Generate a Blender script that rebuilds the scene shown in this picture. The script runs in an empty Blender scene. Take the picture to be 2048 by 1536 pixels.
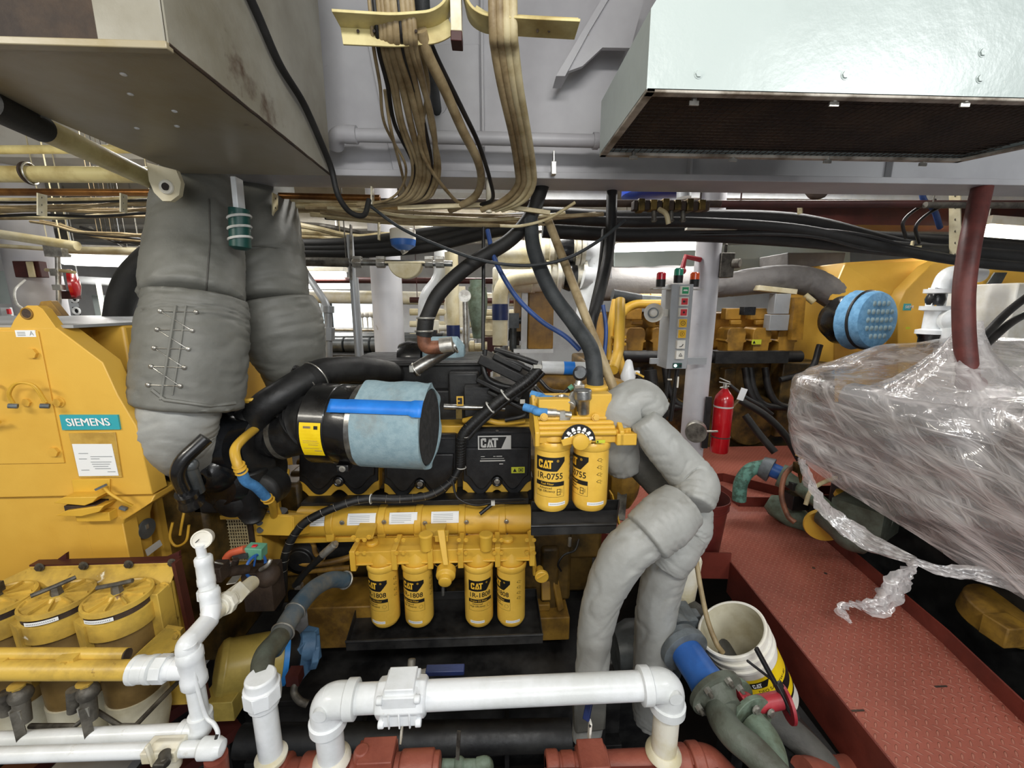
import bpy, bmesh, math, random
from math import sin, cos, pi, radians, sqrt, atan2
from mathutils import Vector, Matrix, noise
random.seed(7)
SC = bpy.context.scene
COL = SC.collection
# ---------------- camera ----------------
F = 820.0
PITCH, YAW = radians(10.9), radians(2.7)
CAM = Vector((0, 0, 1.5))
cd = bpy.data.cameras.new('camera'); cam = bpy.data.objects.new('camera', cd); COL.objects.link(cam)
cd.sensor_fit = 'HORIZONTAL'; cd.sensor_width = 36.0; cd.lens = 36.0 * F / 2048.0
cd.clip_start = .02; cd.clip_end = 60
cam.location = CAM; cam.rotation_euler = (pi / 2 - PITCH, 0, -YAW)
SC.camera = cam
# ---------------- colour management, world ----------------
vs = SC.view_settings
SC.display_settings.display_device = 'sRGB'
vs.view_transform = 'Standard'; vs.look = 'None'; vs.gamma = 1; vs.use_curve_mapping = False
vs.exposure = 0.42
wd = bpy.data.worlds.new('world'); SC.world = wd; wd.use_nodes = True
wd.node_tree.nodes['Background'].inputs[0].default_value = (.93, .95, 1, 1)
wd.node_tree.nodes['Background'].inputs[1].default_value = .16
# ---------------- room lamps outside the frame (fluorescent fixtures over the photographer, unseen ceiling lamps added beyond) ----------------
def area(name, loc, target, sx, sy, power, col=(1, .98, .95)):
    l = bpy.data.lights.new(name, 'AREA'); l.shape = 'RECTANGLE'; l.size = sx; l.size_y = sy; l.energy = power; l.color = col
    o = bpy.data.objects.new(name, l); COL.objects.link(o); o.location = loc
    o.rotation_euler = (Vector(target) - Vector(loc)).to_track_quat('-Z', 'Y').to_euler()
    return o
area('lamp_overhead_front', (0.2, -.75, 2.75), (0.1, 1.9, .2), 1.3, .25, 31)
area('lamp_overhead_left', (-2.6, -.4, 2.6), (-1.2, 1.6, .3), 1.2, .25, 26, (1, .95, .84))
area('lamp_overhead_right', (2.5, -.9, 2.9), (1.4, 2, .2), 1.2, .25, 22, (.97, 1, 1))
area('lamp_mid_left', (-1.9, 2.75, 2.55), (-1.9, 2.75, 0), 1.2, .2, 22)
area('lamp_mid_centre', (.2, 2.9, 2.7), (.2, 2.9, 0), 1.2, .2, 24)
area('lamp_mid_right', (2.2, 3.0, 2.7), (2.2, 3.0, 0), 1.2, .2, 24)
area('lamp_far_left', (-2.5, 5.2, 2.7), (-2.5, 5.2, 0), 1.2, .3, 45)
area('lamp_far_centre', (0, 6, 2.7), (0, 6, 0), 1.6, .3, 60)
area('lamp_far_right', (3, 5.4, 2.7), (3, 5.4, 0), 1.6, .3, 45)
# unseen fill added behind the camera to light the girder from the front
area('front_fill', (0.4, -3.0, 1.6), (0.2, 2, .9), 2.4, 1.8, 46, (.96, .98, 1))
# ---------------- pixel/depth helpers ----------------
_f = Vector((sin(YAW) * cos(PITCH), cos(YAW) * cos(PITCH), -sin(PITCH)))
_r = Vector((cos(YAW), -sin(YAW), 0)); _u = _r.cross(_f)
def ray(u, v): return _f + _r * ((u - 1024) / F) + _u * ((768 - v) / F)
def P(u, v, Y):
    d = ray(u, v); return CAM + d * (Y / d.y)
def PZ(u, v, Z):
    d = ray(u, v); return CAM + d * ((Z - CAM.z) / d.z)
def RP(px, u, v, Y):                       # metres spanned by px pixels there
    return px * (Y / ray(u, v).y) / F
def PL(lst): return [P(*q) for q in lst]
# ---------------- materials ----------------
MATS = {}
def lin(c):
    if isinstance(c, str):
        c = [int(c[i:i + 2], 16) / 255 for i in (0, 2, 4)]
        return tuple(x / 12.92 if x < .04045 else ((x + .055) / 1.055) ** 2.4 for x in c)
    return c
def mat(name, col, col2=None, scale=6, lo=.42, hi=.62, rough=.45, metal=0, bump=0, bscale=60, coat=0, stretch=None, spots=None, rvar=0, alpha=None):
    m = bpy.data.materials.new(name); m.use_nodes = True; nt = m.node_tree; N = nt.nodes; L = nt.links
    b = N['Principled BSDF']; tc = N.new('ShaderNodeTexCoord'); src = tc.outputs['Object']
    if stretch:
        mp = N.new('ShaderNodeMapping'); mp.inputs['Scale'].default_value = stretch; L.new(src, mp.inputs[0]); src = mp.outputs[0]
    col = lin(col); last = None
    b.inputs['Base Color'].default_value = (*col, 1)
    b.inputs['Roughness'].default_value = rough; b.inputs['Metallic'].default_value = metal
    if coat: b.inputs['Coat Weight'].default_value = coat; b.inputs['Coat Roughness'].default_value = .08
    def nz(sc, lo, hi, det=5):
        n = N.new('ShaderNodeTexNoise'); n.inputs['Scale'].default_value = sc; n.inputs['Detail'].default_value = det; n.inputs['Roughness'].default_value = .62
        L.new(src, n.inputs['Vector']); r = N.new('ShaderNodeMapRange'); r.inputs[1].default_value = lo; r.inputs[2].default_value = hi
        L.new(n.outputs['Fac'], r.inputs[0]); return r.outputs[0], n.outputs['Fac']
    def mix(a, bcol, fac):
        x = N.new('ShaderNodeMix'); x.data_type = 'RGBA'; L.new(fac, x.inputs[0])
        if isinstance(a, tuple): x.inputs[6].default_value = (*a, 1)
        else: L.new(a, x.inputs[6])
        x.inputs[7].default_value = (*bcol, 1); return x.outputs[2]
    cur = col
    if col2 is not None:
        f, _ = nz(scale, lo, hi); cur = mix(cur, lin(col2), f)
    if spots:
        for (sc_, ss, sl, sh) in spots:
            f, _ = nz(ss, sl, sh, 8); cur = mix(cur, lin(sc_), f)
    if not isinstance(cur, tuple): L.new(cur, b.inputs['Base Color'])
    if rvar:
        f, _ = nz(scale * 2.3, .35, .7); r = N.new('ShaderNodeMapRange'); r.inputs[3].default_value = rough; r.inputs[4].default_value = min(1, rough + rvar)
        L.new(f, r.inputs[0]); L.new(r.outputs[0], b.inputs['Roughness'])
    if bump:
        _, h = nz(bscale, 0, 1); bp = N.new('ShaderNodeBump'); bp.inputs['Strength'].default_value = min(1, bump); bp.inputs['Distance'].default_value = .01 * max(1, bump)
        L.new(h, bp.inputs['Height']); L.new(bp.outputs[0], b.inputs['Normal'])
    if alpha is not None: b.inputs['Alpha'].default_value = alpha
    MATS[name] = m; return m
def emis(name, col, st):
    m = bpy.data.materials.new(name); m.use_nodes = True; b = m.node_tree.nodes['Principled BSDF']
    b.inputs['Base Color'].default_value = (*col, 1); b.inputs['Emission Color'].default_value = (*col, 1); b.inputs['Emission Strength'].default_value = st
    MATS[name] = m
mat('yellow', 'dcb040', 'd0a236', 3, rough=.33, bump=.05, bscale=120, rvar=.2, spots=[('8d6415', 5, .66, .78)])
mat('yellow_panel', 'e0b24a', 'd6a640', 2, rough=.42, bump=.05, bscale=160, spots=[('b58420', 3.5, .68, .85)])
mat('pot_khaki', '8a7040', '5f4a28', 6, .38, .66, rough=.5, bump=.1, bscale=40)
mat('yellow_shaded', '6e5424', '30260f', 6, .36, .62, rough=.5, bump=.15, bscale=50)  # dark yellow with the shade of engine recesses put into the colour
mat('yellow_dirty', 'a8802f', '64491f', 6, .36, .62, rough=.45, bump=.12, bscale=50, rvar=.25)
mat('yellow_old', 'd0ad4c', '94793a', 9, .45, .72, rough=.42, bump=.12, bscale=45, spots=[('e9e2cf', 9, .67, .7), ('6d4d22', 22, .66, .72)])
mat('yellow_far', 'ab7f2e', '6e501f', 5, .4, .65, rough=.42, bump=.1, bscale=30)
mat('can_yellow', 'ecc050', 'e2b446', 9, rough=.28, coat=.3)
mat('black_gloss', '0b0b0c', '1a1a1b', 6, rough=.24, bump=.05, bscale=70, coat=.3, rvar=.15)
mat('black_satin', '121213', '242423', 8, rough=.42, bump=.1, bscale=60, rvar=.2)
mat('black_dusty', '111112', '3a3937', 5, .42, .75, rough=.38, bump=.06, bscale=50, rvar=.3)
mat('cover_black', '191a1c', '242527', 30, rough=.36, bump=.12, bscale=260)
mat('rubber', '121211', '232220', 12, .4, .75, rough=.62, bump=.15, bscale=110)
mat('rubber_grey', '24282a', '3c4042', 10, .4, .7, rough=.6, bump=.2, bscale=90)
mat('hose_blue_grey', '3d5566', '6b6d6a', 9, .42, .62, rough=.55, bump=.2, bscale=60)
mat('white_paint', 'e9ecee', 'd9dcdb', 6, rough=.32, bump=.1, bscale=45, coat=.15, spots=[('b9b4a6', 14, .66, .76)])
mat('white_aged', 'e5e1d2', 'cfc49d', 7, .42, .68, rough=.4, bump=.12, bscale=40, spots=[('a58c55', 11, .66, .8)])
mat('cream', 'd8cfb0', 'b8a878', 6, .42, .7, rough=.42, bump=.1, bscale=40)
mat('cream_yellow', 'd6c98f', 'a8935a', 6, .42, .7, rough=.45, bump=.1, bscale=40)
mat('bulk_white', 'd3d5d6', 'c4c4c6', 2, rough=.45, bump=.06, bscale=18, rvar=.15)
mat('beam_white', 'c0c0c3', 'afaeb2', 1.5, rough=.45, bump=.08, bscale=14, spots=[('8b8072', 7, .7, .8)])
mat('ceiling_white', 'cfccc4', 'aba596', 2, .4, .7, rough=.5, bump=.08, bscale=20)
mat('duct_white', 'b2bdba', 'a7b2af', 1.5, rough=.27, bump=.22, bscale=9, spots=[('a6a9a4', 16, .74, .8)])
mat('duct_edge', 'b9b2a6', '6b6052', 10, .42, .62, rough=.5, bump=.2, bscale=40)
mat('duct_grey', '9d9a8e', '7a7462', 2.2, .38, .66, rough=.42, bump=.12, bscale=22, spots=[('4d3a28', 5, .62, .72), ('bdb49a', 9, .7, .76)])
mat('duct_under', 'a8a292', '94855f', 1.6, .38, .66, rough=.36, bump=.1, bscale=16, spots=[('5a452e', 6, .68, .78)])
mat('rust_dark', '2a201b', '4a3a2c', 7, .4, .68, rough=.7, bump=.4, bscale=30)
mat('fabric', '73736d', '66665f', 5, .4, .66, rough=.55, bump=.35, bscale=11, spots=[('585650', 4, .62, .8)])
mat('fabric_light', 'a0a19d', '90908b', 5, .4, .66, rough=.5, bump=.35, bscale=11, spots=[('77736a', 5, .64, .82)])
mat('fabric_dark', '4a4945', '5b5953', 6, rough=.7, bump=.5, bscale=25)
mat('fabric_far', '6f6c6a', '5c5957', 4, rough=.62, bump=.5, bscale=10)
mat('bind_white', 'dcdcd6', 'b5b5ae', 12, rough=.5, bump=.3, bscale=60)
mat('steel', 'a9a9a6', '7e7c77', 14, rough=.3, metal=.9, bump=.08, bscale=60)
mat('zinc', 'c4c2ba', '96928a', 20, rough=.34, metal=.75)
mat('steel_dirty', '6f6b62', '3c3833', 16, .4, .65, rough=.5, metal=.5, bump=.2, bscale=50)
mat('copper', '9a6a38', '6b4526', 6, rough=.3, metal=.8, bump=.05)
mat('copper_rust', '8a5a42', '5c3c2d', 14, rough=.55, metal=.3, bump=.2, bscale=40)
mat('brass', '7a6535', '453a20', 14, rough=.4, metal=.7)
mat('cable_tan', 'aa9874', '74603f', 9, .38, .66, rough=.5, bump=.15, bscale=70)
mat('cable_cream', 'ccbf98', '9a865a', 9, .4, .7, rough=.5, bump=.1, bscale=60)
mat('cable_black', '100f0f', '242220', 9, rough=.42, bump=.1, bscale=60)
mat('blue_hose', '2c4a86', '243c6b', 9, rough=.5)
mat('blue_sleeve', '4f8fc8', '3f79b0', 30, rough=.75, bump=.25, bscale=200)
mat('blue_foam', '96aeb6', '86a0aa', 34, .4, .62, rough=.95, bump=.35, bscale=260, spots=[('8a8d88', 5, .55, .78)])
mat('blue_foam_far', '74a8cf', '5f93bc', 20, rough=.85, bump=.5, bscale=60)
mat('blue_tape', '2a86e8', '2379d8', 8, rough=.45, bump=.1, bscale=30)
mat('filter_dark', '2a2b2c', '3a3b3c', 40, rough=.8, bump=.3, bscale=80)
mat('red_deck', '9b5647', '884a3c', 3, .4, .68, rough=.42)
mat('red_edge', '6d2f25', '5b261e', 5, rough=.42, bump=.1, bscale=40)
mat('red_pipe', '93503f', '7c3e31', 8, .4, .66, rough=.5, bump=.25, bscale=35)
mat('red_hose', '6b3530', '502724', 8, rough=.5, bump=.15, bscale=60)
mat('red_gloss', 'c01722', 'a8121b', 5, rough=.22, coat=.5)
mat('red_paint', 'a8323a', '8d2730', 8, rough=.4, bump=.15, bscale=40)
mat('bronze_green', '6f8070', '525a48', 14, .38, .62, rough=.6, bump=.3, bscale=50, spots=[('a89f7c', 7, .69, .72)])
mat('bronze_dirty', '5c6257', '46463b', 10, .38, .62, rough=.55, bump=.3, bscale=45, spots=[('b5a77c', 5, .7, .73)])
mat('patina', '5f8f80', '3f5f52', 30, .42, .58, rough=.65, bump=.3, bscale=60, spots=[('6a3a34', 12, .68, .72)])
mat('blue_paint', '3267b4', '2c5aa0', 8, rough=.4, bump=.1, bscale=60)
mat('grey_cast', '6b7276', '595e60', 16, rough=.5, metal=.2, bump=.2, bscale=60)
mat('motor_gold', 'b09a4e', '94823f', 8, rough=.36, bump=.06)
mat('pump_blue', '5e84a6', '4b6c8c', 10, rough=.5, bump=.2, bscale=50)
mat('blue_ring', '2f86d2', '2a78bf', 10, rough=.4)
mat('glow_green', '6fae93', '63a085', 10, rough=.5)
mat('orange', 'd96a4a', 'c65a3c', 10, rough=.45)
mat('plastic_white', 'eceae2', 'ddd8c8', 6, rough=.45)
mat('bucket_inside', 'cfcab4', 'b3a98a', 8, .42, .7, rough=.55)
mat('paper', 'eceeee', rough=.6); mat('paper_print', '8d9294', rough=.6)
mat('pouch', 'c8a24a', 'b38e3d', 14, rough=.2, coat=.6, bump=.3, bscale=24)
mat('ink', '141414', rough=.5); mat('ink_yellow', 'f0bd3a', rough=.4); mat('white_print', 'f2f2f0', rough=.45)
mat('teal', '3aa5b0', rough=.4); mat('label_yellow', 'f6d51c', 'eec912', 12, rough=.4); mat('label_lime', 'c9cf3a', rough=.4)
mat('silver_plate', 'cfcfcb', rough=.3, metal=.1)
mat('grey_box', 'a5a8aa', '9a9d9f', 4, rough=.4, metal=.2)
mat('dark_green', '12463f', rough=.4); mat('navy', '1d2c5c', '17244b', 9, rough=.45, bump=.1)
mat('blue_barrel', '1c3c9a', '183384', 4, rough=.35)
mat('lens_red', 'd01c30', rough=.15, coat=.6); mat('lens_green', '2f9c7a', rough=.15, coat=.6); mat('lens_orange', 'e8581c', rough=.15, coat=.6)
mat('sig_green', '1f9c62', rough=.4); mat('sig_red', 'd8343c', rough=.4); mat('sig_amber', 'e7b41e', rough=.4)
mat('hull_dark', '15120f', '2a211a', 4, .4, .7, rough=.6, bump=.2, bscale=12)
mat('maroon', '4a1f1a', '3a1714', 5, rough=.5)
mat('bucket_red', '5d211c', '4b1a16', 5, rough=.4)
mat('machine_grey', '55595a', '3c3f40', 8, rough=.4, metal=.3, bump=.15, bscale=40)
mat('shield_black', '1d1f22', '2b2d31', 5, rough=.2, metal=.55, bump=.06, bscale=30)
emis('tube_glow', (1, .99, .94), 4.5)
emis('lamp_on', (.8, 1, .9), 4)
def deck_mat():
    m = MATS['red_deck']; nt = m.node_tree; N = nt.nodes; L = nt.links; b = N['Principled BSDF']
    tc = N.new('ShaderNodeTexCoord'); sp = N.new('ShaderNodeSeparateXYZ'); mp = N.new('ShaderNodeMapping')
    mp.inputs['Scale'].default_value = (1 / .0275,) * 3; mp.inputs['Rotation'].default_value = (0, 0, .785)
    L.new(tc.outputs['Object'], mp.inputs[0]); L.new(mp.outputs[0], sp.inputs[0])
    def mth(op, a, b_=None, c=None):
        n = N.new('ShaderNodeMath'); n.operation = op
        for i, q in enumerate((a, b_, c)):
            if q is None: continue
            if isinstance(q, (int, float)): n.inputs[i].default_value = q
            else: L.new(q, n.inputs[i])
        return n.outputs[0]
    x, y = sp.outputs[0], sp.outputs[1]
    fx = mth('SUBTRACT', mth('FRACT', x), .5); fy = mth('SUBTRACT', mth('FRACT', y), .5)
    par = mth('ABSOLUTE', mth('MODULO', mth('ADD', mth('FLOOR', x), mth('FLOOR', y)), 2))
    def sw(a, b_): return mth('ADD', mth('MULTIPLY', a, par), mth('MULTIPLY', b_, mth('SUBTRACT', 1, par)))
    A = sw(fx, fy); B = sw(fy, fx)
    d = mth('SQRT', mth('ADD', mth('POWER', mth('MULTIPLY', mth('ABSOLUTE', A), 1.0), 2), mth('POWER', mth('MULTIPLY', mth('ABSOLUTE', B), 3.3), 2)))
    r = N.new('ShaderNodeMapRange'); r.inputs[1].default_value = .5; r.inputs[2].default_value = .34; L.new(d, r.inputs[0])
    bp = N.new('ShaderNodeBump'); bp.inputs['Strength'].default_value = .8; bp.inputs['Distance'].default_value = .004
    L.new(r.outputs[0], bp.inputs['Height']); L.new(bp.outputs[0], b.inputs['Normal'])
    # worn, paler paint on the raised lozenges
    old = b.inputs['Base Color'].links[0].from_socket
    mx = N.new('ShaderNodeMix'); mx.data_type = 'RGBA'; L.new(mth('MULTIPLY', r.outputs[0], .35), mx.inputs[0]); L.new(old, mx.inputs[6])
    mx.inputs[7].default_value = (*lin('c08a76'), 1); L.new(mx.outputs[2], b.inputs['Base Color'])
deck_mat()
def wrap_mat(name, dens):
    # stretch film: taut streaks running along the pull of the film, partly clear, glossy folds
    m = bpy.data.materials.new(name); m.use_nodes = True; nt = m.node_tree; N = nt.nodes; L = nt.links
    b = N['Principled BSDF']; out = N['Material Output']; tc = N.new('ShaderNodeTexCoord')
    def mth(op, a, b_=None, c=None):
        n = N.new('ShaderNodeMath'); n.operation = op
        for i, q in enumerate((a, b_, c)):
            if q is None: continue
            if isinstance(q, (int, float)): n.inputs[i].default_value = q
            else: L.new(q, n.inputs[i])
        return n.outputs[0]
    def lay(d, sl, sw, off, det=4):
        d = Vector(d).normalized(); n1 = d.cross(Vector((1, .4, .2))).normalized(); n2 = d.cross(n1); c = N.new('ShaderNodeCombineXYZ')
        for i, (v, k) in enumerate(((d, sl), (n1, sw), (n2, sw * .35))):
            q = N.new('ShaderNodeVectorMath'); q.operation = 'DOT_PRODUCT'; L.new(tc.outputs['Object'], q.inputs[0]); q.inputs[1].default_value = v * k; L.new(mth('ADD', q.outputs['Value'], off), c.inputs[i])
        n = N.new('ShaderNodeTexNoise'); n.inputs['Scale'].default_value = 1; n.inputs['Detail'].default_value = det; n.inputs['Roughness'].default_value = .6; n.inputs['Distortion'].default_value = .35
        L.new(c.outputs[0], n.inputs[0]); return n.outputs['Fac']
    A = lay((.4, -.9, -.62), .9, 26, 0, 3); B = lay((.5, -.85, -.1), 1.1, 34, 7, 3); C = lay((.1, -.5, -.9), 1.2, 22, 3, 3); D = lay((1, 0, 0), 5, 5, 9, 5)
    st = mth('MAXIMUM', mth('MAXIMUM', A, B), mth('SUBTRACT', C, .03))
    r = N.new('ShaderNodeMapRange'); r.inputs[1].default_value = .5; r.inputs[2].default_value = .8; r.inputs[3].default_value = dens[0]; r.inputs[4].default_value = dens[1]
    L.new(mth('ADD', st, mth('MULTIPLY', mth('SUBTRACT', D, .5), .35)), r.inputs[0])
    b.inputs['Base Color'].default_value = (*lin('f0eae8'), 1); b.inputs['Roughness'].default_value = .25; b.inputs['Specular IOR Level'].default_value = .9
    b.inputs['Coat Weight'].default_value = .8; b.inputs['Coat Roughness'].default_value = .07
    bp = N.new('ShaderNodeBump'); bp.inputs['Strength'].default_value = .9; bp.inputs['Distance'].default_value = .012
    L.new(mth('ADD', st, mth('MULTIPLY', D, .8)), bp.inputs['Height']); L.new(bp.outputs[0], b.inputs['Normal']); L.new(bp.outputs[0], b.inputs['Coat Normal'])
    gl = N.new('ShaderNodeBsdfGlossy'); gl.inputs['Roughness'].default_value = .09; L.new(bp.outputs[0], gl.inputs['Normal'])
    tr = N.new('ShaderNodeBsdfTransparent'); mg = N.new('ShaderNodeMixShader'); mg.inputs[0].default_value = .16
    L.new(tr.outputs[0], mg.inputs[1]); L.new(gl.outputs[0], mg.inputs[2])
    ms = N.new('ShaderNodeMixShader'); L.new(r.outputs[0], ms.inputs[0]); L.new(mg.outputs[0], ms.inputs[1]); L.new(b.outputs[0], ms.inputs[2])
    L.new(ms.outputs[0], out.inputs[0]); MATS[name] = m
wrap_mat('film', (.28, .92)); wrap_mat('film_scrap', (.35, .95))
# ---------------- mesh builder ----------------
WHOLE = {'printed_label', 'printed_data', 'printed_sheet', 'mesh_grille', 'mesh_screen', 'lacing_wire', 'data_plate', 'data_label', 'instruction_label', 'name_plate', 'nameplate', 'warning_label', 'selector_dial', 'symbol_lamp', 'label_plate', 'wiring_conduit', 'lace_flap', 'service_sticker', 'data_strip', 'foam_wrap', 'tape', 'tag_bracket', 'sticker', 'push_buttons', 'dial'}
def basis(d):
    d = Vector(d).normalized(); a = Vector((0, 0, 1)) if abs(d.z) < .95 else Vector((1, 0, 0))
    x = a.cross(d).normalized(); return x, d.cross(x), d
def catmull(pts, n):
    pts = [Vector(p) for p in pts]
    if len(pts) < 3: return pts
    q = [2 * pts[0] - pts[1]] + pts + [2 * pts[-1] - pts[-2]]; out = []
    for i in range(1, len(q) - 2):
        a, b, c, d = q[i - 1:i + 3]
        for k in range(n):
            t = k / n
            out.append(.5 * ((2 * b) + (c - a) * t + (2 * a - 5 * b + 4 * c - d) * t * t + (3 * b - a - 3 * c + d) * t ** 3))
    out.append(pts[-1]); return out
def fillet(pts, r, n=6):
    pts = [Vector(p) for p in pts]; out = [pts[0]]
    for i in range(1, len(pts) - 1):
        a, b, c = pts[i - 1:i + 2]; d1 = (a - b); d2 = (c - b); k = min(r, d1.length * .48, d2.length * .48)
        p = b + d1.normalized() * k; q = b + d2.normalized() * k
        for j in range(n + 1):
            t = j / n; out.append(p * (1 - t) ** 2 + 2 * b * t * (1 - t) + q * t * t)
    out.append(pts[-1]); return out
class M:
    def __init__(s, m='yellow'): s.bm = bmesh.new(); s.names = []; s.i = 0; s.m(m)
    def m(s, name):
        if name not in s.names: s.names.append(name)
        s.i = s.names.index(name); return s
    def face(s, vs):
        try: f = s.bm.faces.new(vs); f.material_index = s.i; f.smooth = True; return f
        except ValueError: return None
    def poly(s, pts): return s.face([s.bm.verts.new(p) for p in pts])
    def loft(s, rings, cap=True, close=False):
        R = [[s.bm.verts.new(p) for p in r] for r in rings]; n = len(R[0])
        for a, b in zip(R, R[1:] + ([R[0]] if close else [])):
            for i in range(n): s.face([a[i], a[(i + 1) % n], b[(i + 1) % n], b[i]])
        if cap and not close: s.face(R[0][::-1]); s.face(R[-1])
        return s
    def tube(s, pts, r, seg=12, cap=True, fr=None):
        pts = [Vector(p) for p in pts]; n = len(pts); x = None; rings = []
        for i, p in enumerate(pts):
            d = (pts[min(i + 1, n - 1)] - pts[max(i - 1, 0)])
            if d.length < 1e-7: d = Vector((0, 0, 1))
            d.normalize()
            if x is None: x = basis(d)[0]
            else: x = (x - d * x.dot(d)); x = x.normalized() if x.length > 1e-6 else basis(d)[0]
            y = d.cross(x); rr = r(i / (n - 1)) if callable(r) else (r[i] if isinstance(r, (list, tuple)) else r)
            ring = []
            for k in range(seg):
                a = 2 * pi * k / seg; q = rr if fr is None else rr * fr(i / (n - 1), a, p)
                ring.append(p + (x * cos(a) + y * sin(a)) * q)
            rings.append(ring)
        return s.loft(rings, cap)
    def hose(s, pts, r, seg=10, n=8, **k): return s.tube(catmull(pts, n), r, seg, **k)
    def pipe(s, pts, r, bend=.06, seg=16, n=6): return s.tube(fillet(pts, bend, n), r, seg)
    def cyl(s, a, b, r, r2=None, seg=24):
        a = Vector(a); b = Vector(b); x, y, d = basis(b - a); r2 = r if r2 is None else r2
        return s.loft([[p + (x * cos(2 * pi * k / seg) + y * sin(2 * pi * k / seg)) * q for k in range(seg)] for p, q in ((a, r), (b, r2))])
    def lathe(s, o, ax, prof, seg=32, cap=True, sq=1, xr=None):
        o = Vector(o); x, y, d = basis(ax)
        if xr: x = (Vector(xr) - d * Vector(xr).dot(d)).normalized(); y = d.cross(x)
        return s.loft([[o + d * t + (x * cos(2 * pi * k / seg) + y * sin(2 * pi * k / seg) * sq) * r for k in range(seg)] for t, r in prof], cap)
    def bx(s, c, sz, rot=None):
        c = Vector(c); v = []
        for k in range(8):
            p = Vector(((k & 1) - .5, ((k >> 1) & 1) - .5, ((k >> 2) & 1) - .5)); p = Vector((p.x * sz[0], p.y * sz[1], p.z * sz[2]))
            if rot is not None: p = rot @ p
            v.append(s.bm.verts.new(c + p))
        for q in ((0, 2, 3, 1), (4, 5, 7, 6), (0, 1, 5, 4), (2, 6, 7, 3), (0, 4, 6, 2), (1, 3, 7, 5)): s.face([v[i] for i in q])
        return s
    def bb(s, lo, hi): lo = Vector(lo); hi = Vector(hi); return s.bx((lo + hi) / 2, [abs(q) for q in (hi - lo)])
    def beam(s, a, b, w, h, up=(0, 0, 1)):            # box bar between two points
        a = Vector(a); b = Vector(b); d = (b - a); up = Vector(up); x = d.cross(up)
        if x.length < 1e-5: x = Vector((1, 0, 0))
        x.normalize(); y = x.cross(d.normalized())
        return s.loft([[p + x * (i * w / 2) + y * (j * h / 2) for i, j in ((-1, -1), (1, -1), (1, 1), (-1, 1))] for p in (a, b)])
    def prism(s, pts, vec):
        vec = Vector(vec); A = [s.bm.verts.new(Vector(p)) for p in pts]; B = [s.bm.verts.new(Vector(p) + vec) for p in pts]
        s.face(A[::-1]); s.face(B); n = len(A)
        for i in range(n): s.face([A[i], A[(i + 1) % n], B[(i + 1) % n], B[i]])
        return s
    def ball(s, c, r, sc=(1, 1, 1), seg=16, ri=10):
        c = Vector(c); rings = []
        for j in range(1, ri):
            a = pi * j / ri; rings.append([c + Vector((sin(a) * cos(2 * pi * k / seg) * sc[0], sin(a) * sin(2 * pi * k / seg) * sc[1], cos(a) * sc[2])) * r for k in range(seg)])
        return s.loft(rings)
    def torus(s, c, ax, R, r, seg=28, rs=8, a0=0, a1=2 * pi):
        x, y, d = basis(ax); c = Vector(c); full = abs(a1 - a0 - 2 * pi) < 1e-6; n = seg if full else seg + 1; rings = []
        for i in range(n):
            a = a0 + (a1 - a0) * i / seg; e = x * cos(a) + y * sin(a)
            rings.append([c + e * (R + r * cos(2 * pi * k / rs)) + d * (r * sin(2 * pi * k / rs)) for k in range(rs)])
        return s.loft(rings, not full, full)
    def bolt(s, p, ax, r, h=None):
        h = h or r * .8; p = Vector(p); d = Vector(ax).normalized()
        s.cyl(p, p + d * h * .25, r * 1.35, seg=14); return s.cyl(p + d * h * .2, p + d * h, r, seg=6)
    def grid(s, fn, nu, nv):
        V = [[s.bm.verts.new(fn(i / nu, j / nv)) for j in range(nv + 1)] for i in range(nu + 1)]
        for i in range(nu):
            for j in range(nv): s.face([V[i][j], V[i + 1][j], V[i + 1][j + 1], V[i][j + 1]])
        return s
    def text(s, body, size, fn, sx=1, align='CENTER', bold=0):
        vs_, fs = glyphs(body, size, sx, align, bold)
        V = [s.bm.verts.new(fn(x, y)) for x, y in vs_]
        for f in fs: s.face([V[i] for i in f])
        return s
    def clusters(s):
        vs = list(s.bm.verts); s.bm.verts.index_update(); par = list(range(len(vs)))
        def fd(a):
            while par[a] != a: par[a] = par[par[a]]; a = par[a]
            return a
        for e in s.bm.edges:
            a, b = fd(e.verts[0].index), fd(e.verts[1].index)
            if a != b: par[a] = b
        isl = {}
        for v in vs: isl.setdefault(fd(v.index), []).append(v)
        bb = [[list(map(min, *[v.co for v in g])) if len(g) > 1 else list(g[0].co), list(map(max, *[v.co for v in g])) if len(g) > 1 else list(g[0].co), g] for g in isl.values()]
        if len(bb) > 400: return None
        par2 = list(range(len(bb)))
        def f2(a):
            while par2[a] != a: a = par2[a]
            return a
        t = .004
        for i in range(len(bb)):
            for j in range(i):
                if all(bb[i][0][k] - t <= bb[j][1][k] and bb[j][0][k] - t <= bb[i][1][k] for k in range(3)):
                    a, b = f2(i), f2(j)
                    if a != b: par2[a] = b
        out = {}
        for i in range(len(bb)): out.setdefault(f2(i), []).extend(bb[i][2])
        return list(out.values()) if len(out) > 1 else None
    def build(s, name, parent=None, label=None, bevel=0, sharp=38, bseg=2, solid=0):
        if parent is not None and name not in WHOLE and sharp < 100:
            cl = s.clusters()
            if cl:
                first = None
                for g in cl:
                    q = M.__new__(M); q.names = list(s.names); q.i = 0; q.bm = bmesh.new(); mp = {}
                    for v in g: mp[v] = q.bm.verts.new(v.co)
                    for f in s.bm.faces:
                        if f.verts[0] in mp:
                            try: nf = q.bm.faces.new([mp[v] for v in f.verts]); nf.material_index = f.material_index; nf.smooth = True
                            except ValueError: pass
                    o = q._build(name, parent, label, bevel, sharp, bseg, solid); first = first or o
                s.bm.free(); return first
        return s._build(name, parent, label, bevel, sharp, bseg, solid)
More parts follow.
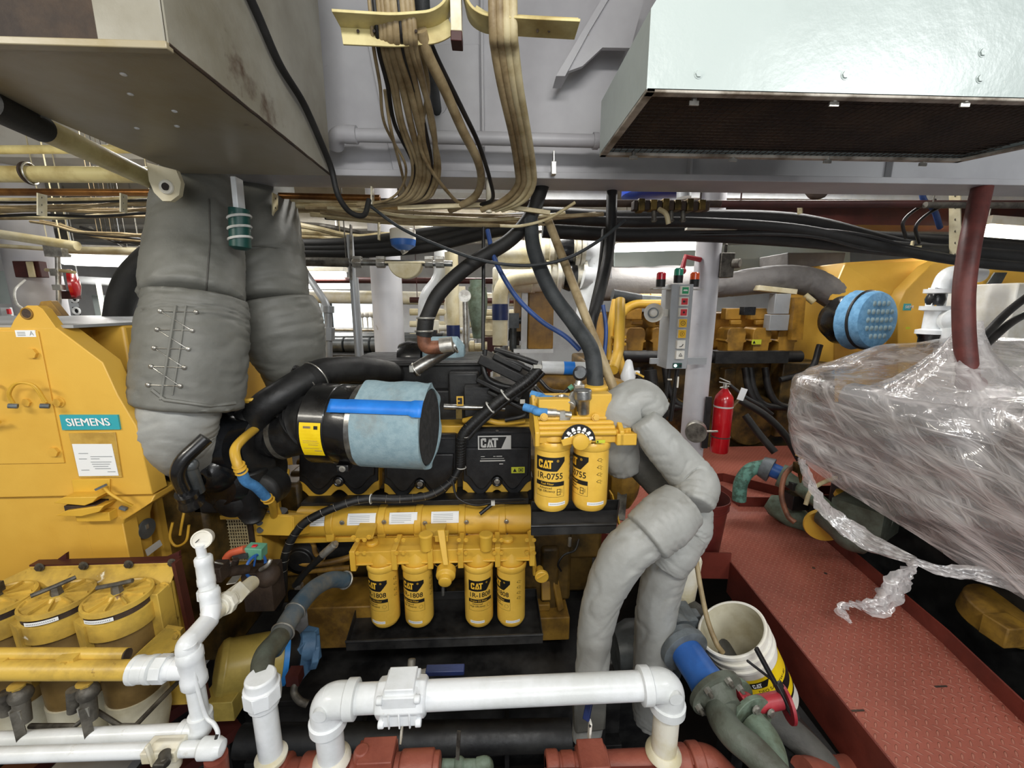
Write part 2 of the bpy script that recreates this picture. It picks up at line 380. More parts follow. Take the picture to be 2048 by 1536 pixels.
    def _build(s, name, parent=None, label=None, bevel=0, sharp=38, bseg=2, solid=0):
        bmesh.ops.recalc_face_normals(s.bm, faces=s.bm.faces[:]) if s.bm.faces else None
        me = bpy.data.meshes.new(name)
        if parent is not None: bmesh.ops.translate(s.bm, verts=s.bm.verts[:], vec=-ABS(parent))
        s.bm.to_mesh(me); s.bm.free()
        for n in s.names: me.materials.append(MATS[n])
        me.set_sharp_from_angle(angle=radians(sharp))
        o = bpy.data.objects.new(name, me); COL.objects.link(o)
        if parent is not None: o.parent = parent
        if label: o['label'] = label
        if solid: q = o.modifiers.new('solid', 'SOLIDIFY'); q.thickness = solid; q.offset = 0
        if bevel:
            q = o.modifiers.new('bevel', 'BEVEL'); q.width = bevel; q.segments = bseg; q.limit_method = 'ANGLE'; q.angle_limit = radians(40); q.harden_normals = False
        return o
def surf(o, u, v, out=.0):                    # the point of object o seen at a pixel
    from mathutils.bvhtree import BVHTree
    t = BVHTree.FromPolygons([q.co + ABS(o) for q in o.data.vertices], [tuple(p.vertices) for p in o.data.polygons])
    d = ray(u, v).normalized(); h = t.ray_cast(CAM, d)
    return (h[0] - d * out) if h[0] is not None else None
def ABS(o):
    v = Vector(o.location)
    while o.parent: o = o.parent; v += Vector(o.location)
    return v
_G = {}
def glyphs(body, size, sx, align, bold):
    k = (body, size, sx, align, bold)
    if k in _G: return _G[k]
    c = bpy.data.curves.new('t', 'FONT'); c.body = body; c.size = size; c.align_x = align; c.align_y = 'CENTER'; c.resolution_u = 3; c.offset = bold * size
    o = bpy.data.objects.new('t', c); COL.objects.link(o); bpy.context.view_layer.update()
    me = o.evaluated_get(bpy.context.evaluated_depsgraph_get()).to_mesh()
    r = ([(v.co.x * sx, v.co.y) for v in me.vertices], [tuple(p.vertices) for p in me.polygons])
    o.to_mesh_clear(); bpy.data.objects.remove(o); bpy.data.curves.remove(c); _G[k] = r; return r
def tag(o, label, cat, group=None, kind=None):
    o['label'] = label; o['category'] = cat
    if group: o['group'] = group
    if kind: o['kind'] = kind
    return o
def thing(name, label, cat, loc=(0, 0, 0), group=None, kind=None):
    o = bpy.data.objects.new(name, None); COL.objects.link(o); o.location = loc; o.empty_display_size = .05
    return tag(o, label, cat, group, kind)
def struct(name, mb, **k):
    o = mb.build(name, **k); o['kind'] = 'structure'; return o
def one(name, mb, label, cat, group=None, **k): return tag(mb.build(name, **k), label, cat, group)
def plane(o, x, y, lift=0):                # 2D -> 3D on a plane
    o = Vector(o); x = Vector(x).normalized(); y = Vector(y).normalized(); n = x.cross(y) * lift
    return lambda a, b: o + x * a + y * b + n
def PX(u, v, X):
    d = ray(u, v); return CAM + d * (X / d.x)
# ================= SETTING =================
W = M('hull_dark'); W.bb((-8, -1.5, -1.0), (8, 10, -.9))
for x in (-2.6, -1.2, .3, 1.3, 2.6, 4): W.bb((x - .02, .3, -.9), (x + .02, 8, -.72))
W.m('maroon')
for y in (.9, 1.5, 4, 5.5): W.bb((-7, y - .015, -.9), (7, y + .015, -.75))
struct('floor', W)
W = M('red_deck')       # walkway plates
Z0 = 0.0
wk = [(1.30, .2), (1.32, 1.035), (1.405, 2.13), (1.0, 2.16), (.42, 2.6), (.42, 3.35), (.9, 4.1), (3.4, 4.1), (3.4, 2.95), (2.62, 2.95), (2.26, 2.86), (2.19, 2.6), (2.02, 1.5), (1.93, 1.16), (1.84, .2)]
ntc = [(1.97, 3.22), (2.2, 3.05)]
W.prism([(x, y, -.012) for x, y in wk], (0, 0, .012))
struct('floor', W)
L = M('red_edge')
def lip(mb, pts, z0, z1, t=.008):
    for (a, b) in zip(pts, pts[1:]): mb.beam((a[0], a[1], (z0 + z1) / 2), (b[0], b[1], (z0 + z1) / 2), t, z1 - z0)
lip(L, [(1.295, .2), (1.315, 1.035), (1.40, 2.13)], -.2, .004)
lip(L, [(1.40, 2.13), (1.0, 2.16), (.42, 2.6), (.42, 3.35)], -.11, .06)
struct('trim_1', L)
L = M('red_edge'); lip(L, [(1.84, .2), (1.93, 1.16), (2.02, 1.5), (2.2, 2.60), (2.12, 2.78), (1.86, 2.80), (1.80, 3.22), (1.98, 3.24), (2.28, 2.95), (2.62, 2.96), (3.4, 2.96)], -.04, .075); struct('trim_2', L)
L = M('rust_dark')
for (x, y) in ((1.36, 1.22), (1.78, 1.3)): L.bx((x, y, .001), (.05, .006, .004))
for (x, y) in ((1.85, 2.05), (1.88, 2.0)): L.cyl((x, y, .0), (x, y, .003), .008)
struct('trim_3', L)
W = M('ceiling_white'); W.bb((-8, -1.2, 3.0), (8, 10, 3.06)); struct('ceiling', W)
W = M('bulk_white'); W.bb((-8, 8.6, -1), (8, 8.7, 3)); struct('wall_back', W)
W = M('bulk_white'); W.bb((-7.2, -1, -1), (-7.1, 8.6, 3)); struct('wall_left', W)
W = M('bulk_white'); W.bb((7.1, -1, -1), (7.2, 8.6, 3)); struct('wall_right', W)
# main deck girder in front
W = M('beam_white'); W.bb((-1.22, 2.10, 2.09), (6, 2.125, 3.0)); W.bb((-1.22, 2.0, 2.066), (6, 2.2, 2.094))
for x in (-.035, .95, 1.95): W.bb((x - .006, 2.06, 2.09), (x + .006, 2.10, 3.0))
W.prism([P(735, 88, 2.09), P(788, 352, 2.09), P(962, 352, 2.09), P(958, 88, 2.09)], (0, .01, 0))
W.cyl(P(872, 205, 2.07), P(872, 205, 2.1), .05)
struct('trim_4', W, bevel=.003)
W = M('beam_white'); W.prism([P(1208, -10, 1.95), P(1115, 150, 1.95), P(1165, 132, 1.95), P(1205, 95, 1.95), P(1262, 96, 1.95), P(1290, -10, 1.95)], (0, .02, 0))
W.prism([P(1208, -10, 1.93), P(1112, 152, 1.93), P(1130, 152, 1.93), P(1180, 60, 1.93), P(1222, -10, 1.93)], (0, .1, 0)); struct('trim_5', W)
# girders beyond
W = M('ceiling_white')
for y in (3.4, 4.7, 6.1, 7.4):
    W.bb((-7.1, y, 2.56), (7.1, y + .02, 3.0)); W.bb((-7.1, y - .08, 2.53), (7.1, y + .1, 2.56))
for x in (-5.4, -4, -2.6, -1.3, 1.2, 2.6, 4, 5.4): W.bb((x, 2.2, 2.78), (x + .015, 8.6, 3.0)); W.bb((x - .05, 2.2, 2.76), (x + .065, 8.6, 2.78))
struct('trim_6', W)
# ================= PILLARS =================
c = P(1410, 660, 3.0)
t = thing('pillar', 'tall pinkish white round steel pillar beside the alarm panel', 'pillar', (c.x, 3.05, -.9))
W = M('beam_white'); W.lathe((c.x, 3.05, -.9), (0, 0, 1), [(0, .088), (3.75, .088)], 36); CO = W.build('column', t)
W = M('steel_dirty'); W.bx((c.x + .1, 3.0, 1.78), (.1, .09, .17)); W.cyl((c.x + .14, 2.96, 1.79), (c.x + .17, 2.92, 1.79), .032); W.cyl((c.x + .1, 3.0, 1.86), (c.x + .1, 3.0, 1.93), .012); W.build('switch_box', CO, bevel=.004, label='dark grey rotary switch box')
W = M('red_paint'); W.tube([(c.x - .08, 3.0, 1.82), (c.x - .2, 2.98, 1.84), (c.x - .22, 2.97, 1.76)], .018); W.ball((c.x - .22, 2.97, 1.74), .026); W.build('pipe_stub', t, label='red painted stub')
t2 = None
def round_pillar(u, v, Y, r, label, mt='beam_white', z0=-.9, z1=3.0):
    q = P(u, v, Y); W = M(mt); W.lathe((q.x, Y, z0), (0, 0, 1), [(0, r), (z1 - z0, r)], 32)
    return one('pillar', W, label, 'pillar')
round_pillar(776, 620, 3.3, .115, 'thick glossy white pillar behind the black engine, blue sensor to its upper right')
round_pillar(72, 560, 3.6, .155, 'white pillar behind the lifting eye with a red alarm bell and red call box')
# right hand white cabinet
q = P(2035, 600, 2.9)
one('cabinet', M('plastic_white').bb((q.x - .02, 2.9, .9), (q.x + .5, 3.4, 1.66)), 'white cabinet side at the right edge behind the wrapped machine', 'cabinet', bevel=.01)
# ================= FLUORESCENT FIXTURES IN VIEW =================
def tubelight(name, a, b, r, label, p=26, body='plastic_white'):
    a = Vector(a); b = Vector(b); c = (a + b) / 2; t = thing(name, label, 'light fixture', c, 'fluorescent fixtures under the deck')
    d = (b - a)
    W = M('tube_glow')
    for k in (-1, 1): W.cyl(a + Vector((0, k * r * 1.2, 0)), b + Vector((0, k * r * 1.2, 0)), r, seg=12)
    W.build('tube', t)
    W = M(body); W.beam(a + Vector((0, 0, r * 2.2)) - d * .02, b + Vector((0, 0, r * 2.2)) + d * .02, r * 6, r * 2); W.build('housing', t, bevel=.004)
    for k in (.1, .9):
        q = a.lerp(b, k); M('zinc').cyl(q + Vector((0, 0, r * 3)), (q.x, q.y, 2.999), .006, seg=8).build('hanger_rod', t)
    l = area('lamp_tube', c + Vector((0, 0, -r * 1.5)), c + Vector((0, 0, -2)), d.length, .12, p); return t
tubelight('fluorescent_light', P(1232, 497, 4.3), P(1408, 492, 4.3), .033, 'bright fluorescent tube left of the tall pinkish pillar', 5)
tubelight('fluorescent_light', P(1955, 462, 3.6), P(2120, 474, 3.6), .035, 'bright fluorescent tube at the far right edge above the black cables', 16)
tubelight('fluorescent_light', P(138, 521, 4.2), P(300, 526, 4.2), .042, 'bright fluorescent tube behind the lagged exhaust at left', 16)
tubelight('fluorescent_light', P(583, 549, 5.4), P(690, 549, 5.4), .028, 'upper of two small tubes seen between lagged exhaust and white pillar', 16)
tubelight('fluorescent_light', P(595, 573, 6.3), P(712, 573, 6.3), .034, 'lower of two small tubes seen between lagged exhaust and white pillar', 16)
# ================= DUCTS =================
t = thing('ventilation_duct', 'large dirty grey sheet metal duct hanging overhead at upper left', 'duct', (-.92, 1.36, 2.0))
x0, x1, y0, y1, z0, z1 = -1.205, -.628, .945, 1.77, 2.0, 2.98
W = M('duct_under'); W.bb((x0, y0, z0), (x1, y1, z0 + .004)); W.m('duct_grey')
W.bb((x1 - .004, y0, z0 + .004), (x1, y1, z1)); W.bb((x0, y0, z0 + .004), (x0 + .004, y1, z1)); W.bb((x0, y1 - .004, z0 + .004), (x1 - .004, y1, z1))
W.m('rust_dark'); W.bb((x0 + .004, y0 + .1, z0 + .004), (x1 - .004, y0 + .104, z1)); W.build('duct_body', t)
W = M('duct_grey'); W.bb((x1 - .13, y0 - .004, z0), (x1 - .004, y0, z1)); W.bb((x1 - .13, y0, z0 + .02), (x1 - .126, y0 + .1, z1)); W.m('duct_under'); W.bb((x0, y0 - .008, z0 - .01), (x1, y0 + .012, z0 + .004)); W.build('front_flange', t, bevel=.002)
W = M('rust_dark')
W.tube([(x1 - .002, y0 + (y1 - y0) * k / 24, z0 + .002 + .002 * noise.noise(Vector((k * 1.3, 0, 0)))) for k in range(25)], [.004 + .0025 * abs(noise.noise(Vector((k * .9, 3, 0)))) for k in range(25)], 6); W.build('weld_seam', t)
W = M('white_paint')
for u, v in ((247, 148), (261, 188), (274, 256), (349, 222), (354, 252)):
    q = PZ(u, v, z0); W.ball((q.x, q.y, z0 - .001), .007, (1, 1, .4), 8, 5)
W.build('rivet', t)
t = thing('ventilation_duct', 'big glossy white intake hood with dark mesh underside at upper right', 'duct', (1.0, 1.3, 2.0))
x0, x1, y0, y1, z0 = .368, 1.62, 1.065, 1.5, 2.0
fr = [(x0, y0, z0), (x0, y0, 2.165), (.47, y0, 2.32), (.75, y0, 2.9), (2.0, y0, 2.9), (x1 + .25, y0, z0)]
W = M('duct_white'); q0 = [Vector(p) for p in fr]; q1 = [Vector((p[0] - (0 if i < 4 else (.22 if i == 5 else .1)), y1, p[2])) for i, p in enumerate(fr)]
W.poly(q0)
for i in range(5): W.poly([q0[i], q0[i + 1], q1[i + 1], q1[i]])
W.poly(q1); W.build('hood_body', t)
W = M('rust_dark'); W.bb((x0 + .02, y0 + .02, z0 + .02), (x1 + .1, y1 - .01, z0 + .03)); W.build('hood_interior', t)
W = M('rust_dark'); W.names[0] = 'rust_dark'
for k in range(60): W.beam((x0 + .02 + k * .0215, y0 + .01, z0 + .006), (x0 + .02 + k * .0215, y1 - .01, z0 + .006), .0016, .0016)
for k in range(20): W.beam((x0 + .01, y0 + .02 + k * .0215, z0 + .006), (x1 + .05, y0 + .02 + k * .0215, z0 + .006), .0016, .0016)
W.build('mesh_screen', t, label='dark wire mesh screen')
W = M('duct_edge'); W.bb((x0, y0, z0 - .006), (x1 + .25, y0 + .022, z0 + .004)); W.bb((x0, y1 - .022, z0 - .006), (x1 + .03, y1, z0 + .004))
W.prism([(x0, y0, z0 - .006), (x0 + .022, y0, z0 - .006), (x0 + .022, y1, z0 - .006), (x0, y1, z0 - .006)], (0, 0, .01))
W.prism([(x1 + .225, y0, z0 - .006), (x1 + .25, y0, z0 - .006), (x1 + .03, y1, z0 - .006), (x1 + .005, y1, z0 - .006)], (0, 0, .01)); W.build('screen_frame', t, bevel=.002)
W = M('zinc')
for u, v in ((1388, 203), (1668, 205), (1930, 206)): q = PZ(u, v, z0 - .008); W.cyl(q, q + Vector((0, 0, .012)), .007, seg=8); W.beam(q + Vector((-.012, 0, -.004)), q + Vector((.012, 0, -.004)), .004, .01)
for u, v in ((1267, 312), (1466, 317), (1655, 320), (1846, 326)): q = PZ(u, v, z0 - .008); W.cyl(q, q + Vector((0, 0, .012)), .007, seg=8); W.beam(q + Vector((-.014, 0, -.005)), q + Vector((.014, 0, -.005)), .004, .01)
W.build('wing_nut', t)
W = M('duct_white')
for u, v in ((1397, 148), (1690, 150), (1960, 157), (1965, 105)): q = P(u, v, y0); W.bolt(q, (0, -1, 0), .008, .004)
W.build('bolt_head', t)
# pad eye and bracket with green strapped bottle
t = thing('pad_eye', 'cream steel lifting lug with a round hole hanging under the grey duct', 'lifting lug', P(325, 345, 1.75))
W = M('cream'); n = 14; pts = [P(293, 325, 1.58), P(298, 362, 1.58), P(308, 385, 1.58), P(325, 402, 1.58), P(342, 402, 1.58), P(358, 390, 1.58), P(362, 365, 1.58), P(352, 340, 1.58)]
W.prism(pts, (0, .018, 0)); W.m('white_aged'); W.torus(P(333, 374, 1.578), (0, 1, 0), .018, .007); W.m('rust_dark'); W.cyl(P(333, 374, 1.579), P(333, 374, 1.576), .014); W.build('plate', t)
t = thing('strut_channel', 'white perforated hanger with a dark green bottle strapped in white tape', 'bracket', P(475, 352, 1.72))
W = M('white_paint'); a = P(473, 356, 1.72); b = P(480, 430, 1.72); W.beam(a, b, .05, .02); W.build('channel', t, bevel=.003)
W = M('ink')
for k in range(6): p = a.lerp(b, .12 + k * .16) + Vector((-.004, -.011, 0)); W.cyl(p, p + Vector((0, -.002, 0)), .005, seg=10)
W.build('slot', t)
W = M('dark_green'); a = P(478, 418, 1.7); b = P(481, 500, 1.7); W.lathe(a, b - a, [(0, .035), ((b - a).length * .93, .037), ((b - a).length, .02)], 24); W.build('bottle', t, label='dark green bottle')
W = M('bind_white')
for k in range(3):
    cc = a.lerp(b, .2 + .26 * k); W.torus(cc, (b - a) + Vector((.035, 0, .02)), .0385, .005, 24, 6)
W.build('tape', t, label='white tape windings')
# ================= OVERHEAD PIPES AND CABLES =================
def hoseobj(name, mt, pts, px, label, cat, group=None, seg=10, n=8, hang=False):
    pts = [tuple(q) for q in pts]; V = [P(*q) for q in pts]; W = M(mt)
    r = sum(RP(px, *q) for q in pts) / len(pts)
    W.hose(V, r, seg, n)
    if hang: q = V[len(V) // 2]; W.cyl(q, (q.x, q.y, 2.999), .0015, seg=5)
    return one(name, W, label, cat, group)
def pipeobj(name, mt, pts, r, bend, label, cat, group=None, seg=20):
    W = M(mt); W.pipe([P(*q) if len(q) == 3 and not isinstance(q, Vector) else q for q in pts], r, bend, seg); return one(name, W, label, cat, group)
# ladder bracket
def ladder():
    t = thing('cable_bracket', 'cream T shaped cable hanger with chipped white post at top centre', 'cable bracket', P(912, 60, 1.3))
    W = M('white_aged'); W.beam((P(912, 60, 1.3).x, 1.3, 2.999), P(914, 72, 1.3), .048, .03); W.m('maroon'); W.beam(P(914, 72, 1.3), P(914, 92, 1.3), .049, .031); W.build('post', t, bevel=.002)
    W = M('cream_yellow')
    for s in (0, 1):
        A = [(905, -30, 1.29), (893, 20, 1.29), (865, 38, 1.29), (790, 44, 1.27), (672, 37, 1.24)] if s == 0 else [(926, -30, 1.29), (938, 25, 1.29), (968, 44, 1.29), (1060, 50, 1.27), (1156, 55, 1.24)]
        q = fillet([P(*a) for a in A], .03, 5)
        rings = []
        for i, p in enumerate(q):
            d = (q[min(i + 1, len(q) - 1)] - q[max(i - 1, 0)]).normalized(); nrm = Vector((0, 1, 0)).cross(d).normalized()
            rings.append([p + Vector((0, y, 0)) * 1 + nrm * h for y, h in ((-.03, -.003), (.045, -.003), (.045, .004), (-.03, .004))])
        W.loft(rings)
        B = A
        q = fillet([P(*a) for a in B[1:]], .03, 5); rings = []
        for i, p in enumerate(q):
            d = (q[min(i + 1, len(q) - 1)] - q[max(i - 1, 0)]).normalized(); nrm = Vector((0, 1, 0)).cross(d).normalized()
            rings.append([p + Vector((0, y, 0)) + nrm * h for y, h in ((.03, -.042), (.036, -.042), (.036, -.002), (.03, -.002))])
        W.loft(rings)
    W.m('rust_dark')
    for u in (716, 748, 832, 1075, 1098, 1122): W.cyl(P(u, 62, 1.285), P(u, 62, 1.27), .004, seg=8)
    W.build('arm', t, bevel=.001)
ladder()
# first bundle
rnd = random.Random(3)
B1 = [  # (x at tray, x mid, x low, colour, px)
    (742, 770, 812, 'cable_tan', 3), (752, 790, 826, 'cable_black', 4), (760, 800, 822, 'cable_tan', 4.5), (768, 806, 838, 'cable_tan', 5), (778, 822, 842, 'cable_tan', 7),
    (790, 838, 850, 'cable_tan', 7.5), (800, 848, 856, 'cable_black', 5), (808, 846, 846, 'cable_tan', 6), (818, 866, 868, 'cable_tan', 6), (826, 862, 876, 'cable_tan', 5)]
for i, (a, b, c, mt, px) in enumerate(B1):
    c2 = c + rnd.uniform(-6, 6)
    pts = [(a - 70, -560, 1.2), (a - 30, -260, 1.2), (a, 36, 1.27), (a + 6, 100, 1.33), ((a + b) / 2 + 4, 170, 1.45), (b, 250, 1.6), (c2 + 2, 330, 1.8), (c2 - 6, 375, 1.92), (c2 - 34, 400, 2.0), (c2 - 90 - 6 * i, 412 + rnd.uniform(-4, 4), 2.1)]
    hoseobj('cable', mt, pts, px, ('black' if 'black' in mt else 'tan painted') + ' cable in the fanned bundle dropping from the left arm of the cream hanger', 'cable', 'cables fanning down from the left arm of the cream hanger')
hoseobj('cable', 'cable_tan', [(842, 60, 1.3), (856, 110, 1.35), (890, 180, 1.45), (925, 260, 1.6), (955, 320, 1.75), (962, 365, 1.9), (945, 398, 2.0), (900, 420, 2.1)], 9, 'thick tan cable with white paint drips bowing right beneath the cream hanger', 'cable')
hoseobj('cable', 'cable_black', [(862, 90, 1.35), (880, 130, 1.4), (925, 220, 1.55), (958, 290, 1.7), (980, 360, 1.85), (985, 398, 1.98), (960, 410, 2.05)], 4.5, 'single slim black cable curving down right of the tan bundle', 'cable')
hoseobj('cable', 'cable_tan', [(770, 180, 1.5), (782, 260, 1.6), (800, 330, 1.8), (810, 372, 1.95), (818, 398, 2.05)], 3, 'thin tan cable hanging at the left side of the fanned bundle', 'cable')
hoseobj('cable', 'cable_tan', [(838, 90, 1.4), (856, 180, 1.5), (842, 300, 1.7), (905, 395, 2.0), (940, 412, 2.1)], 4, 'tan cable crossing behind the bundle towards the lower right', 'cable')
hoseobj('hose', 'rubber_grey', [(820, -460, 1.3), (845, 20, 1.42), (852, 90, 1.5), (862, 150, 1.7), (872, 212, 2.05), (876, 240, 2.14)], 13, 'dark grey hose passing through the round hole in the white girder', 'hose')
for i, dx in enumerate((-22, -8, 5, 18)):
    hoseobj('cable', 'cable_cream' if i > 1 else 'cable_tan', [(1004 + dx, -560, 1.2), (1005 + dx, -260, 1.2), (1008 + dx, 40, 1.26), (1012 + dx, 100, 1.32), (1024 + dx * .9, 180, 1.42), (1042 + dx * .8, 270, 1.6), (1052 + dx * .8, 335, 1.8), (1052 + dx * .8, 370, 1.9), (1030 + dx, 400, 1.98), (985 + dx, 420, 2.05)], 7.5,
            'cream cable in the straight bundle dropping from the right arm of the cream hanger', 'cable', 'cables dropping from the right arm of the cream hanger')
# cable over the left duct
W = M('rubber'); pts = [PX(380, -400, -.615), PX(440, -150, -.614), PX(520, 40, -.612), PX(560, 130, -.612), PX(606, 205, -.61), PX(640, 280, -.61), P(662, 335, 1.72), P(676, 390, 1.75), P(700, 424, 1.8), P(728, 430, 1.85), P(738, 400, 1.9)]
W.hose(pts, .011, 10); one('cable', W, 'dark rope like cable running down the side of the grey duct', 'cable')
# white sprinkler pipe under beam
t = thing('water_pipe', 'slim white pipe running level in front of the girder with an elbow at left', 'pipe', P(700, 272, 1.95))
W = M('beam_white'); W.cyl(P(700, 270, 1.95), P(1260, 284, 1.95), .027); W.build('pipe', t)
W = M('beam_white'); W.lathe(P(690, 269, 1.95), P(715, 270, 1.95) - P(690, 269, 1.95), [(0, .036), (.05, .036), (.052, .03)], 20); W.pipe([P(700, 269, 1.95), P(672, 269, 1.95), P(672, 292, 2.0)], .034, .04); W.build('elbow', t)
W = M('beam_white'); W.cyl(P(1186, 282, 1.95), P(1196, 282, 1.95), .034); W.build('collar', t)
t = one('wall_clip', M('zinc').beam(P(1107, 303, 1.98), P(1107, 350, 1.98), .03, .006).beam(P(1107, 325, 1.965), P(1107, 350, 1.965), .032, .02), 'small galvanised bent clip fixed low on the white girder', 'bracket', bevel=.001)
# tan pipe along left duct
t = thing('pipe', 'tan painted pipe with a black sleeve running along the lower edge of the grey duct', 'pipe', (-1.2, 1.4, 1.93))
a = P(-20, 208, 1.16); b = P(318, 368, 1.9); W = M('duct_under'); W.names[0] = 'cream_yellow'; W.cyl(a, b, .033); W.build('pipe', t)
W = M('rubber'); W.cyl(a - (b - a) * .02, a.lerp(b, .2), .036); W.build('sleeve', t, label='black rubber sleeve')
# left overhead pipes
def cpipe(nm, mt, a, b, px, label, cat='pipe', group=None, seg=18):
    A = P(*a); B = P(*b); W = M(mt); r = (RP(px, *a) + RP(px, *b)) / 2; W.cyl(A, B, r, seg=seg)
    if A.z > 1.5 and a[2] > 2.25:                           # suspension rods up to the deck
        for k in (.06, .94): q = A.lerp(B, k); W.cyl(q, (q.x, q.y, 2.999), .004, seg=6)
    return one(nm, W, label, cat, group)
cpipe('pipe', 'cream_yellow', (-420, 302, 2.3), (260, 298, 2.3), 8, 'upper thin cream pipe at left under the tan pipe')
W = M('cream_yellow'); W.cyl(P(-420, 346, 2.2), P(320, 350, 2.2), RP(15, 100, 348, 2.2)); W.m('rust_dark'); W.torus(P(58, 347, 2.2), (1, 0, 0), .045, .006); W.m('zinc'); W.torus(P(62, 347, 2.2), (1, .2, 0), .046, .004)
one('pipe', W, 'thick cream pipe at left with a wired clamp around it', 'pipe')
cpipe('pipe', 'copper', (-420, 382, 2.15), (365, 386, 2.15), 7, 'polished copper pipe running level at upper left')
cpipe('pipe', 'copper', (365, 387, 2.2), (760, 396, 2.2), 6, 'copper pipe continuing behind the strapped green bottle')
cpipe('pipe', 'rust_dark', (755, 404, 2.28), (1440, 408, 2.28), 7, 'rusty dark red pipe running level behind the cable bundles')
cpipe('pipe', 'maroon', (1440, 408, 2.35), (2100, 408, 2.35), 7, 'maroon pipe running level at upper right in front of the black cables')
cpipe('pipe', 'steel_dirty', (1850, 410, 2.3), (2100, 411, 2.3), 6, 'dull grey conduit at far right crossing the dark red hose')
cpipe('pipe', 'cream', (-420, 404, 2.9), (155, 492, 2.9), 9, 'cream pipe sloping at left above the fluorescent tube')
cpipe('pipe', 'cream', (130, 500, 3.3), (330, 503, 3.3), 7, 'cream rail just over the left fluorescent tube')
cpipe('pipe', 'cream', (-420, 465, 3.3), (130, 500, 3.3), 4, 'thin cream conduit at far left below the sloping pipe')
cpipe('pipe', 'white_paint', (150, 560, 4.6), (262, 566, 4.6), 8, 'white pipe under the left fluorescent tube')
# hanger straps
def strap(u, v0, v1, Y, w, mt='cream', label='', holes=3, lean=0):
    a = P(u, v0, Y); b = P(u + lean, v1, Y); t = thing('hanger_strap', label, 'bracket', a, 'perforated hangers holding the cables')
    M(mt).beam(a, b, w, .006).build('strap', t)
    W = M('ink')
    for k in range(holes): p = a.lerp(b, (k + .5) / holes) + Vector((0, -.004, 0)); W.cyl(p, p + Vector((0, -.001, 0)), w * .14, seg=8)
    W.build('hole', t)
for (u, v0, v1, Y, w, mt, h, lab) in ((84, 388, 432, 2.1, .04, 'white_aged', 3, 'white perforated hanger strap below the copper pipe near the left edge'), (247, 388, 425, 2.1, .035, 'white_aged', 3, 'white perforated hanger strap below the copper pipe left of the lifting lug'),
    (550, 388, 462, 2.1, .045, 'cream', 4, 'cream perforated hanger strap right of the strapped green bottle'), (758, 432, 480, 2.5, .04, 'cream', 3, 'cream perforated strap left of the blue capped sensor'), (702, 450, 560, 2.6, .035, 'steel_dirty', 8, 'long dark perforated channel left of the white pillar'),
    (1600, 412, 428, 2.4, .035, 'cream', 1, 'short strap under the maroon pipe'), (1910, 380, 520, 2.4, .06, 'cream', 6, 'perforated strap beside the dark red hose'), (745, 375, 410, 2.05, .04, 'white_aged', 0, 'white clamp foot under the girder left of the cable bundle')):
    strap(u, v0, v1, Y, w, mt, lab, max(1, h))
# long drooping horizontal cables (left and centre)
rnd = random.Random(11)
def droop(u0, u1, v0, v1, sag, Y, mt, px, label, group, k=6, jit=4):
    pts = []
    for i in range(k + 1):
        t = i / k; pts.append((u0 + (u1 - u0) * t, v0 + (v1 - v0) * t + sag * 4 * t * (1 - t) + rnd.uniform(-jit, jit), Y + rnd.uniform(-.04, .04)))
    return hoseobj('cable', mt, pts, px, label, 'cable', group, seg=8, n=6, hang=Y > 2.55)
for i in range(9):
    droop(-420, 330 + rnd.uniform(-30, 60), 388 + i * 4.5, 392 + i * 5, rnd.uniform(0, 16), 2.35 + .05 * i, rnd.choice(['cable_tan', 'cable_cream', 'cable_black']), rnd.uniform(2.5, 4), 'thin cable in the tangle strung below the copper pipe at left', 'cables strung below the copper pipe at left')
for i in range(7):
    droop(330, 800, 392 + i * 3, 402 + i * 3.5, rnd.uniform(0, 10), 2.25 + .05 * i, rnd.choice(['cable_tan', 'cable_cream', 'cable_cream']), rnd.uniform(3, 4.5), 'cream cable in the run passing behind the green bottle to the bundle', 'cream cables running from lifting lug to bundle')
for i in range(10):
    droop(640 + rnd.uniform(-30, 30), 1150 + rnd.uniform(-90, 90), 412 + i * 2.6, 425 + i * 2, rnd.uniform(2, 22), 2.15 + .05 * i, rnd.choice(['cable_tan', 'cable_cream', 'cable_tan', 'cable_black']), rnd.uniform(3, 5), 'brownish cable sagging across under the two bundles', 'cables sagging under the two hanging bundles')
for i in range(8):
    droop(560, 800, 440 + i * 7, 470 + i * 7, rnd.uniform(-8, 14), 3.0 + .12 * i, rnd.choice(['cable_black', 'steel_dirty', 'cable_black', 'cable_cream']), rnd.uniform(3, 7), 'dark cable in the heap right of the lagged exhaust', 'dark cables heaped right of the lagged exhaust')
for i in range(7):
    droop(60 + 20 * i, 330, 440 + i * 3, 462 + i * 6, rnd.uniform(4, 18), 2.8 + .1 * i, rnd.choice(['cable_tan', 'zinc', 'cable_black']), 2.5, 'wire loop hanging in front of the left ceiling', 'wire loops in front of the left ceiling')
W = M('cable_cream'); W.beam(P(796, 416, 2.05), P(965, 410, 2.05), .02, .02).beam(P(985, 410, 2.05), P(1100, 426, 2.05), .02, .02); one('cable_tray_rung', W, 'pale flat tray rung lying across under the cable bundles', 'cable tray', bevel=.002)
cpipe('tray_post', 'white_aged', (978, 352, 2.04), (978, 425, 2.04), 6, 'short white post hanging below the girder between the bundles', 'bracket')
hoseobj('cable', 'cable_cream', [(1000, 452, 2.0), (1040, 452, 2.0), (1090, 440, 1.98), (1130, 418, 1.95), (1150, 405, 1.95)], 3, 'cream braided wire arching in front of the black cables', 'cable')
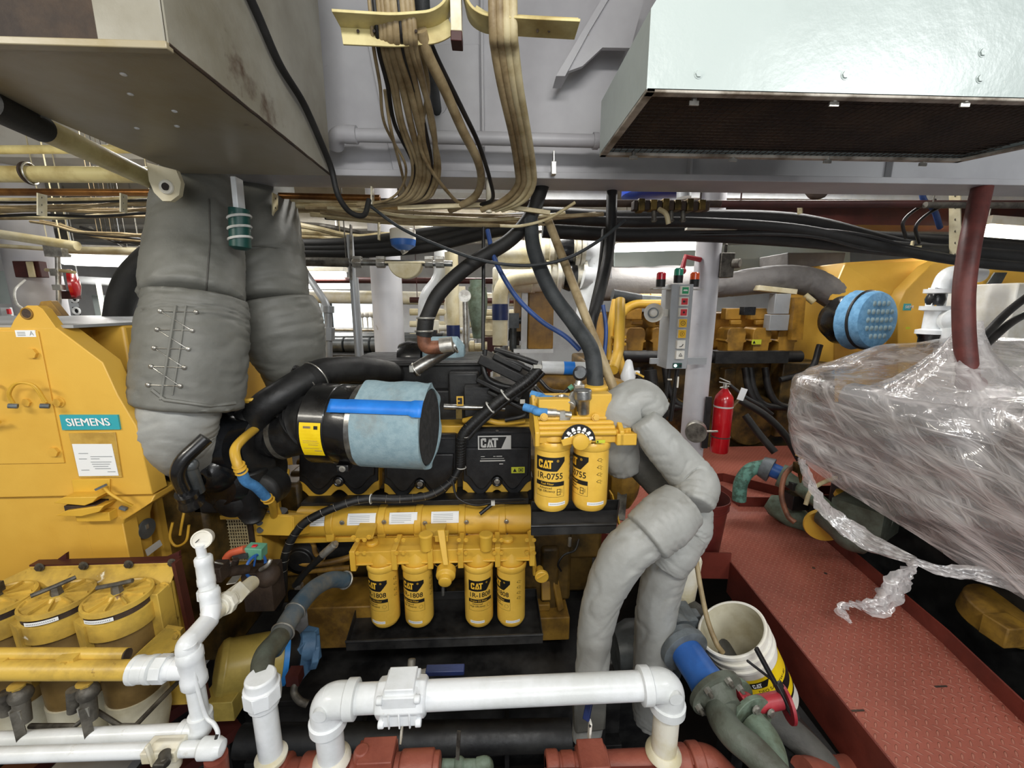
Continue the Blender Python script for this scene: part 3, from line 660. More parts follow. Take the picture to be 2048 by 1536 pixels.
# black heavy cables to the right
for i, (v0, v1, px, Y) in enumerate(((432, 522, 16, 2.6), (446, 500, 15, 2.72), (462, 516, 15, 2.5), (438, 532, 10, 2.4), (448, 490, 10, 2.85))):
    hoseobj('cable', 'rubber', [(1085, v0 - 2, Y), (1240, v0 + 6, Y), (1400, v0 + 4 + i, Y - .02), (1600, v0 + 12 + i * 3, Y), (1790, (v0 * .35 + v1 * .65), Y), (1940, v1 - 8, Y - .05), (2100, v1 + 6, Y - .1)], px, 'heavy black power cable sweeping right under the white hood', 'cable', 'heavy black cables sweeping to the right edge', seg=12)
for i in range(4):
    hoseobj('cable', 'cable_black', [(1380, 452 + 6 * i, 2.45), (1600, 458 + 4 * i, 2.4), (1720, 470 + 8 * i, 2.4), (1800, 490 + 5 * i, 2.4), (1900, 512 + 4 * i, 2.42)], 4, 'slim black cable lying over the heavy black power cables', 'cable', 'slim cables over the heavy black cables')
for i in range(3):
    hoseobj('cable', 'rubber', [(560, 505 - i * 8, 2.9), (700, 506 - i * 10, 2.85), (850, 495 - i * 14, 2.8), (960, 470 - i * 12, 2.75), (1060, 450 - i * 8, 2.7)], 11, 'heavy black cable behind the blue capped sensor', 'cable', 'heavy black cables behind the sensor')
# manifold of small valves under the beam
t = thing('valve_manifold', 'dirty brass valve manifold block hung under the girder near the blue drum', 'manifold', P(1340, 415, 2.2))
W = M('brass'); W.names[0] = 'rust_dark'; W.beam(P(1265, 412, 2.2), P(1415, 414, 2.2), .05, .045); W.m('brass')
for k in range(6): W.bx(P(1280 + k * 24, 412, 2.19), (.034, .06, .05 if k % 2 else .06))
W.build('block', t, bevel=.004)
for u in (1308, 1342, 1366): M('steel_dirty').cyl(P(u, 422, 2.19), P(u, 440, 2.19), .012).bolt(P(u, 440, 2.19), (0, 0, -1), .012).build('valve_stem', t)
W = M('cable_cream'); W.hose([P(1318, 418, 2.15), P(1332, 428, 2.12), P(1337, 448, 2.12)], .012); W.build('spout', t, label='pale yellow curved spout')
# blue drum, tank and trays beyond beam
one('drum', M('blue_barrel').lathe(P(1308, 386, 3.2), (0, 0, 1), [(-.06, .05), (-.05, .2), (-.02, .235), (.3, .235)], 32), 'bright blue drum bottom seen just under the girder', 'drum')
cpipe('standpipe', 'grey_box', (1368, 340, 2.9), (1368, 395, 2.9), 14, 'short grey vertical pipe right of the blue drum', 'pipe')
W = M('white_paint'); W.beam(P(1380, 388, 3.6), P(2300, 398, 3.6), .05, .07)
for k in range(11): W.bx(P(1420 + k * 58, 374, 3.6), (.15, .03, .1))
one('cable_tray', W, 'white slotted cable tray seen beneath the girder at right', 'cable tray')
W = M('white_paint'); q = P(1000, 376, 3.8); W.cyl(q, (q.x, q.y, 2.999), .006, seg=6); q = P(1150, 396, 3.7); W.cyl(q, (q.x, q.y, 2.999), .006, seg=6); W.beam(P(860, 376, 3.8), P(1190, 380, 3.8), .2, .12).beam(P(1080, 395, 3.7), P(1215, 398, 3.7), .12, .1); one('cable_tray', W, 'white box tray behind the straight cable bundle', 'cable tray')
W = M('maroon'); W.beam(P(1380, 428, 3.9), P(2100, 435, 3.9), .3, .22); one('ceiling_girder', W, 'maroon painted girder above the heavy black cables', 'beam')
hoseobj('hose', 'rust_dark', [(1612, 378, 2.5), (1625, 392, 2.45), (1645, 390, 2.45), (1655, 376, 2.5)], 6, 'brown hose loop poking below the girder', 'hose')
hoseobj('hose', 'blue_hose', [(1843, 376, 2.4), (1848, 400, 2.4), (1868, 420, 2.42), (1880, 455, 2.5)], 5, 'bright blue hose hanging in the upper right tangle', 'hose')
for i, (a, b) in enumerate((((1830, 420), (1806, 470)), ((1860, 425), (1832, 480)))):
    hoseobj('cable', 'cable_black', [(a[0] + 40, a[1] - 20, 2.4), (a[0], a[1], 2.38), (b[0], (a[1] + b[1]) / 2, 2.36), (b[0] + 6, b[1] + 6, 2.4)], 3, 'thin black wire looping over the heavy cables', 'cable', 'thin wires looping over the heavy cables')
one('bracket', M('cream').beam(P(1786, 498, 2.42), P(1840, 494, 2.42), .02, .015).beam(P(1826, 482, 2.42), P(1822, 498, 2.42), .014, .01), 'cream clamp foot lying under the heavy black cables', 'bracket')
one('bracket', M('white_aged').beam(P(1372, 458, 2.42), P(1472, 458, 2.42), .03, .012).beam(P(1408, 448, 2.4), P(1424, 456, 2.4), .04, .012), 'white clamp plate holding the black cables above the tall pillar', 'bracket')
# drooping thin cable across the centre
hoseobj('cable', 'rubber_grey', [(740, 412, 2.05), (800, 455, 2.0), (870, 488, 1.95), (960, 520, 1.9), (1050, 531, 1.88), (1130, 518, 1.86), (1200, 480, 1.86), (1250, 440, 1.9)], 3.3, 'single grey cable drooping across the centre in front of the pipes', 'cable')
hoseobj('cable', 'rubber', [(545, 0, 1.5), (600, 20, 1.6), (640, 8, 1.7)], 3, 'thin wire near the top edge beside the grey duct', 'cable') if False else None
# main rubber hoses
hoseobj('hose', 'rubber', [(1085, 370, 2.15), (1062, 430, 2.1), (1020, 480, 2.05), (940, 530, 2.0), (880, 585, 1.97), (852, 640, 1.96)], 14.5, 'thick black hose arching down left to a rusty elbow', 'hose', seg=18)
W = M('rubber'); a = P(852, 640, 1.96); b = P(848, 672, 1.96); W.cyl(a, b, .038); W.m('zinc'); W.torus(P(852, 636, 1.96), (0, 0, 1), .04, .005).torus(P(848, 662, 1.96), (0, 0, 1), .04, .005)
W.m('copper_rust'); W.pipe([P(848, 664, 1.96), P(848, 696, 1.96), P(885, 694, 1.98)], .033, .07)
W.m('zinc'); W.cyl(P(880, 692, 1.98), P(905, 689, 1.98), .038)
one('elbow_pipe', W, 'rusty brown elbow with two band clamps under the arching black hose', 'pipe')
hoseobj('hose', 'rubber_grey', [(1062, 440, 2.05), (1068, 500, 1.98), (1100, 580, 1.88), (1150, 650, 1.78), (1182, 700, 1.7), (1190, 760, 1.64), (1190, 792, 1.62)], 15.5, 'thick dark rubber hose curving down to the filter bracket', 'hose', seg=18)
W = M('zinc'); W.cyl(P(1190, 786, 1.62), P(1190, 806, 1.62), .034); W.torus(P(1190, 790, 1.62), (0, 0, 1), .035, .004); W.bx(P(1180, 792, 1.58), (.02, .02, .014)); one('hose_clamp', W, 'metal clamp band at the foot of the thick dark hose', 'clamp')
hoseobj('hose', 'black_satin', [(1224, 370, 2.2), (1222, 450, 2.15), (1215, 520, 2.1), (1196, 600, 2.0), (1182, 650, 1.95), (1180, 720, 1.92)], 11, 'glossy black bundled hose dropping vertically right of centre', 'hose', seg=14)
hoseobj('hose', 'rubber', [(1210, 460, 2.2), (1202, 540, 2.12), (1185, 620, 2.02), (1172, 700, 1.95)], 7, 'slimmer black hose tucked beside the glossy black bundle', 'hose')
hoseobj('hose', 'blue_hose', [(975, 460, 2.05), (990, 520, 2.0), (1030, 590, 1.95), (1080, 640, 1.9), (1130, 672, 1.84), (1160, 700, 1.8)], 5, 'dark blue hose slanting down behind the thick dark hose', 'hose')
hoseobj('hose', 'blue_hose', [(1206, 610, 1.9), (1212, 660, 1.88), (1208, 720, 1.86)], 4, 'short blue hose hanging right of the black bundle', 'hose')
cpipe('conduit', 'cable_tan', (1096, 440, 2.05), (1232, 790, 1.65), 9, 'straight grey brown conduit slanting down to the lagged pipe', 'conduit')
hoseobj('cable', 'cable_black', [(967, 455, 2.1), (967, 560, 2.05), (966, 700, 2.0)], 4, 'vertical black cable left of the blue slanting hose', 'cable')
# red-brown hose at right
t = thing('hose', 'dark red hose hanging down into the plastic wrapped machine', 'hose', P(1940, 600, 1.9))
W = M('red_hose'); W.hose([P(*q) for q in ((1965, 372, 2.05), (1952, 430, 1.98), (1938, 500, 1.92), (1928, 580, 1.88), (1928, 660, 1.84), (1935, 740, 1.8), (1940, 780, 1.78))], .04, 18); W.build('hose', t)
for pts in (((2100, 560, 2.1), (2020, 620, 2.0), (1960, 680, 1.9), (1930, 700, 1.85)), ((2100, 610, 2.1), (2030, 640, 2.0), (1970, 690, 1.9))):
    hoseobj('cable', 'cable_black', pts, 7, 'black cable running from the right edge into the wrapped machine', 'cable', 'black cables entering the wrapped machine')
def dup(o, name, parent, loc):
    c = o.copy(); c.name = name; COL.objects.link(c); c.parent = parent; c.location = loc; return c
_B = {}
def bolts(parent, pts, ax=(0, -1, 0), r=.008, mt='zinc', name='bolt', h=None, hexa=True):
    k = (tuple(ax), r, mt, h, hexa); base = ABS(parent)
    for p in pts:
        if k not in _B:
            W = M(mt); (W.bolt((0, 0, 0), ax, r, h) if hexa else W.cyl((0, 0, 0), Vector(ax) * (h or r * .6), r, r * .8, 12)); o = W.build(name); _B[k] = o.data
        else: o = bpy.data.objects.new(name, _B[k]); COL.objects.link(o)
        o.parent = parent; o.location = Vector(p) - base
def yplane(u, v, Y, lift=.001, xd=(1, 0, 0), yd=(0, 0, 1)): return plane(P(u, v, Y), xd, yd, lift)
def cyl_map(axis_x, axis_y, z0, r, a0):                 # a0 = direction of label centre, measured from -Y toward +X
    return lambda x, y: Vector((axis_x + r * sin(a0 + x / r), axis_y - r * cos(a0 + x / r), z0 + y))
def shrink(W, f, polys, n=10):
    for pl in polys:                                     # polygons densified so they follow the can
        xs = [p[0] for p in pl]; x0, x1 = min(xs), max(xs); k = max(1, math.ceil((x1 - x0) / .004))
        def yr(x):
            ys = []
            for (a, b) in zip(pl, pl[1:] + pl[:1]):
                if min(a[0], b[0]) - 1e-9 <= x <= max(a[0], b[0]) + 1e-9:
                    ys += [a[1], b[1]] if abs(a[0] - b[0]) < 1e-9 else [a[1] + (b[1] - a[1]) * (x - a[0]) / (b[0] - a[0])]
            return (min(ys), max(ys)) if ys else (0, 0)
        for i in range(k):
            a = x0 + (x1 - x0) * i / k; b = x0 + (x1 - x0) * (i + 1) / k; ya = yr(a + 1e-7 if i == 0 else a); yb = yr(b - 1e-7 if i == k - 1 else b)
            W.poly([f(a, ya[0]), f(b, yb[0]), f(b, yb[1]), f(a, ya[1])])
CATP = [[(0, .14), (.05, .06), (.2, 0), (.2, 1), (.05, .94), (0, .86)], [(.18, .77), (.6, .77), (.6, .94), (.52, 1), (.18, 1)], [(.18, 0), (.52, 0), (.6, .06), (.6, .23), (.18, .23)], [(.4, .62), (.6, .62), (.6, .8), (.4, .8)], [(.4, .2), (.6, .2), (.6, .38), (.4, .38)],
        [(.66, 0), (.87, 0), (1.13, 1), (.96, 1)], [(.96, 1), (1.13, 1), (1.43, 0), (1.22, 0)], [(.9, 0), (1.19, 0), (1.045, .4)], [(1.26, .78), (1.92, .78), (1.92, 1), (1.26, 1)], [(1.48, 0), (1.7, 0), (1.7, .8), (1.48, .8)]]
def catlogo(W, f, cx, cy, h): shrink(W, f, [[(cx + (x - .96) * h * .92, cy + (y - .5) * h) for x, y in p] for p in CATP])
# ================= FRONT ENGINE =================
E = thing('diesel_engine', 'large front engine with glossy black valve covers and yellow block', 'engine', (-.4, 2.4, -.3))
W = M('yellow_shaded'); W.bb((-1.15, 2.3, -.3), (.62, 2.85, .62)); W.bb((-1.1, 2.12, .5), (.2, 2.3, .62)); W.build('engine_block', E, bevel=.02)
W = M('black_satin'); W.bb((-1.12, 2.13, .42), (.22, 2.3, .56)); W.bb((-1.12, 2.0, .16), (.2, 2.24, .33)); W.build('head_side', E, bevel=.01, label='black cylinder head side')  # head band black holds both its paint and the recess shade
W = M('yellow_shaded'); W.bb((-1.15, 2.2, -.12), (.45, 2.32, .18)); W.bx((-.95, 2.2, .08), (.2, .16, .2)); W.bx((.3, 2.1, .0), (.1, .25, .45)); W.bx((.45, 2.2, .35), (.3, .3, .5)); W.build('crankcase', E, bevel=.02)
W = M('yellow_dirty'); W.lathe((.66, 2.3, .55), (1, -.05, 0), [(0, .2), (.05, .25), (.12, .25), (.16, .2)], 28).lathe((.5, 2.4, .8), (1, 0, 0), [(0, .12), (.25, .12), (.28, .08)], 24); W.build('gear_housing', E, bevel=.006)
# valve covers with the scalloped lower edge
def cover(u0, u1, vt, vb, Y, slope, label=None, n=2):
    w = u1 - u0; k = 4 * n + 1
    def low(t, d):
        c = abs(cos(pi * t * n)) if n == 1 else None
        x = t * 2                                     # two lobes, notch in the middle
        return vb + d - 27 * (.5 + .5 * cos(2 * pi * x)) ** 1.15
    def outline(dv, dy, du):
        bot = [(u0 - du + (w + 2 * du) * i / 48, low(i / 48, dv) + 5, Y - dy) for i in range(49)]
        return bot
    pts = [P(u0, vt, Y)] + [P(*q) for q in outline(0, 0, 0)] + [P(u1, vt, Y)]
    W = M('cover_black'); W.prism(pts, (0, .16, 0))
    q = [P(u0 + 4, vt + 38, Y - .0)] + [P(a, b - 14, Y - .0) for a, b, c in outline(0, 0, -6)] + [P(u1 - 4, vt + 38, Y - .0)]
    W.prism(q, (0, -.018, 0))
    W.prism([P(u0, vt, Y), P(u1, vt, Y), P(u1, vt + 10, Y - .02), P(u0, vt + 10, Y - .02)], (0, .14, .01))
    VC = W.build('valve_cover', E, bevel=.006, bseg=3, label=label)
    L = [P(u0, vt + 60, Y)] + [P(a, b + 19, Y) for a, b, c in outline(0, 0, 1)] + [P(u1, vt + 60, Y)]
    V = M('yellow'); V.prism([Vector((p.x, Y + .012, p.z)) for p in L], (0, .1, 0)); V.build('gasket_flange', E, bevel=.004)
    mid = (u0 + u1) / 2
    bolts(VC, [P(mid, vb - 22, Y - .03)], (0, -1, 0), .011, 'zinc', 'cover_bolt')
    M('black_gloss').torus(P(mid, vb - 22, Y - .02), (0, 1, 0), .021, .008, 20, 8).build('bolt_boss', VC)
    bolts(VC, [P(mid, vt + 6, Y - .02), P(u0 + 8, vt + 8, Y - .02)], (0, 0, 1), .007, 'zinc', 'cover_bolt')
    return VC
VC1 = cover(926, 1062, 856, 985, 2.04, 1); cover(768, 912, 868, 990, 2.04, 1); cover(598, 756, 862, 985, 2.04, 1)
# CAT badge
W = M('silver_plate'); o = P(989, 885, 2.015)
W.bx(o, (.17, .004, .074)); W.m('ink'); f = plane(o + Vector((0, -.0025, 0)), (1, 0, 0), (0, 0, 1), .0005)
for poly in ([(-.078, -.031), (.035, -.031), (.062, .031), (-.078, .031)],): W.poly([f(*q) for q in poly])
W.m('silver_plate'); catlogo(W, plane(o + Vector((0, -.0042, 0)), (1, 0, 0), (0, 0, 1)), -.026, 0, .05); W.build('name_plate', VC1, label='silver and black maker badge')
W = M('silver_plate'); f = plane(P(985, 920, 2.018), (1, 0, 0), (0, 0, 1), .001)
for (x, y, w, h) in ((-.05, .02, .02, .003), (.01, .02, .012, .003), (.035, .02, .03, .004), (0, .008, .12, .0025), (0, -.004, .13, .006), (.045, -.022, .02, .005)): W.poly([f(x - w / 2, y - h / 2), f(x + w / 2, y - h / 2), f(x + w / 2, y + h / 2), f(x - w / 2, y + h / 2)])
W.build('printed_data', VC1)
W = M('label_lime'); o = P(1036, 940, 2.018); W.bx(o, (.07, .002, .034)); W.m('ink'); f = plane(o, (1, 0, 0), (0, 0, 1), .0015); W.poly([f(-.027, -.01), f(-.007, -.01), f(-.017, .01)]); W.m('sig_amber'); W.poly([f(-.022, -.0075), f(-.012, -.0075), f(-.017, .004)]) if False else None
W.m('ink'); [W.poly([f(a, b), f(a + c, b), f(a + c, b + d), f(a, b + d)]) for a, b, c, d in ((.003, -.01, .024, .003), (.003, .008, .024, .003), (.003, -.01, .003, .02), (.024, -.01, .003, .02), (.009, -.004, .012, .008))]
W.build('warning_label', VC1, label='lime warning sticker')
# aftercooler / intake manifold behind covers
W = M('black_satin'); a = P(700, 720, 2.3); b = P(965, 716, 2.3)
W.bb((a.x, 2.24, 1.02), (b.x, 2.7, a.z)); W.bb((a.x - .16, 2.3, 1.08), (a.x + .05, 2.65, a.z - .04)); W.bb((a.x + .1, 2.18, .86), (b.x + .3, 2.6, 1.05)); W.bb((b.x - .18, 2.14, .95), (b.x - .02, 2.3, 1.15)); W.bb((a.x - .02, 2.22, a.z - .03), (b.x + .02, 2.72, a.z - .005)); W.build('intake_manifold', E, bevel=.018, bseg=3, label='black intake manifold')
W = M('yellow'); W.bb((-.95, 2.06, .84), (.2, 2.3, .885)); W.hose([P(925, 842, 2.05), P(960, 836, 2.03), P(1000, 846, 2.02), P(1050, 842, 2.05)], .014); W.build('head_ledge', E, bevel=.006)
W = M('steel'); W.cyl(P(888, 813, 2.05), P(1010, 817, 2.05), .014); W.build('fuel_rail', E)
W = M('yellow'); W.bx(P(920, 802, 2.0), (.034, .004, .048)); W.m('ink'); W.bx(P(920, 802, 1.997), (.022, .002, .032)); W.m('yellow'); W.bx(P(917, 802, 1.995), (.014, .002, .006)); W.m('brass'); W.bx(P(918, 828, 2.02), (.03, .004, .05)); W.build('tag_bracket', E)
# electronic control module + clutter
W = M('black_satin'); q = P(1010, 735, 2.12); r = Matrix.Rotation(radians(-10), 3, 'Z') @ Matrix.Rotation(radians(25), 3, 'Y')
W.bx(q, (.26, .2, .05), r); W.bx(q + Vector((.02, -.02, .035)), (.16, .12, .03), r); W.bx(P(1000, 775, 2.06), (.24, .14, .025), r); W.bx(P(1020, 800, 2.04), (.24, .1, .02), r); W.bx(P(960, 800, 2.1), (.16, .1, .16)); W.build('control_module', E, bevel=.006)
W = M('black_satin'); W.hose([P(970, 700, 2.1), P(968, 740, 2.06), P(985, 765, 2.05), P(1040, 775, 2.03), P(1075, 755, 2.03)], .013).hose([P(1000, 800, 2.02), P(1040, 812, 2.0), P(1050, 830, 2.0), P(1010, 840, 2.0)], .012).hose([P(990, 700, 2.15), P(1030, 712, 2.12), P(1075, 728, 2.1)], .016).hose([P(980, 718, 2.1), P(1020, 722, 2.05), P(1060, 740, 2.05)], .012); W.build('wiring', E)
# wrapped wiring conduit, with white ties
W = M('black_satin'); HP = [(1078, 738, 2.0), (1050, 765, 1.98), (1000, 800, 1.96), (955, 838, 1.95), (926, 870, 1.94), (922, 905, 1.95), (920, 935, 1.95)]
W.hose([P(*q) for q in HP], .026, 14); W.hose([P(q[0] + 9, q[1] + 7, q[2] + .02) for q in HP[:5]], .014); W.m('machine_grey')
cc = catmull([P(*q) for q in HP], 6)
for i in range(2, len(cc) - 2, 1): W.torus(cc[i], cc[i + 1] - cc[i - 1] + Vector((.006, 0, .004)), .0255, .0014, 14, 4)
WC1 = W.build('wiring_conduit', E)
W = M('black_satin'); HP2 = [(920, 935, 1.95), (900, 965, 1.93), (860, 990, 1.9), (800, 998, 1.88), (730, 998, 1.86), (670, 1015, 1.83), (610, 1045, 1.8), (580, 1085, 1.78), (567, 1130, 1.77), (566, 1180, 1.78), (556, 1215, 1.82)]
W.hose([P(*q) for q in HP2], .019, 14); W.m('zinc'); cc = catmull([P(*q) for q in HP2], 5)
for i in range(3, len(cc) - 8, 2): W.torus(cc[i], cc[i + 1] - cc[i - 1] + Vector((.01, 0, 0)), .0192, .0009, 14, 4)
W.build('wiring_conduit', E, label='long black spiral wrapped conduit looping to lower left')
W = M('bind_white')
for p, d in (((980, 815, 1.925), (1, 0, .75)), ((1010, 790, 1.93), (1, 0, .8))): W.torus(P(*p), d, .031, .0035, 18, 5)
for p, d in (((742, 998, 1.86), (1, 0, 0)), ((927, 872, 1.94), (.2, 0, 1)), ((923, 935, 1.94), (0, 0, 1))): W.torus(P(*p), d, .022, .003, 18, 5)
W.bx(P(1075, 733, 1.98), (.04, .03, .014)); W.bx(P(1108, 0, 1) if False else P(1045, 803, 1.97), (.024, .01, .02)); W.build('cable_tie', E, label='white cable ties')
# oil cooler tube
W = M('yellow'); a = P(600, 1042, 1.95); b = P(1058, 1038, 1.95); R = .074
W.lathe(a, b - a, [(0, R), (1.167, R)], 40)
for k, u in enumerate((668, 768, 840, 925, 1004)):
    c = P(u, 1040, 1.95); W.lathe(c - Vector((.012, 0, 0)), (1, 0, 0), [(-.008, R), (-.004, R + .006), (.028, R + .006), (.032, R)], 40); W.bx(c + Vector((0, -R * .72, -R * .75)), (.04, .03, .05))
W.bb((a.x - .05, 1.9, a.z - R - .02), (b.x + .02, 2.1, a.z - R + .005)); W.m('black_satin'); W.bb((a.x - .0, 1.97, a.z + R - .02), (b.x, 2.16, a.z + R + .012)); W.m('yellow'); W.bx(P(1035, 1052, 1.9), (.1, .03, .03))  # black strip above the cooler: recess shade put into its colour
OC = W.build('oil_cooler', E, bevel=.003)
bolts(OC, [P(u, v, 1.862) for u, v in ((684, 1045), (768, 1044), (850, 1046), (933, 1044), (1013, 1043))], (0, -1, -.2), .009)
bolts(OC, [P(u, v, 1.9) for u, v in ((695, 1066), (776, 1066), (933, 1066), (1012, 1066), (612, 1066))], (0, -.3, -1), .009)
for i, (u, w) in enumerate(((640, 64), (731, 52), (812, 52), (893, 52))):
    W = M('paper'); c = P(u, 1028, 1.95); ww = w / 820 * 2.15 / 2; rr = R + .0015
    for a0, a1 in ((.15, .9),):
        n = 6
        for j in range(n):
            t0 = a0 + (a1 - a0) * j / n; t1 = a0 + (a1 - a0) * (j + 1) / n
            W.poly([(c.x - ww, 1.95 - rr * cos(t0), a.z + rr * sin(t0)), (c.x + ww, 1.95 - rr * cos(t0), a.z + rr * sin(t0)), (c.x + ww, 1.95 - rr * cos(t1), a.z + rr * sin(t1)), (c.x - ww, 1.95 - rr * cos(t1), a.z + rr * sin(t1))])
    W.m('paper_print'); rr = R + .0022
    for j in range(5):
        t0 = .26 + .11 * j; s = .8 if j != 0 else .5
        W.poly([(c.x - ww * .85, 1.95 - rr * cos(t0), a.z + rr * sin(t0)), (c.x + ww * (s * 1.6 - .7), 1.95 - rr * cos(t0), a.z + rr * sin(t0)), (c.x + ww * (s * 1.6 - .7), 1.95 - rr * cos(t0 + .025), a.z + rr * sin(t0 + .025)), (c.x - ww * .85, 1.95 - rr * cos(t0 + .025), a.z + rr * sin(t0 + .025))])
    W.build('data_label', OC)
# left yellow bracket with two holes and black grommet
W = M('yellow'); W.prism([P(508, 1028, 1.78), P(512, 1070, 1.78), P(586, 1072, 1.78), P(584, 1033, 1.78)], (0, .012, 0)); W.prism([P(508, 1028, 1.78), P(584, 1033, 1.78), P(640, 1030, 1.95), P(560, 1020, 1.95)], (0, 0, .006)); W.prism([P(584, 1033, 1.78), P(586, 1072, 1.78), P(640, 1062, 1.95), P(638, 1025, 1.95)], (.006, 0, 0)); W.build('bracket', E, bevel=.002)
W = M('ink'); W.cyl(P(519, 1045, 1.782), P(519, 1045, 1.774), .014).cyl(P(520, 1060, 1.782), P(520, 1060, 1.774), .014); W.build('bracket_hole', E)
M('black_satin').lathe(P(553, 1029, 1.83), (0, 0, 1), [(-.004, .05), (.012, .048)], 24).build('grommet', E)
# yellow pipes low left of block
W = M('yellow_dirty'); W.hose([P(560, 1075, 1.95), P(600, 1072, 1.95), P(625, 1085, 1.95), P(632, 1108, 1.95), P(650, 1118, 1.95)], .012).hose([P(560, 1116, 1.98), P(620, 1128, 1.95), P(680, 1120, 1.97), P(715, 1108, 2.0)], .016).hose([P(420, 1010, 1.9), P(455, 1050, 1.9), P(510, 1090, 1.95), P(560, 1116, 1.98)], .02).hose([P(560, 1148, 2.0), P(640, 1140, 1.97), P(700, 1135, 1.97)], .014); W.build('oil_line', E)
W = M('black_satin'); W.lathe(P(612, 1105, 2.02), (0, -1, 0), [(0, .1), (.05, .1), (.06, .06), (.08, .06)], 24).bx(P(640, 1180, 2.05), (.3, .1, .06)); W.build('starter_motor', E, bevel=.005)
W = M('rubber'); W.hose([P(590, 1172, 1.85), P(615, 1140, 1.84), P(660, 1098, 1.83)], .016); W.m('zinc'); W.cyl(P(645, 1110, 1.83), P(668, 1090, 1.83), .019).bolt(P(668, 1090, 1.83), (.6, -.2, .6), .014, .018); W.bx(P(598, 1172, 1.85), (.03, .03, .02)); W.build('capped_hose', E)
W = M('yellow_dirty'); W.bb((-.95, 1.86, -.24), (-.62, 2.1, .0)); W.bb((.02, 1.9, -.28), (.4, 2.2, -.14)); W.bb((.12, 1.95, -.14), (.3, 2.2, -.1)); W.beam(P(1108, 1150, 2.0), P(1122, 1220, 1.95), .04, .02); W.beam(P(1090, 1150, 2.0), P(1092, 1200, 1.95), .05, .03); W.build('engine_foot', E, bevel=.006)
W = M('yellow_shaded'); W.bb((.05, 2.0, -.12), (.42, 2.25, .3)); W.build('side_cover', E, bevel=.02)
W = M('cable_black'); W.hose([P(1158, 1078, 1.8), P(1150, 1100, 1.78), P(1128, 1110, 1.78), P(1116, 1128, 1.78), P(1122, 1142, 1.8)], .005); W.m('zinc'); W.cyl(P(1140, 1076, 1.8), P(1139, 1092, 1.8), .009); W.build('sensor_wire', E)
W = M('rubber'); W.hose([P(880, 1115, 2.0), P(870, 1150, 1.98), P(875, 1210, 2.02)], .016).hose([P(855, 1140, 2.02), P(880, 1160, 2.0), P(890, 1205, 2.0)], .02); W.m('zinc'); W.cyl(P(886, 1170, 1.95), P(886, 1190, 1.95), .009); W.build('drain_hose', E)
# small sensor harness on the cooler
W = M('cable_black'); W.hose([P(905, 960, 1.92), P(915, 995, 1.9), P(950, 1010, 1.88), P(990, 1005, 1.87), P(1050, 1000, 1.92)], .006).cyl(P(985, 1008, 1.86), P(960, 1028, 1.84), .009); W.m('bind_white'); W.bx(P(986, 1006, 1.85), (.018, .012, .022)); W.build('sensor_lead', E)
W = M('white_paint'); W.names[0] = 'white_paint'; a = P(1083, 735, 2.2); b = P(1170, 737, 2.2); W.cyl(a, b, .036); W.m('blue_tape'); W.cyl(a.lerp(b, .5), a.lerp(b, .75), .0366); W.m('blue_foam_far'); W.build('white_filter', E, label='white cartridge with a blue band') 
W = M('yellow_dirty'); W.lathe(P(1075, 765, 2.25), (1, 0, 0), [(0, .05), (.05, .07), (.3, .07), (.34, .05)], 24).lathe(P(1215, 810, 2.2), (0, -1, 0), [(0, .16), (.05, .15), (.1, .08)], 28); W.build('coolant_manifold', E, label='yellow coolant manifold')
W = M('yellow'); W.pipe([P(1240, 600, 2.9), P(1240, 640, 2.8), P(1238, 700, 2.7), P(1225, 740, 2.5)], .035, .08); W.build('coolant_pipe', E)
# skid, trays, base
t = thing('engine_skid', 'black painted steel skid base under the front engine', 'engine base', (-.5, 2.3, -.9))
W = M('black_dusty'); W.bb((-1.5, 1.66, -.36), (.62, 3.0, -.33)); W.bb((-1.5, 1.67, -.62), (.62, 1.69, -.36)); W.bb((-1.5, 1.62, -.66), (.62, 1.72, -.63)); W.build('deck_plate', t, bevel=.003)
W = M('black_satin')
for x in (-1.2, -.6, .05, .5): W.bb((x - .01, 1.55, -.88), (x + .01, 1.68, -.36))
W.bb((-1.7, 1.75, -.9), (.9, 1.85, -.5)); W.bb((-1.6, 1.45, -.9), (.7, 1.6, -.78)); W.build('rib', t)
W = M('black_satin'); W.cyl(P(480, 1482, 1.45), P(1140, 1470, 1.45), .06); W.build('cross_tube', t)
def tray(name, label, u0, u1, vf, vb, Yf, Yb, depth, ins, loc):
    t = thing(name, label, 'drip tray', loc); W = M('black_dusty')
    A, B, C, D = P(u0, vf, Yf), P(u1, vf, Yf), P(u1 + ins[1], vb, Yb), P(u0 + ins[0], vb, Yb)
    z = min(A.z, C.z) ; zz = (A.z + B.z) / 2
    A.z = B.z = zz; C.z = D.z = zz
    dn = Vector((0, 0, -depth))
    W.prism([A + dn, B + dn, C + dn, D + dn], (0, 0, .004))
    for a, b in ((A, B), (B, C), (C, D), (D, A)):
        e = (b - a).normalized(); n = Vector((0, 0, 1)).cross(e) * .004
        W.loft([[p + k for k in (dn, dn + n, n, Vector((0, 0, 0)))] for p in (a, b)])
    W.build('pan', t, bevel=.002); W = M('black_dusty')
    W.tube([A, B], .006, 8); W.build('front_rim', t); return t, zz
tray('drip_tray', 'wide black drip tray under the four oil filters', 690, 1086, 1276, 1212, 1.66, 1.98, .05, (32, -14), P(885, 1280, 1.8))
tray('drip_tray', 'small black drip tray under the two fuel filters', 1062, 1232, 1050, 1024, 1.42, 1.62, .04, (0, 6), P(1150, 1060, 1.5))
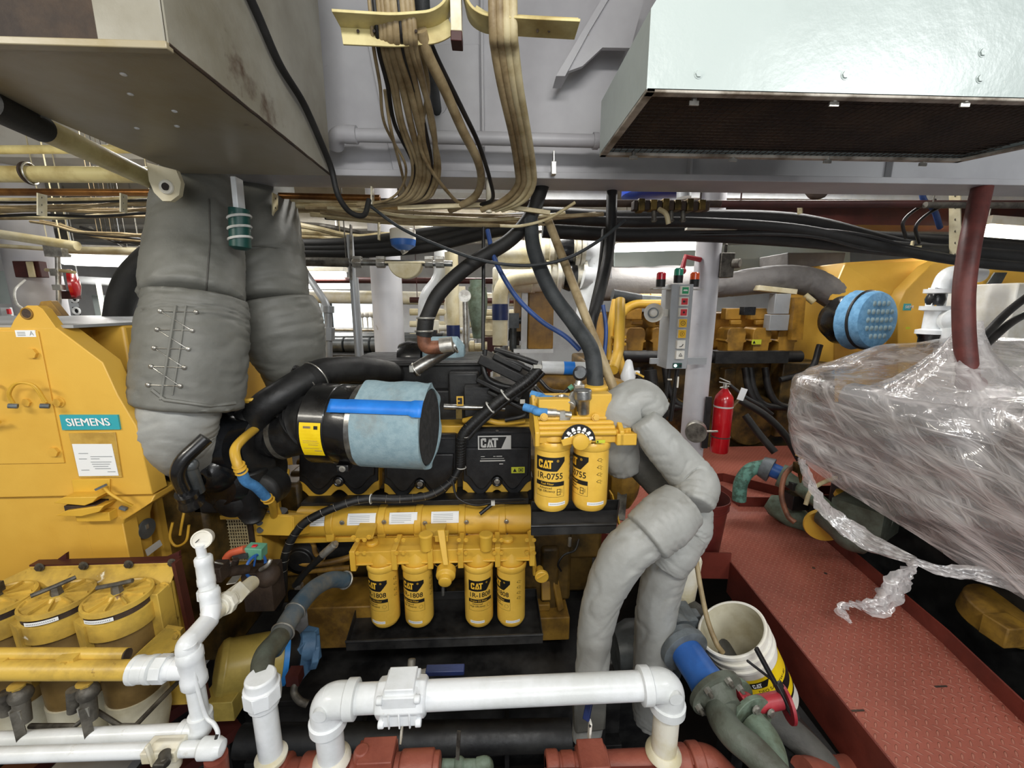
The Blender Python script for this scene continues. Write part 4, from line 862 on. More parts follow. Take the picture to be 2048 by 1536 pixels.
# ================= OIL FILTERS =================
def can(parent, name, x, y, ztop, zbot, r, a0, code, kind, rot_label, label=None):
    H = ztop - zbot; base = Vector((x, y, 0)); e = bpy.data.objects.new(name, None)
    W = M('can_yellow'); W.lathe((x, y, 0), (0, 0, 1), [(zbot + .002, r * .55), (zbot, r * .72), (zbot + .004, r * .86), (zbot + .02, r * .985), (zbot + .03, r), (ztop - .036, r), (ztop - .03, r * 1.07), (ztop - .004, r * 1.09), (ztop, r * 1.05), (ztop - .004, r * .95), (ztop - .012, r * .85)], 96)
    o = W.build(name, parent, label=label)
    W = M('ink'); s = r / .0625; f = cyl_map(x, y, zbot + H * .5, r * 1.006, a0)
    yl = H * .2
    shrink(W, f, [[(-.052 * s, yl - .024 * s), (.028 * s, yl - .024 * s), (.056 * s, yl + .01 * s), (.056 * s, yl + .026 * s), (-.052 * s, yl + .026 * s)]])
    shrink(W, f, [[(-.052 * s, yl - .078 * s), (.056 * s, yl - .078 * s), (.056 * s, yl - .062 * s), (-.052 * s, yl - .062 * s)]])
    W.text(code, .031 * s, lambda a, b: f(a, b + yl - .043 * s), .95, bold=.015)
    W.text('Advanced\nHigh Efficiency', .0115 * s, lambda a, b: f(a - .012 * s, b + yl - .091 * s), 1, bold=.01)
    for (a, b, c, d) in ((-.052, -.118, .108, .0009), (.0555, -.118, .0009, .04), (-.052, -.118, .0009, .04)): shrink(W, f, [[(a * s, yl + b * s), ((a + c) * s, yl + b * s), ((a + c) * s, yl + (b + d) * s), (a * s, yl + (b + d) * s)]])
    if kind == 'oil':
        for q in range(10):
            th = q * pi / 5; W.poly([f(.04 * s + .009 * s * cos(th + k), yl - .098 * s + .009 * s * sin(th + k)) for k in (0, .35)] + [f(.04 * s + .0075 * s * cos(th + k), yl - .098 * s + .0075 * s * sin(th + k)) for k in (.35, 0)])
    else:
        for (a, b, c, d) in ((.028, -.11, .002, .022), (.04, -.11, .002, .022), (.028, -.09, .014, .002), (.028, -.111, .014, .002), (.03, -.1, .01, .002), (.046, -.104, .0016, .014)): shrink(W, f, [[(a * s, yl + b * s), ((a + c) * s, yl + b * s), ((a + c) * s, yl + (b + d) * s), (a * s, yl + (b + d) * s)]])
    W2 = M('ink'); g = cyl_map(x, y, zbot + H * .5, r * 1.006, a0 + 1.55)              # pictogram column at the side
    for k in range(4):
        y0 = yl + .012 * s - k * .026 * s
        for (a, b, c, d) in ((-.008, 0, .012, .0012), (-.008, .009, .012, .0012), (-.008, 0, .0012, .01), (.003, 0, .0012, .01), (.006, .004, .005, .0012), (-.012, .003, .003, .003), (.001, -.004, .006, .0012)): shrink(W2, g, [[((a) * s, y0 + b * s), ((a + c) * s, y0 + b * s), ((a + c) * s, y0 + (b + d) * s), (a * s, y0 + (b + d) * s)]])
    W2.build('pictogram', o)
    f2 = cyl_map(x, y, zbot + H * .5, r * 1.014, a0)
    W.m('ink_yellow'); catlogo(W, f2, -.014 * s, yl + .001 * s, .03 * s)
    W.text('Engine Oil Filter' if kind == 'oil' else 'Fuel Filter', .0115 * s, lambda a, b: f2(a - .006 * s, b + yl - .07 * s), 1)
    W.text('®', .012 * s, lambda a, b: f2(a + .03 * s, b + yl + .013 * s), 1)
    W.build('printed_label', o, label='black printed logo with part number')
    W = M('paper'); fr = cyl_map(x, y, zbot + .036 * s, r * 1.006, rot_label); shrink(W, fr, [[(-.032 * s, -.006 * s), (.032 * s, -.006 * s), (.032 * s, .006 * s), (-.032 * s, .006 * s)]])
    W.m('paper_print'); fr = cyl_map(x, y, zbot + .036 * s, r * 1.01, rot_label)
    for k in range(14): a = (-.027 + .0041 * k) * s; shrink(W, fr, [[(a, -.0015), (a + .0026 * s, -.0015), (a + .0026 * s, .0018), (a, .0018)]])
    W.build('service_sticker', o, label='white service sticker')
    return o
OF = thing('oil_filter_assembly', 'yellow oil filter manifold carrying four upright yellow canisters low on the front engine', 'oil filters', P(885, 1255, 1.8))
for (u, a0, rl) in ((766, -.42, -.3), (835, -.32, -.15), (957, .12, -.1), (1022, -1.0, .1)):
    c = P(u, 1136, 1.78); can(OF, 'oil_filter', c.x, 1.78, c.z + .05, c.z - .28, .069, a0, '1R-1808', 'oil', rl)
W = M('yellow'); zt = P(890, 1105, 1.84).z + .052
xs = [P(u, 1100, 1.84).x for u in (718, 1062)]
W.bb((xs[0], 1.735, zt - .03), (xs[1], 1.85, zt + .03)); W.bb((xs[0] + .01, 1.728, zt - .036), (xs[1] - .01, 1.76, zt - .026))
for u in (766, 835, 957, 1022):
    c = P(u, 1128, 1.78); W.lathe((c.x, 1.78, c.z + .004), (0, 0, 1), [(0, .058), (.02, .062), (.045, .058), (.07, .046), (.09, .044)], 36)
for u in (745, 1015): c = P(u, 1086, 1.8); W.lathe((c.x, 1.8, zt + .03), (0, 0, 1), [(0, .03), (.014, .028), (.018, .02)], 20)
for u in (722, 800, 868, 925, 995, 1060): c = P(u, 1105, 1.84); W.bb((c.x - .013, 1.722, zt - .06), (c.x + .013, 1.86, zt + .042))
for u in (852, 972): c = P(u, 1084, 1.73); W.lathe((c.x, 1.735, c.z), (0, 0, 1), [(-.04, .028), (.02, .03), (.035, .034), (.04, .03)], 16)
W.cyl(P(1090, 1078, 1.9) if False else (P(925, 1084, 1.9)), P(1060, 1076, 1.92), .035)
W.build('filter_manifold', OF, bevel=.005)
bolts(OF, [P(u, v, 1.718) for u in (715, 729, 793, 807, 918, 932, 989, 1003, 1054, 1068) for v in (1080, 1106)], (0, -1, 0), .0075, 'yellow')
W = M('yellow'); W.prism([P(722, 1040, 1.9), P(757, 1040, 1.9), P(745, 1076, 1.76), P(706, 1078, 1.76)], (0, .004, -.008)); W.prism([P(850, 1048, 1.86), P(893, 1046, 1.86), P(884, 1078, 1.74), P(856, 1070, 1.76)], (0, .006, -.01)); W.bx(P(884, 1072, 1.76), (.06, .05, .03)); W.build('mount_bracket', OF, bevel=.002)
bolts(OF, [P(707, 1075, 1.75), P(738, 1074, 1.75), P(851, 1064, 1.77)], (0, -1, 0), .009, 'yellow')
W = M('yellow'); a = P(882, 1058, 1.72); b = P(892, 1128, 1.66); W.loft([[p + Vector((i * w, 0, 0)) + Vector((0, j * .01, 0)) for i, j in ((-1, -1), (1, -1), (1, 1), (-1, 1))] for p, w in ((a, .016), (b, .012))]); W.lathe(P(893, 1138, 1.74), (0, -1, -.25), [(0, .045), (.04, .045), (.05, .03), (.075, .03), (.08, .02)], 22); W.build('changeover_handle', OF, bevel=.003)
W = M('yellow'); W.lathe(P(893, 1112, 1.8), (0, -1, -.3), [(-.04, .05), (0, .045), (.03, .03)], 20); W.torus(P(893, 1110, 1.78), (0, 1, 0), .075, .0025, 26, 5, pi * .95, 2.05 * pi); W.build('changeover_valve', OF)
W = M('yellow'); W.beam(P(1062, 1060, 1.86), P(1070, 1150, 1.82), .02, .012); W.cyl(P(1079, 1138, 1.82), P(1083, 1152, 1.72), .018); W.lathe(P(1083, 1150, 1.73), Vector((0, -1, -.15)), [(0, .032), (.014, .033), (.018, .03)], 28); W.beam(P(1074, 1158, 1.71), P(1092, 1147, 1.71), .006, .006); W.build('filler_cap', OF, bevel=.001)
# ================= FUEL FILTERS =================
FF = thing('fuel_filter_assembly', 'yellow fuel filter housing with two tall canisters right of the black badged valve cover', 'fuel filters', P(1150, 1020, 1.5))
for (u, a0, rl) in ((1105, -.3, .2), (1183, -1.25, .15)):
    c = P(u, 880, 1.5); can(FF, 'fuel_filter', c.x, 1.5, c.z + .01, c.z - .272, .0685, a0, '1R-0755', 'fuel', rl)
W = M('yellow'); L_, R_ = P(1066, 860, 1.5).x, P(1222, 860, 1.5).x; zc = P(1150, 868, 1.46).z
W.bb((L_, 1.44, zc - .03), (R_ + .015, 1.6, zc + .02))
for k in range(4): W.cyl((L_ + .0, 1.435 + .02 * k, zc + .012 + .013 * k), (R_, 1.435 + .02 * k, zc + .012 + .013 * k), .011)
for x in (L_, R_ + .01): W.prism([(x, 1.42, zc - .035), (x, 1.42, zc + .02), (x, 1.58, zc + .12), (x, 1.66, zc + .12), (x, 1.66, zc - .035)], (.018, 0, 0))
W.bb((L_ + .01, 1.55, zc + .03), (R_, 1.66, zc + .115)); W.bx((L_ + .08, 1.52, zc + .09), (.12, .05, .07)); W.bx((R_ - .07, 1.52, zc + .1), (.13, .06, .09)); W.lathe((P(1190, 808, 1.62).x, 1.62, zc + .1), (0, 0, 1), [(0, .05), (.05, .05), (.055, .04)], 24)
for u in (1105, 1183): c = P(u, 880, 1.5); W.lathe((c.x, 1.5, c.z + .03), (0, 0, -1), [(-.02, .05), (0, .066), (.018, .069), (.022, .06)], 32)
W.bb((R_, 1.42, zc - .035), (R_ + .075, 1.5, zc + .01)); W.build('filter_housing', FF, bevel=.004)
bolts(FF, [P(1088, 834, 1.47), P(1191, 835, 1.47)], (0, -1, .2), .011, 'yellow')
W = M('yellow'); c = P(1160, 882, 1.4); f0 = Vector((0, -1, 0)); W.lathe(c, f0, [(0, .03), (.018, .03), (.02, .025)], 28); W.prism([P(1126, 893, 1.4), P(1122, 881, 1.4), P(1160, 868, 1.4), P(1164, 884, 1.4)], (0, .012, 0)); W.lathe(P(1177, 880, 1.415), f0, [(0, .013), (.01, .012)], 16); W.build('selector_knob', FF, bevel=.002)
W = M('ink'); c = P(1157, 882, 1.405); n = 18; W.prism([c + Vector((-.062, 0, 0))] + [c + Vector((.062 * cos(pi - pi * k / n), 0, .062 * sin(pi * k / n))) for k in range(1, n)] + [c + Vector((.062, 0, 0))], (0, .004, 0)); W.m('white_print')
for k in range(7):
    a = pi * (k + .5) / 7; e = Vector((cos(a), 0, sin(a))); t_ = Vector((-sin(a), 0, cos(a))); p = c + e * .047 + Vector((0, -.0006, 0)); W.poly([p + e * i * .007 + t_ * j * .0075 for i, j in ((-1, -1), (1, -.6), (1, .6), (-1, 1))]); p = c + e * .034 + Vector((0, -.0006, 0)); W.poly([p + e * i * .003 + t_ * j * .005 for i, j in ((-1, -1), (1, -1), (1, 1), (-1, 1))])
W.build('selector_dial', FF, label='half round black and white dial')
W = M('label_lime'); W.bx(P(1201, 883, 1.417), (.034, .002, .012)); W.m('ink'); q = P(1196, 883, 1.415); W.poly([q + Vector(a) for a in ((-.005, 0, -.004), (.003, 0, -.004), (-.001, 0, .004))]); W.build('warning_label', FF)
W = M('brass'); W.names[0] = 'yellow'; a = P(1236, 868, 1.45); W.cyl(a, P(1264, 872, 1.45), .012).cyl(P(1252, 870, 1.45), P(1253, 858, 1.45), .011).beam(P(1246, 861, 1.45), P(1261, 860, 1.45), .012, .016); W.m('bind_white'); W.cyl(P(1262, 872, 1.45), P(1267, 881, 1.45), .007); W.build('drain_tap', FF)
W = M('steel'); c = P(1166, 812, 1.5); W.lathe(c, (-.05, 0, 1), [(-.03, .024), (.02, .026), (.03, .034), (.06, .034), (.064, .03)], 24); W.build('priming_pump', FF, bevel=.001)
def bluehose(q0, q1, Y, lab):
    t = thing('fuel_hose', lab, 'hose', P(*q0, Y), 'blue hoses at the fuel filter'); W = M('blue_sleeve'); m_ = ((q0[0] + q1[0]) / 2, q1[1] - 2)
    W.hose([P(q0[0], q0[1], Y + .02), P(q0[0] + 22, q1[1] - 5, Y + .0), P(*m_, Y - .01), P(*q1, Y - .01)], .0155, 14); W.build('sleeve', t); W = M('zinc'); W.cyl(P(q1[0] - 4, q1[1], Y - .01), P(q1[0] + 14, q1[1] + 1, Y - .01), .016).cyl(P(q1[0] + 14, q1[1] + 1, Y - .01), P(q1[0] + 44, q1[1] + 5, Y - .01), .013).bx(P(q1[0] + 26, q1[1] + 3, Y - .01), (.02, .03, .03)); W.build('fitting', t)
bluehose((1062, 788), (1108, 799), 1.6, 'upper short blue hose left of the fuel filter housing')
bluehose((1048, 814), (1098, 825), 1.5, 'lower short blue hose with chrome end crossing the fuel filter housing')
t = thing('sample_valve', 'chrome tee valves clustered above the fuel filter housing', 'valve', P(1125, 840, 1.55))
W = M('zinc'); W.cyl(P(1122, 790, 1.56), P(1128, 845, 1.52), .018).bx(P(1124, 800, 1.55), (.05, .04, .03)).bx(P(1128, 838, 1.5), (.04, .04, .04)).cyl(P(1125, 800, 1.55), P(1150, 806, 1.55), .016).cyl(P(1152, 790, 1.6), P(1158, 762, 1.62), .014).bx(P(1158, 772, 1.61), (.04, .03, .015)).cyl(P(1140, 812, 1.5), P(1150, 790, 1.55), .02); W.build('valve_body', t, bevel=.002)
W = M('black_gloss'); W.lathe(P(1160, 746, 1.62), (-.15, -1, 0), [(-.014, .028), (.014, .03), (.016, .024)], 24); W.m('machine_grey'); W.cyl(P(1160, 746, 1.604), P(1160, 746, 1.602), .022); W.build('gauge', t, label='small black pressure gauge')
W = M('cable_black'); W.hose([P(1070, 775, 1.75), P(1090, 792, 1.72), P(1120, 790, 1.7), P(1142, 775, 1.7)], .01).hose([P(1080, 760, 1.8), P(1100, 780, 1.78), P(1130, 785, 1.75)], .009); W.m('glow_green'); W.cyl(P(1138, 778, 1.68), P(1146, 772, 1.68), .011); W.build('wiring', t)
# grey diagonal breather tube over manifold
t = thing('breather_tube', 'shiny grey metal tube slanting down onto the black manifold', 'pipe', P(870, 715, 2.05))
W = M('steel'); W.cyl(P(908, 692, 2.1), P(826, 742, 2.0), .032); W.build('tube', t); W = M('zinc'); W.torus(P(907, 692, 2.1), (1, 0, .6), .036, .006).torus(P(832, 739, 2.0), (1, 0, .6), .034, .004).bx(P(823, 738, 1.97), (.02, .004, .03)); W.build('clamp', t)
W = M('blue_foam'); W.lathe(P(850, 716, 2.5), (1, 0, 0), [(0, .1), (.02, .13), (.2, .13), (.24, .08)], 24); one('air_filter', W, 'pale blue filter wrap peeping behind the black manifold', 'air filter')
one('filter_housing', M('black_gloss').lathe(P(800, 718, 2.5), (1, 0, 0), [(0, .09), (.05, .11), (.14, .11), (.15, .06)], 28), 'black round housing end behind the black manifold', 'air filter housing')
# ================= AIR CLEANER =================
AX = Vector((cos(radians(7)), -sin(radians(7)), -.02)).normalized()
A0 = P(640, 845, 1.76); R0 = .172
AC = thing('air_cleaner', 'black cylindrical air cleaner wrapped in pale blue foam with blue tape', 'air cleaner', A0)
def ap(t): return A0 + AX * t
LEN = .50
W = M('black_gloss'); W.lathe(A0, AX, [(-.02, .11), (-.015, R0 * .9), (0, R0), (.10, R0), (.103, R0 * .985), (.108, R0), (.235, R0), (.24, R0 * .99)], 64); HO = W.build('housing', AC)
W = M('steel'); W.lathe(ap(.19), AX, [(0, R0 + .001), (.001, R0 + .004), (.028, R0 + .004), (.029, R0 + .001)], 64); W.build('band_clamp', AC)
W = M('black_gloss'); W.bx(ap(.13) + Vector((0, -.09, -R0 * .93)), (.05, .05, .03)); W.build('clamp_bracket', HO, bevel=.003); bolts(HO, [ap(.13) + Vector((0, -.115, -R0 * .93))], (0, -1, 0), .01)
def fo(t, a, p): return 1
rings = []; x, y, d = basis(AX); NS = 72
def foamr(t, a):
    k = 1.04 + .012 * noise.noise(Vector((t * 9, cos(a) * 2, sin(a) * 2)))
    if t > .38: k += (t - .38) * .1 * noise.noise(Vector((cos(a) * 3, sin(a) * 3, 7)))
    return k * R0
prof = [.215, .22, .26, .3, .34, .38, .42, .45, LEN - .025, LEN - .01]
W = M('blue_foam'); rings = []
up = (Vector((0, 0, 1)) - AX * AX.z).normalized(); sd = AX.cross(up)
for t in prof:
    ring = []
    for k in range(NS):
        a = 2 * pi * k / NS; e = up * cos(a) + sd * sin(a); r = foamr(t, a)
        tt = t + (.012 * noise.noise(Vector((cos(a) * 2, sin(a) * 2, t))) if t in (prof[0], prof[1], prof[-1], prof[-2]) else 0)
        if cos(a) > .86: r += .014 * (cos(a) - .86) / .14 * (1 + noise.noise(Vector((t * 20, a * 3, 1))))
        ring.append(A0 + AX * tt + e * r)
    rings.append(ring)
rings.append([A0 + AX * (LEN - .01) + (up * cos(2 * pi * k / NS) + sd * sin(2 * pi * k / NS)) * R0 * .96 for k in range(NS)])
rings.append([A0 + AX * (LEN - .05) + (up * cos(2 * pi * k / NS) + sd * sin(2 * pi * k / NS)) * R0 * .95 for k in range(NS)])
W.loft(rings, cap=False); FW = W.build('foam_wrap', AC, label='pale blue foam wrap')
W = M('filter_dark'); W.lathe(A0, AX, [(.24, R0 * .9), (LEN - .02, R0 * .945), (LEN - .012, R0 * .92), (LEN - .018, R0 * .5), (LEN - .014, R0 * .2)], 48); W.build('end_cap', AC, label='dark grey end cap')
W = M('blue_tape'); n = 22
def tp(i, side):
    t = .15 + (LEN - .005 - .15) * i / n; a = -.62 + (.17 if side else 0) - .03 * sin(i * .9)
    r = foamr(t, a) * (1.012) + .001 if t > .21 else R0 * 1.02 + .006; 
    if t > LEN - .04: r -= (t - LEN + .04) * .2
    return r, t, a
rr = [[], []]
for i in range(n + 1):
    for j, a_ in enumerate((.72, 1.04)):
        t = .12 + (LEN + .0 - .12) * i / n; a = a_ + (.05 if i > n - 3 and j else 0); e = up * cos(a) - sd * sin(a) if (sd.y > 0) else up * cos(a) + sd * sin(a)
        r = (R0 * 1.052 + .006) if t > .205 else R0 + .012; rr[j].append(A0 + AX * t + e * (r + (.008 if t > .45 else 0)))
mid2 = [(p + q) / 2 + ((p + q) / 2 - A0 - AX * (p - A0).dot(AX)).normalized() * .0025 for p, q in zip(*rr)]
TV = [[W.bm.verts.new(p) for p in r_] for r_ in (rr[0], mid2, rr[1])]
for i in range(n):
    for j in (0, 1): W.face([TV[j][i], TV[j][i + 1], TV[j + 1][i + 1], TV[j + 1][i]])
W.build('tape', FW, solid=.0012, label='bright blue painters tape')
W = M('label_yellow'); f = lambda a_, b_: ap(.062 + a_) + (up * cos(b_ / R0) - sd * sin(b_ / R0) if sd.y > 0 else up * cos(b_ / R0) + sd * sin(b_ / R0)) * (R0 + .0015)
for k in range(10):
    b0 = R0 * (1.28 + .085 * k); b1 = R0 * (1.28 + .085 * (k + 1)); W.poly([f(-.052, b0), f(.035, b0), f(.035, b1), f(-.052, b1)])
W.m('cable_tan'); f_ = lambda a_, b_: f(a_, b_) + Vector((0, -.0012, 0))
for (a, b, c, d_) in ((-.035, 1.36, .03, .05), (-.04, 1.7, .06, .01), (-.04, 1.75, .065, .008), (-.02, 1.8, .04, .01), (-.04, 1.9, .06, .006), (.0, 1.96, .03, .02)): W.poly([f_(a, R0 * b), f_(a + c, R0 * b), f_(a + c, R0 * (b + d_)), f_(a, R0 * (b + d_))])
W.m('ink'); W.poly([f_(.008, R0 * 1.35), f_(.024, R0 * 1.35), f_(.024, R0 * 1.43), f_(.008, R0 * 1.43)])
W.build('instruction_label', HO, label='yellow instruction sticker')
# intake elbow
t = thing('intake_elbow', 'grey black ribbed rubber elbow between air cleaner and turbocharger', 'hose', P(600, 860, 1.78))
W = M('rubber_grey'); W.names[0] = 'black_satin'; el = [P(655, 842, 1.77), P(632, 842, 1.78), P(612, 850, 1.8), P(590, 866, 1.8), P(552, 876, 1.81)]
cc = catmull(el, 6); nn = len(cc); W.tube(cc, [(.135 - .045 * (i / nn)) + (.008 if 8 < i < 18 and i % 3 == 0 else 0) for i in range(nn)], 32); W.build('elbow', t)
W = M('steel'); e0 = (el[0] - el[1]); W.lathe(P(637, 842, 1.775), e0, [(0, .135), (.001, .139), (.022, .139), (.023, .135)], 40); W.build('clamp', t); W = M('steel_dirty'); W.lathe(P(560, 874, 1.81), el[3] - el[4], [(0, .098), (.001, .102), (.02, .102), (.021, .098)], 40); W.build('clamp', t)
# ================= TURBO =================
T = thing('turbocharger', 'glossy black turbocharger with large volute at left end of the front engine', 'turbocharger', P(500, 950, 1.85))
c = P(520, 876, 1.8); ax = Vector((1, -.28, 0)).normalized()
x, y, d = basis(ax); W = M('black_satin'); rings = []; N_ = 40
for i in range(N_ + 1):                                    # spiral volute
    a = -pi * .5 + 2 * pi * i / N_; rr_ = .042 + .028 * i / N_; e = y * sin(a) - x * cos(a) if False else (Vector((0, 0, 1)) * sin(a) + Vector((-ax.y, ax.x, 0)) * cos(a))
    rings.append([c + e * (.112 + rr_ * cos(2 * pi * k / 14) * 1.0) + ax * (rr_ * 1.0 * sin(2 * pi * k / 14)) for k in range(14)])
W.loft(rings); W.lathe(c - ax * .05, ax, [(0, .1), (.02, .13), (.08, .11), (.1, .08), (.13, .075)], 36); W.build('compressor_volute', T)
W = M('black_satin'); W.tube(catmull([P(506, 850, 1.76), P(525, 815, 1.74), P(572, 785, 1.78), P(618, 758, 1.86)], 6), [.056 + .0006 * i for i in range(19)], 28); W.build('outlet', T)
W = M('steel'); W.lathe(c - ax * .075, ax, [(0, .15), (.001, .168), (.016, .168), (.017, .15)], 48); W.build('v_band', T)
W = M('shield_black'); tc_ = P(424, 886, 1.7); W.lathe(tc_ - ax * .1, ax, [(0, .10), (.01, .15), (.03, .185), (.07, .198), (.11, .198), (.15, .18), (.165, .13), (.26, .1)], 48); W.build('heat_shield', T, label='glossy black heat shield drum')
W = M('black_gloss'); W.lathe(P(416, 945, 1.6), (-.1, -1, -.15), [(-.05, .1), (0, .095), (.04, .06), (.05, .045), (.051, .032), (.02, .028)], 32); W.lathe(P(402, 888, 1.6), (-.2, -1, .2), [(-.05, .06), (.02, .05), (.04, .03)], 24); W.lathe(P(440, 965, 1.66), (-.1, -1, -.1), [(-.1, .13), (0, .12), (.03, .09)], 30); W.build('turbine_cover', T)
W = M('black_gloss'); W.pipe([P(412, 876, 1.42), P(348, 935, 1.36), P(378, 1000, 1.42)], .024, .06, 18); W.lathe(P(372, 985, 1.4), P(388, 1018, 1.44) - P(372, 985, 1.4), [(0, .035), (.02, .036), (.021, .03), (.05, .042), (.06, .042), (.062, .032)], 24); W.build('shield_pipe', T)
W = M('machine_grey'); W.ball(P(382, 930, 1.4), .024).cyl(P(382, 935, 1.4), P(398, 982, 1.44), .02); W.build('actuator', T)
W = M('black_satin'); W.bb((P(430, 1000, 1.8).x, 1.66, .63), (P(540, 1000, 1.8).x, 1.95, .9)); W.lathe(P(520, 985, 1.7), (0, -1, 0), [(-.1, .09), (0, .08), (.02, .05)], 24); W.lathe(P(458, 1010, 1.66), (0, -1, -.2), [(-.1, .08), (0, .07), (.02, .04)], 22); W.lathe(P(505, 1022, 1.72), (0, 0, -1), [(-.2, .08), (0, .06), (.04, .04), (.05, .04)], 24); W.lathe(P(470, 990, 1.78), (0, -1, 0), [(0, .05), (.03, .05), (.04, .03)], 20); W.lathe(P(500, 940, 1.8), ax, [(-.15, .12), (.1, .12)], 28); W.lathe(P(435, 1000, 1.85), (.3, 0, -1), [(-.1, .06), (.05, .05)], 20); W.build('turbo_mount', T, bevel=.01)
W = M('plastic_white'); W.hose([P(443, 990, 1.72), P(438, 1005, 1.7), P(450, 1018, 1.7), P(460, 1026, 1.71)], .004); W.build('lead_wire', T)
W = M('zinc'); W.cyl(P(415, 801, 1.7), P(470, 802, 1.7), .008).bx(P(424, 803, 1.7), (.02, .02, .02)).bx(P(397, 806, 1.68), (.02, .015, .02)); W.m('black_gloss'); W.bx(P(440, 806, 1.71), (.05, .04, .05)); W.m('zinc'); W.cyl(P(474, 790, 1.74), P(474, 802, 1.74), .011); W.build('temperature_probe', T)
t = thing('charge_air_pipe', 'thick glossy black pipe curving from turbocharger to the manifold', 'pipe', P(680, 745, 2.0))
W = M('black_satin'); W.tube(catmull([P(610, 768, 1.85), P(640, 748, 1.92), P(690, 740, 2.02), P(740, 742, 2.12), P(790, 750, 2.25)], 7), .068, 32); W.build('pipe', t)
W = M('rubber'); a = P(604, 772, 1.84); b = P(636, 750, 1.91); W.cyl(a, b, .073, seg=36); W.build('coupling', t); W = M('zinc'); W.torus(a.lerp(b, .15), b - a, .074, .003).torus(a.lerp(b, .85), b - a, .074, .003); W.build('clamp', t)
# yellow oil feed with blue sleeve
t = thing('oil_feed_pipe', 'yellow oil pipe with a blue fabric sleeve beside the turbocharger', 'pipe', P(550, 1030, 1.8))
W = M('yellow'); pts = [P(510, 858, 1.72), P(484, 880, 1.6), P(470, 900, 1.53), P(474, 925, 1.5), P(482, 942, 1.5)]
W.hose(pts, .0175, 16); W.hose([P(534, 996, 1.62), P(545, 1008, 1.68), P(548, 1030, 1.78)], .016, 14); W.build('pipe', t)
W = M('yellow')
for q in ((477, 930, 1.5), (480, 937, 1.5), (483, 943, 1.5), (533, 995, 1.62), (538, 1000, 1.63)): W.torus(P(*q), P(500, 970, 1.55) - P(477, 930, 1.5), .019, .004, 18, 6)
W.build('sleeve_clamp', t); W = M('blue_sleeve'); W.hose([P(483, 944, 1.5), P(492, 962, 1.52), P(512, 974, 1.56), P(533, 995, 1.62)], .019, 18); W.build('sleeve', t, label='blue fabric sleeve')
hoseobj('oil_return_pipe', 'yellow', [(574, 940, 1.9), (570, 965, 1.85), (556, 990, 1.82), (552, 1010, 1.8), (558, 1030, 1.81)], 5.5, 'slim yellow pipe dropping behind the blue sleeve', 'pipe')
W = M('yellow'); W.hose([P(465, 803, 1.7), P(500, 800, 1.7), P(530, 792, 1.75), P(560, 765, 1.85), P(590, 745, 1.9)], .007).hose([P(490, 803, 1.7), P(515, 805, 1.72), P(530, 814, 1.76)], .007); W.m('black_gloss'); W.lathe(P(592, 744, 1.9), (1, -.3, .3), [(-.01, .02), (.01, .03), (.012, .01)], 16)
one('sensor_cable', W, 'thin yellow cable from the black probe up to the charge pipe', 'cable')
# ================= LAGGING =================
def lag(parent, name, pts, rs, mt='fabric', seg=72, n=16, puff=.04, seed=0, wr=1.0, ring=None, flat=None):
    pts = [Vector(p) for p in pts]; c = catmull(pts, n); N = len(c)
    rr = catmull([Vector((r, 0, 0)) for r in rs], n); W = M(mt)
    def fr(t, a, p):
        x_, y_ = cos(a), sin(a); k = 1 + puff * noise.noise(Vector((x_ * 1.3 + seed, y_ * 1.3, t * 4)))
        w_ = noise.noise(Vector((x_ * .9 + seed, y_ * .9 + 3, t * 3))) * .5
        f1 = noise.noise(Vector((x_ * .55 + seed, y_ * .55, t * 11 + w_ * 3)))
        k -= .04 * wr * max(0, 1 - abs(f1) * 6) ** 1.5                          # long soft creases round the pipe
        f2 = noise.noise(Vector((x_ * .9, y_ * .9 + seed, t * 30 + w_ * 8)))
        k -= .014 * wr * max(0, 1 - abs(f2) * 5) ** 1.5
        f3 = noise.noise(Vector((x_ * .7, y_ * .7 + seed * 3, t * 5 + w_ * 8))); k += .03 * wr * max(0, f3)
        e = min(t, 1 - t)
        if e < .1: k -= .03 * wr * (1 - e / .1) * (.5 + .5 * sin(a * 17 + 5 * noise.noise(Vector((x_, y_, seed)))))   # gathers at the tied ends
        k *= 1 if e > .018 else (.9 + .1 * (e / .018) ** .5)
        return k
    W.tube(c, [q.x for q in rr], seg, True, fr); return W.build(name, parent, sharp=75)
def seam(W, c0, c1, r, px=.003): W.tube([c0, c1], px, 6)
X1 = thing('exhaust_lagging', 'fat grey quilted lagging on the exhaust leg nearest the camera, laced with wire', 'exhaust lagging', P(330, 930, 1.6))
lag(X1, 'upper_section', [P(392, 372, 1.95), P(396, 440, 1.85), P(392, 520, 1.76), P(388, 604, 1.68)], [.148, .16, .166, .172], seed=1)
mid_ = lag(X1, 'middle_section', [P(396, 592, 1.68), P(393, 640, 1.66), P(386, 720, 1.61), P(376, 814, 1.58)], [.165, .176, .18, .184], seed=4, puff=.02)
lag(X1, 'elbow_section', [P(366, 775, 1.58), P(358, 830, 1.55), P(354, 872, 1.55), P(376, 894, 1.6), P(398, 890, 1.68)], [.12, .132, .13, .122, .108], seed=8, puff=.02, mt='fabric_light')
up_ = [c for c in X1.children if c.name.startswith('upper')][0]
def track(mb, o, px, r, out=.002):
    q = [surf(o, *a, out) for a in px]; q = [a for a in q if a is not None]
    if len(q) > 1: mb.tube(q, r, 6)
def lin_px(*k, n=14):
    r = []
    for (a, b) in zip(k, k[1:]): r += [(a[0] + (b[0] - a[0]) * i / n, a[1] + (b[1] - a[1]) * i / n) for i in range(n)]
    return r + [k[-1]]
W = M('fabric_dark'); track(W, up_, lin_px((418, 398), (420, 480), (412, 588)), .003); W.build('seam', up_)
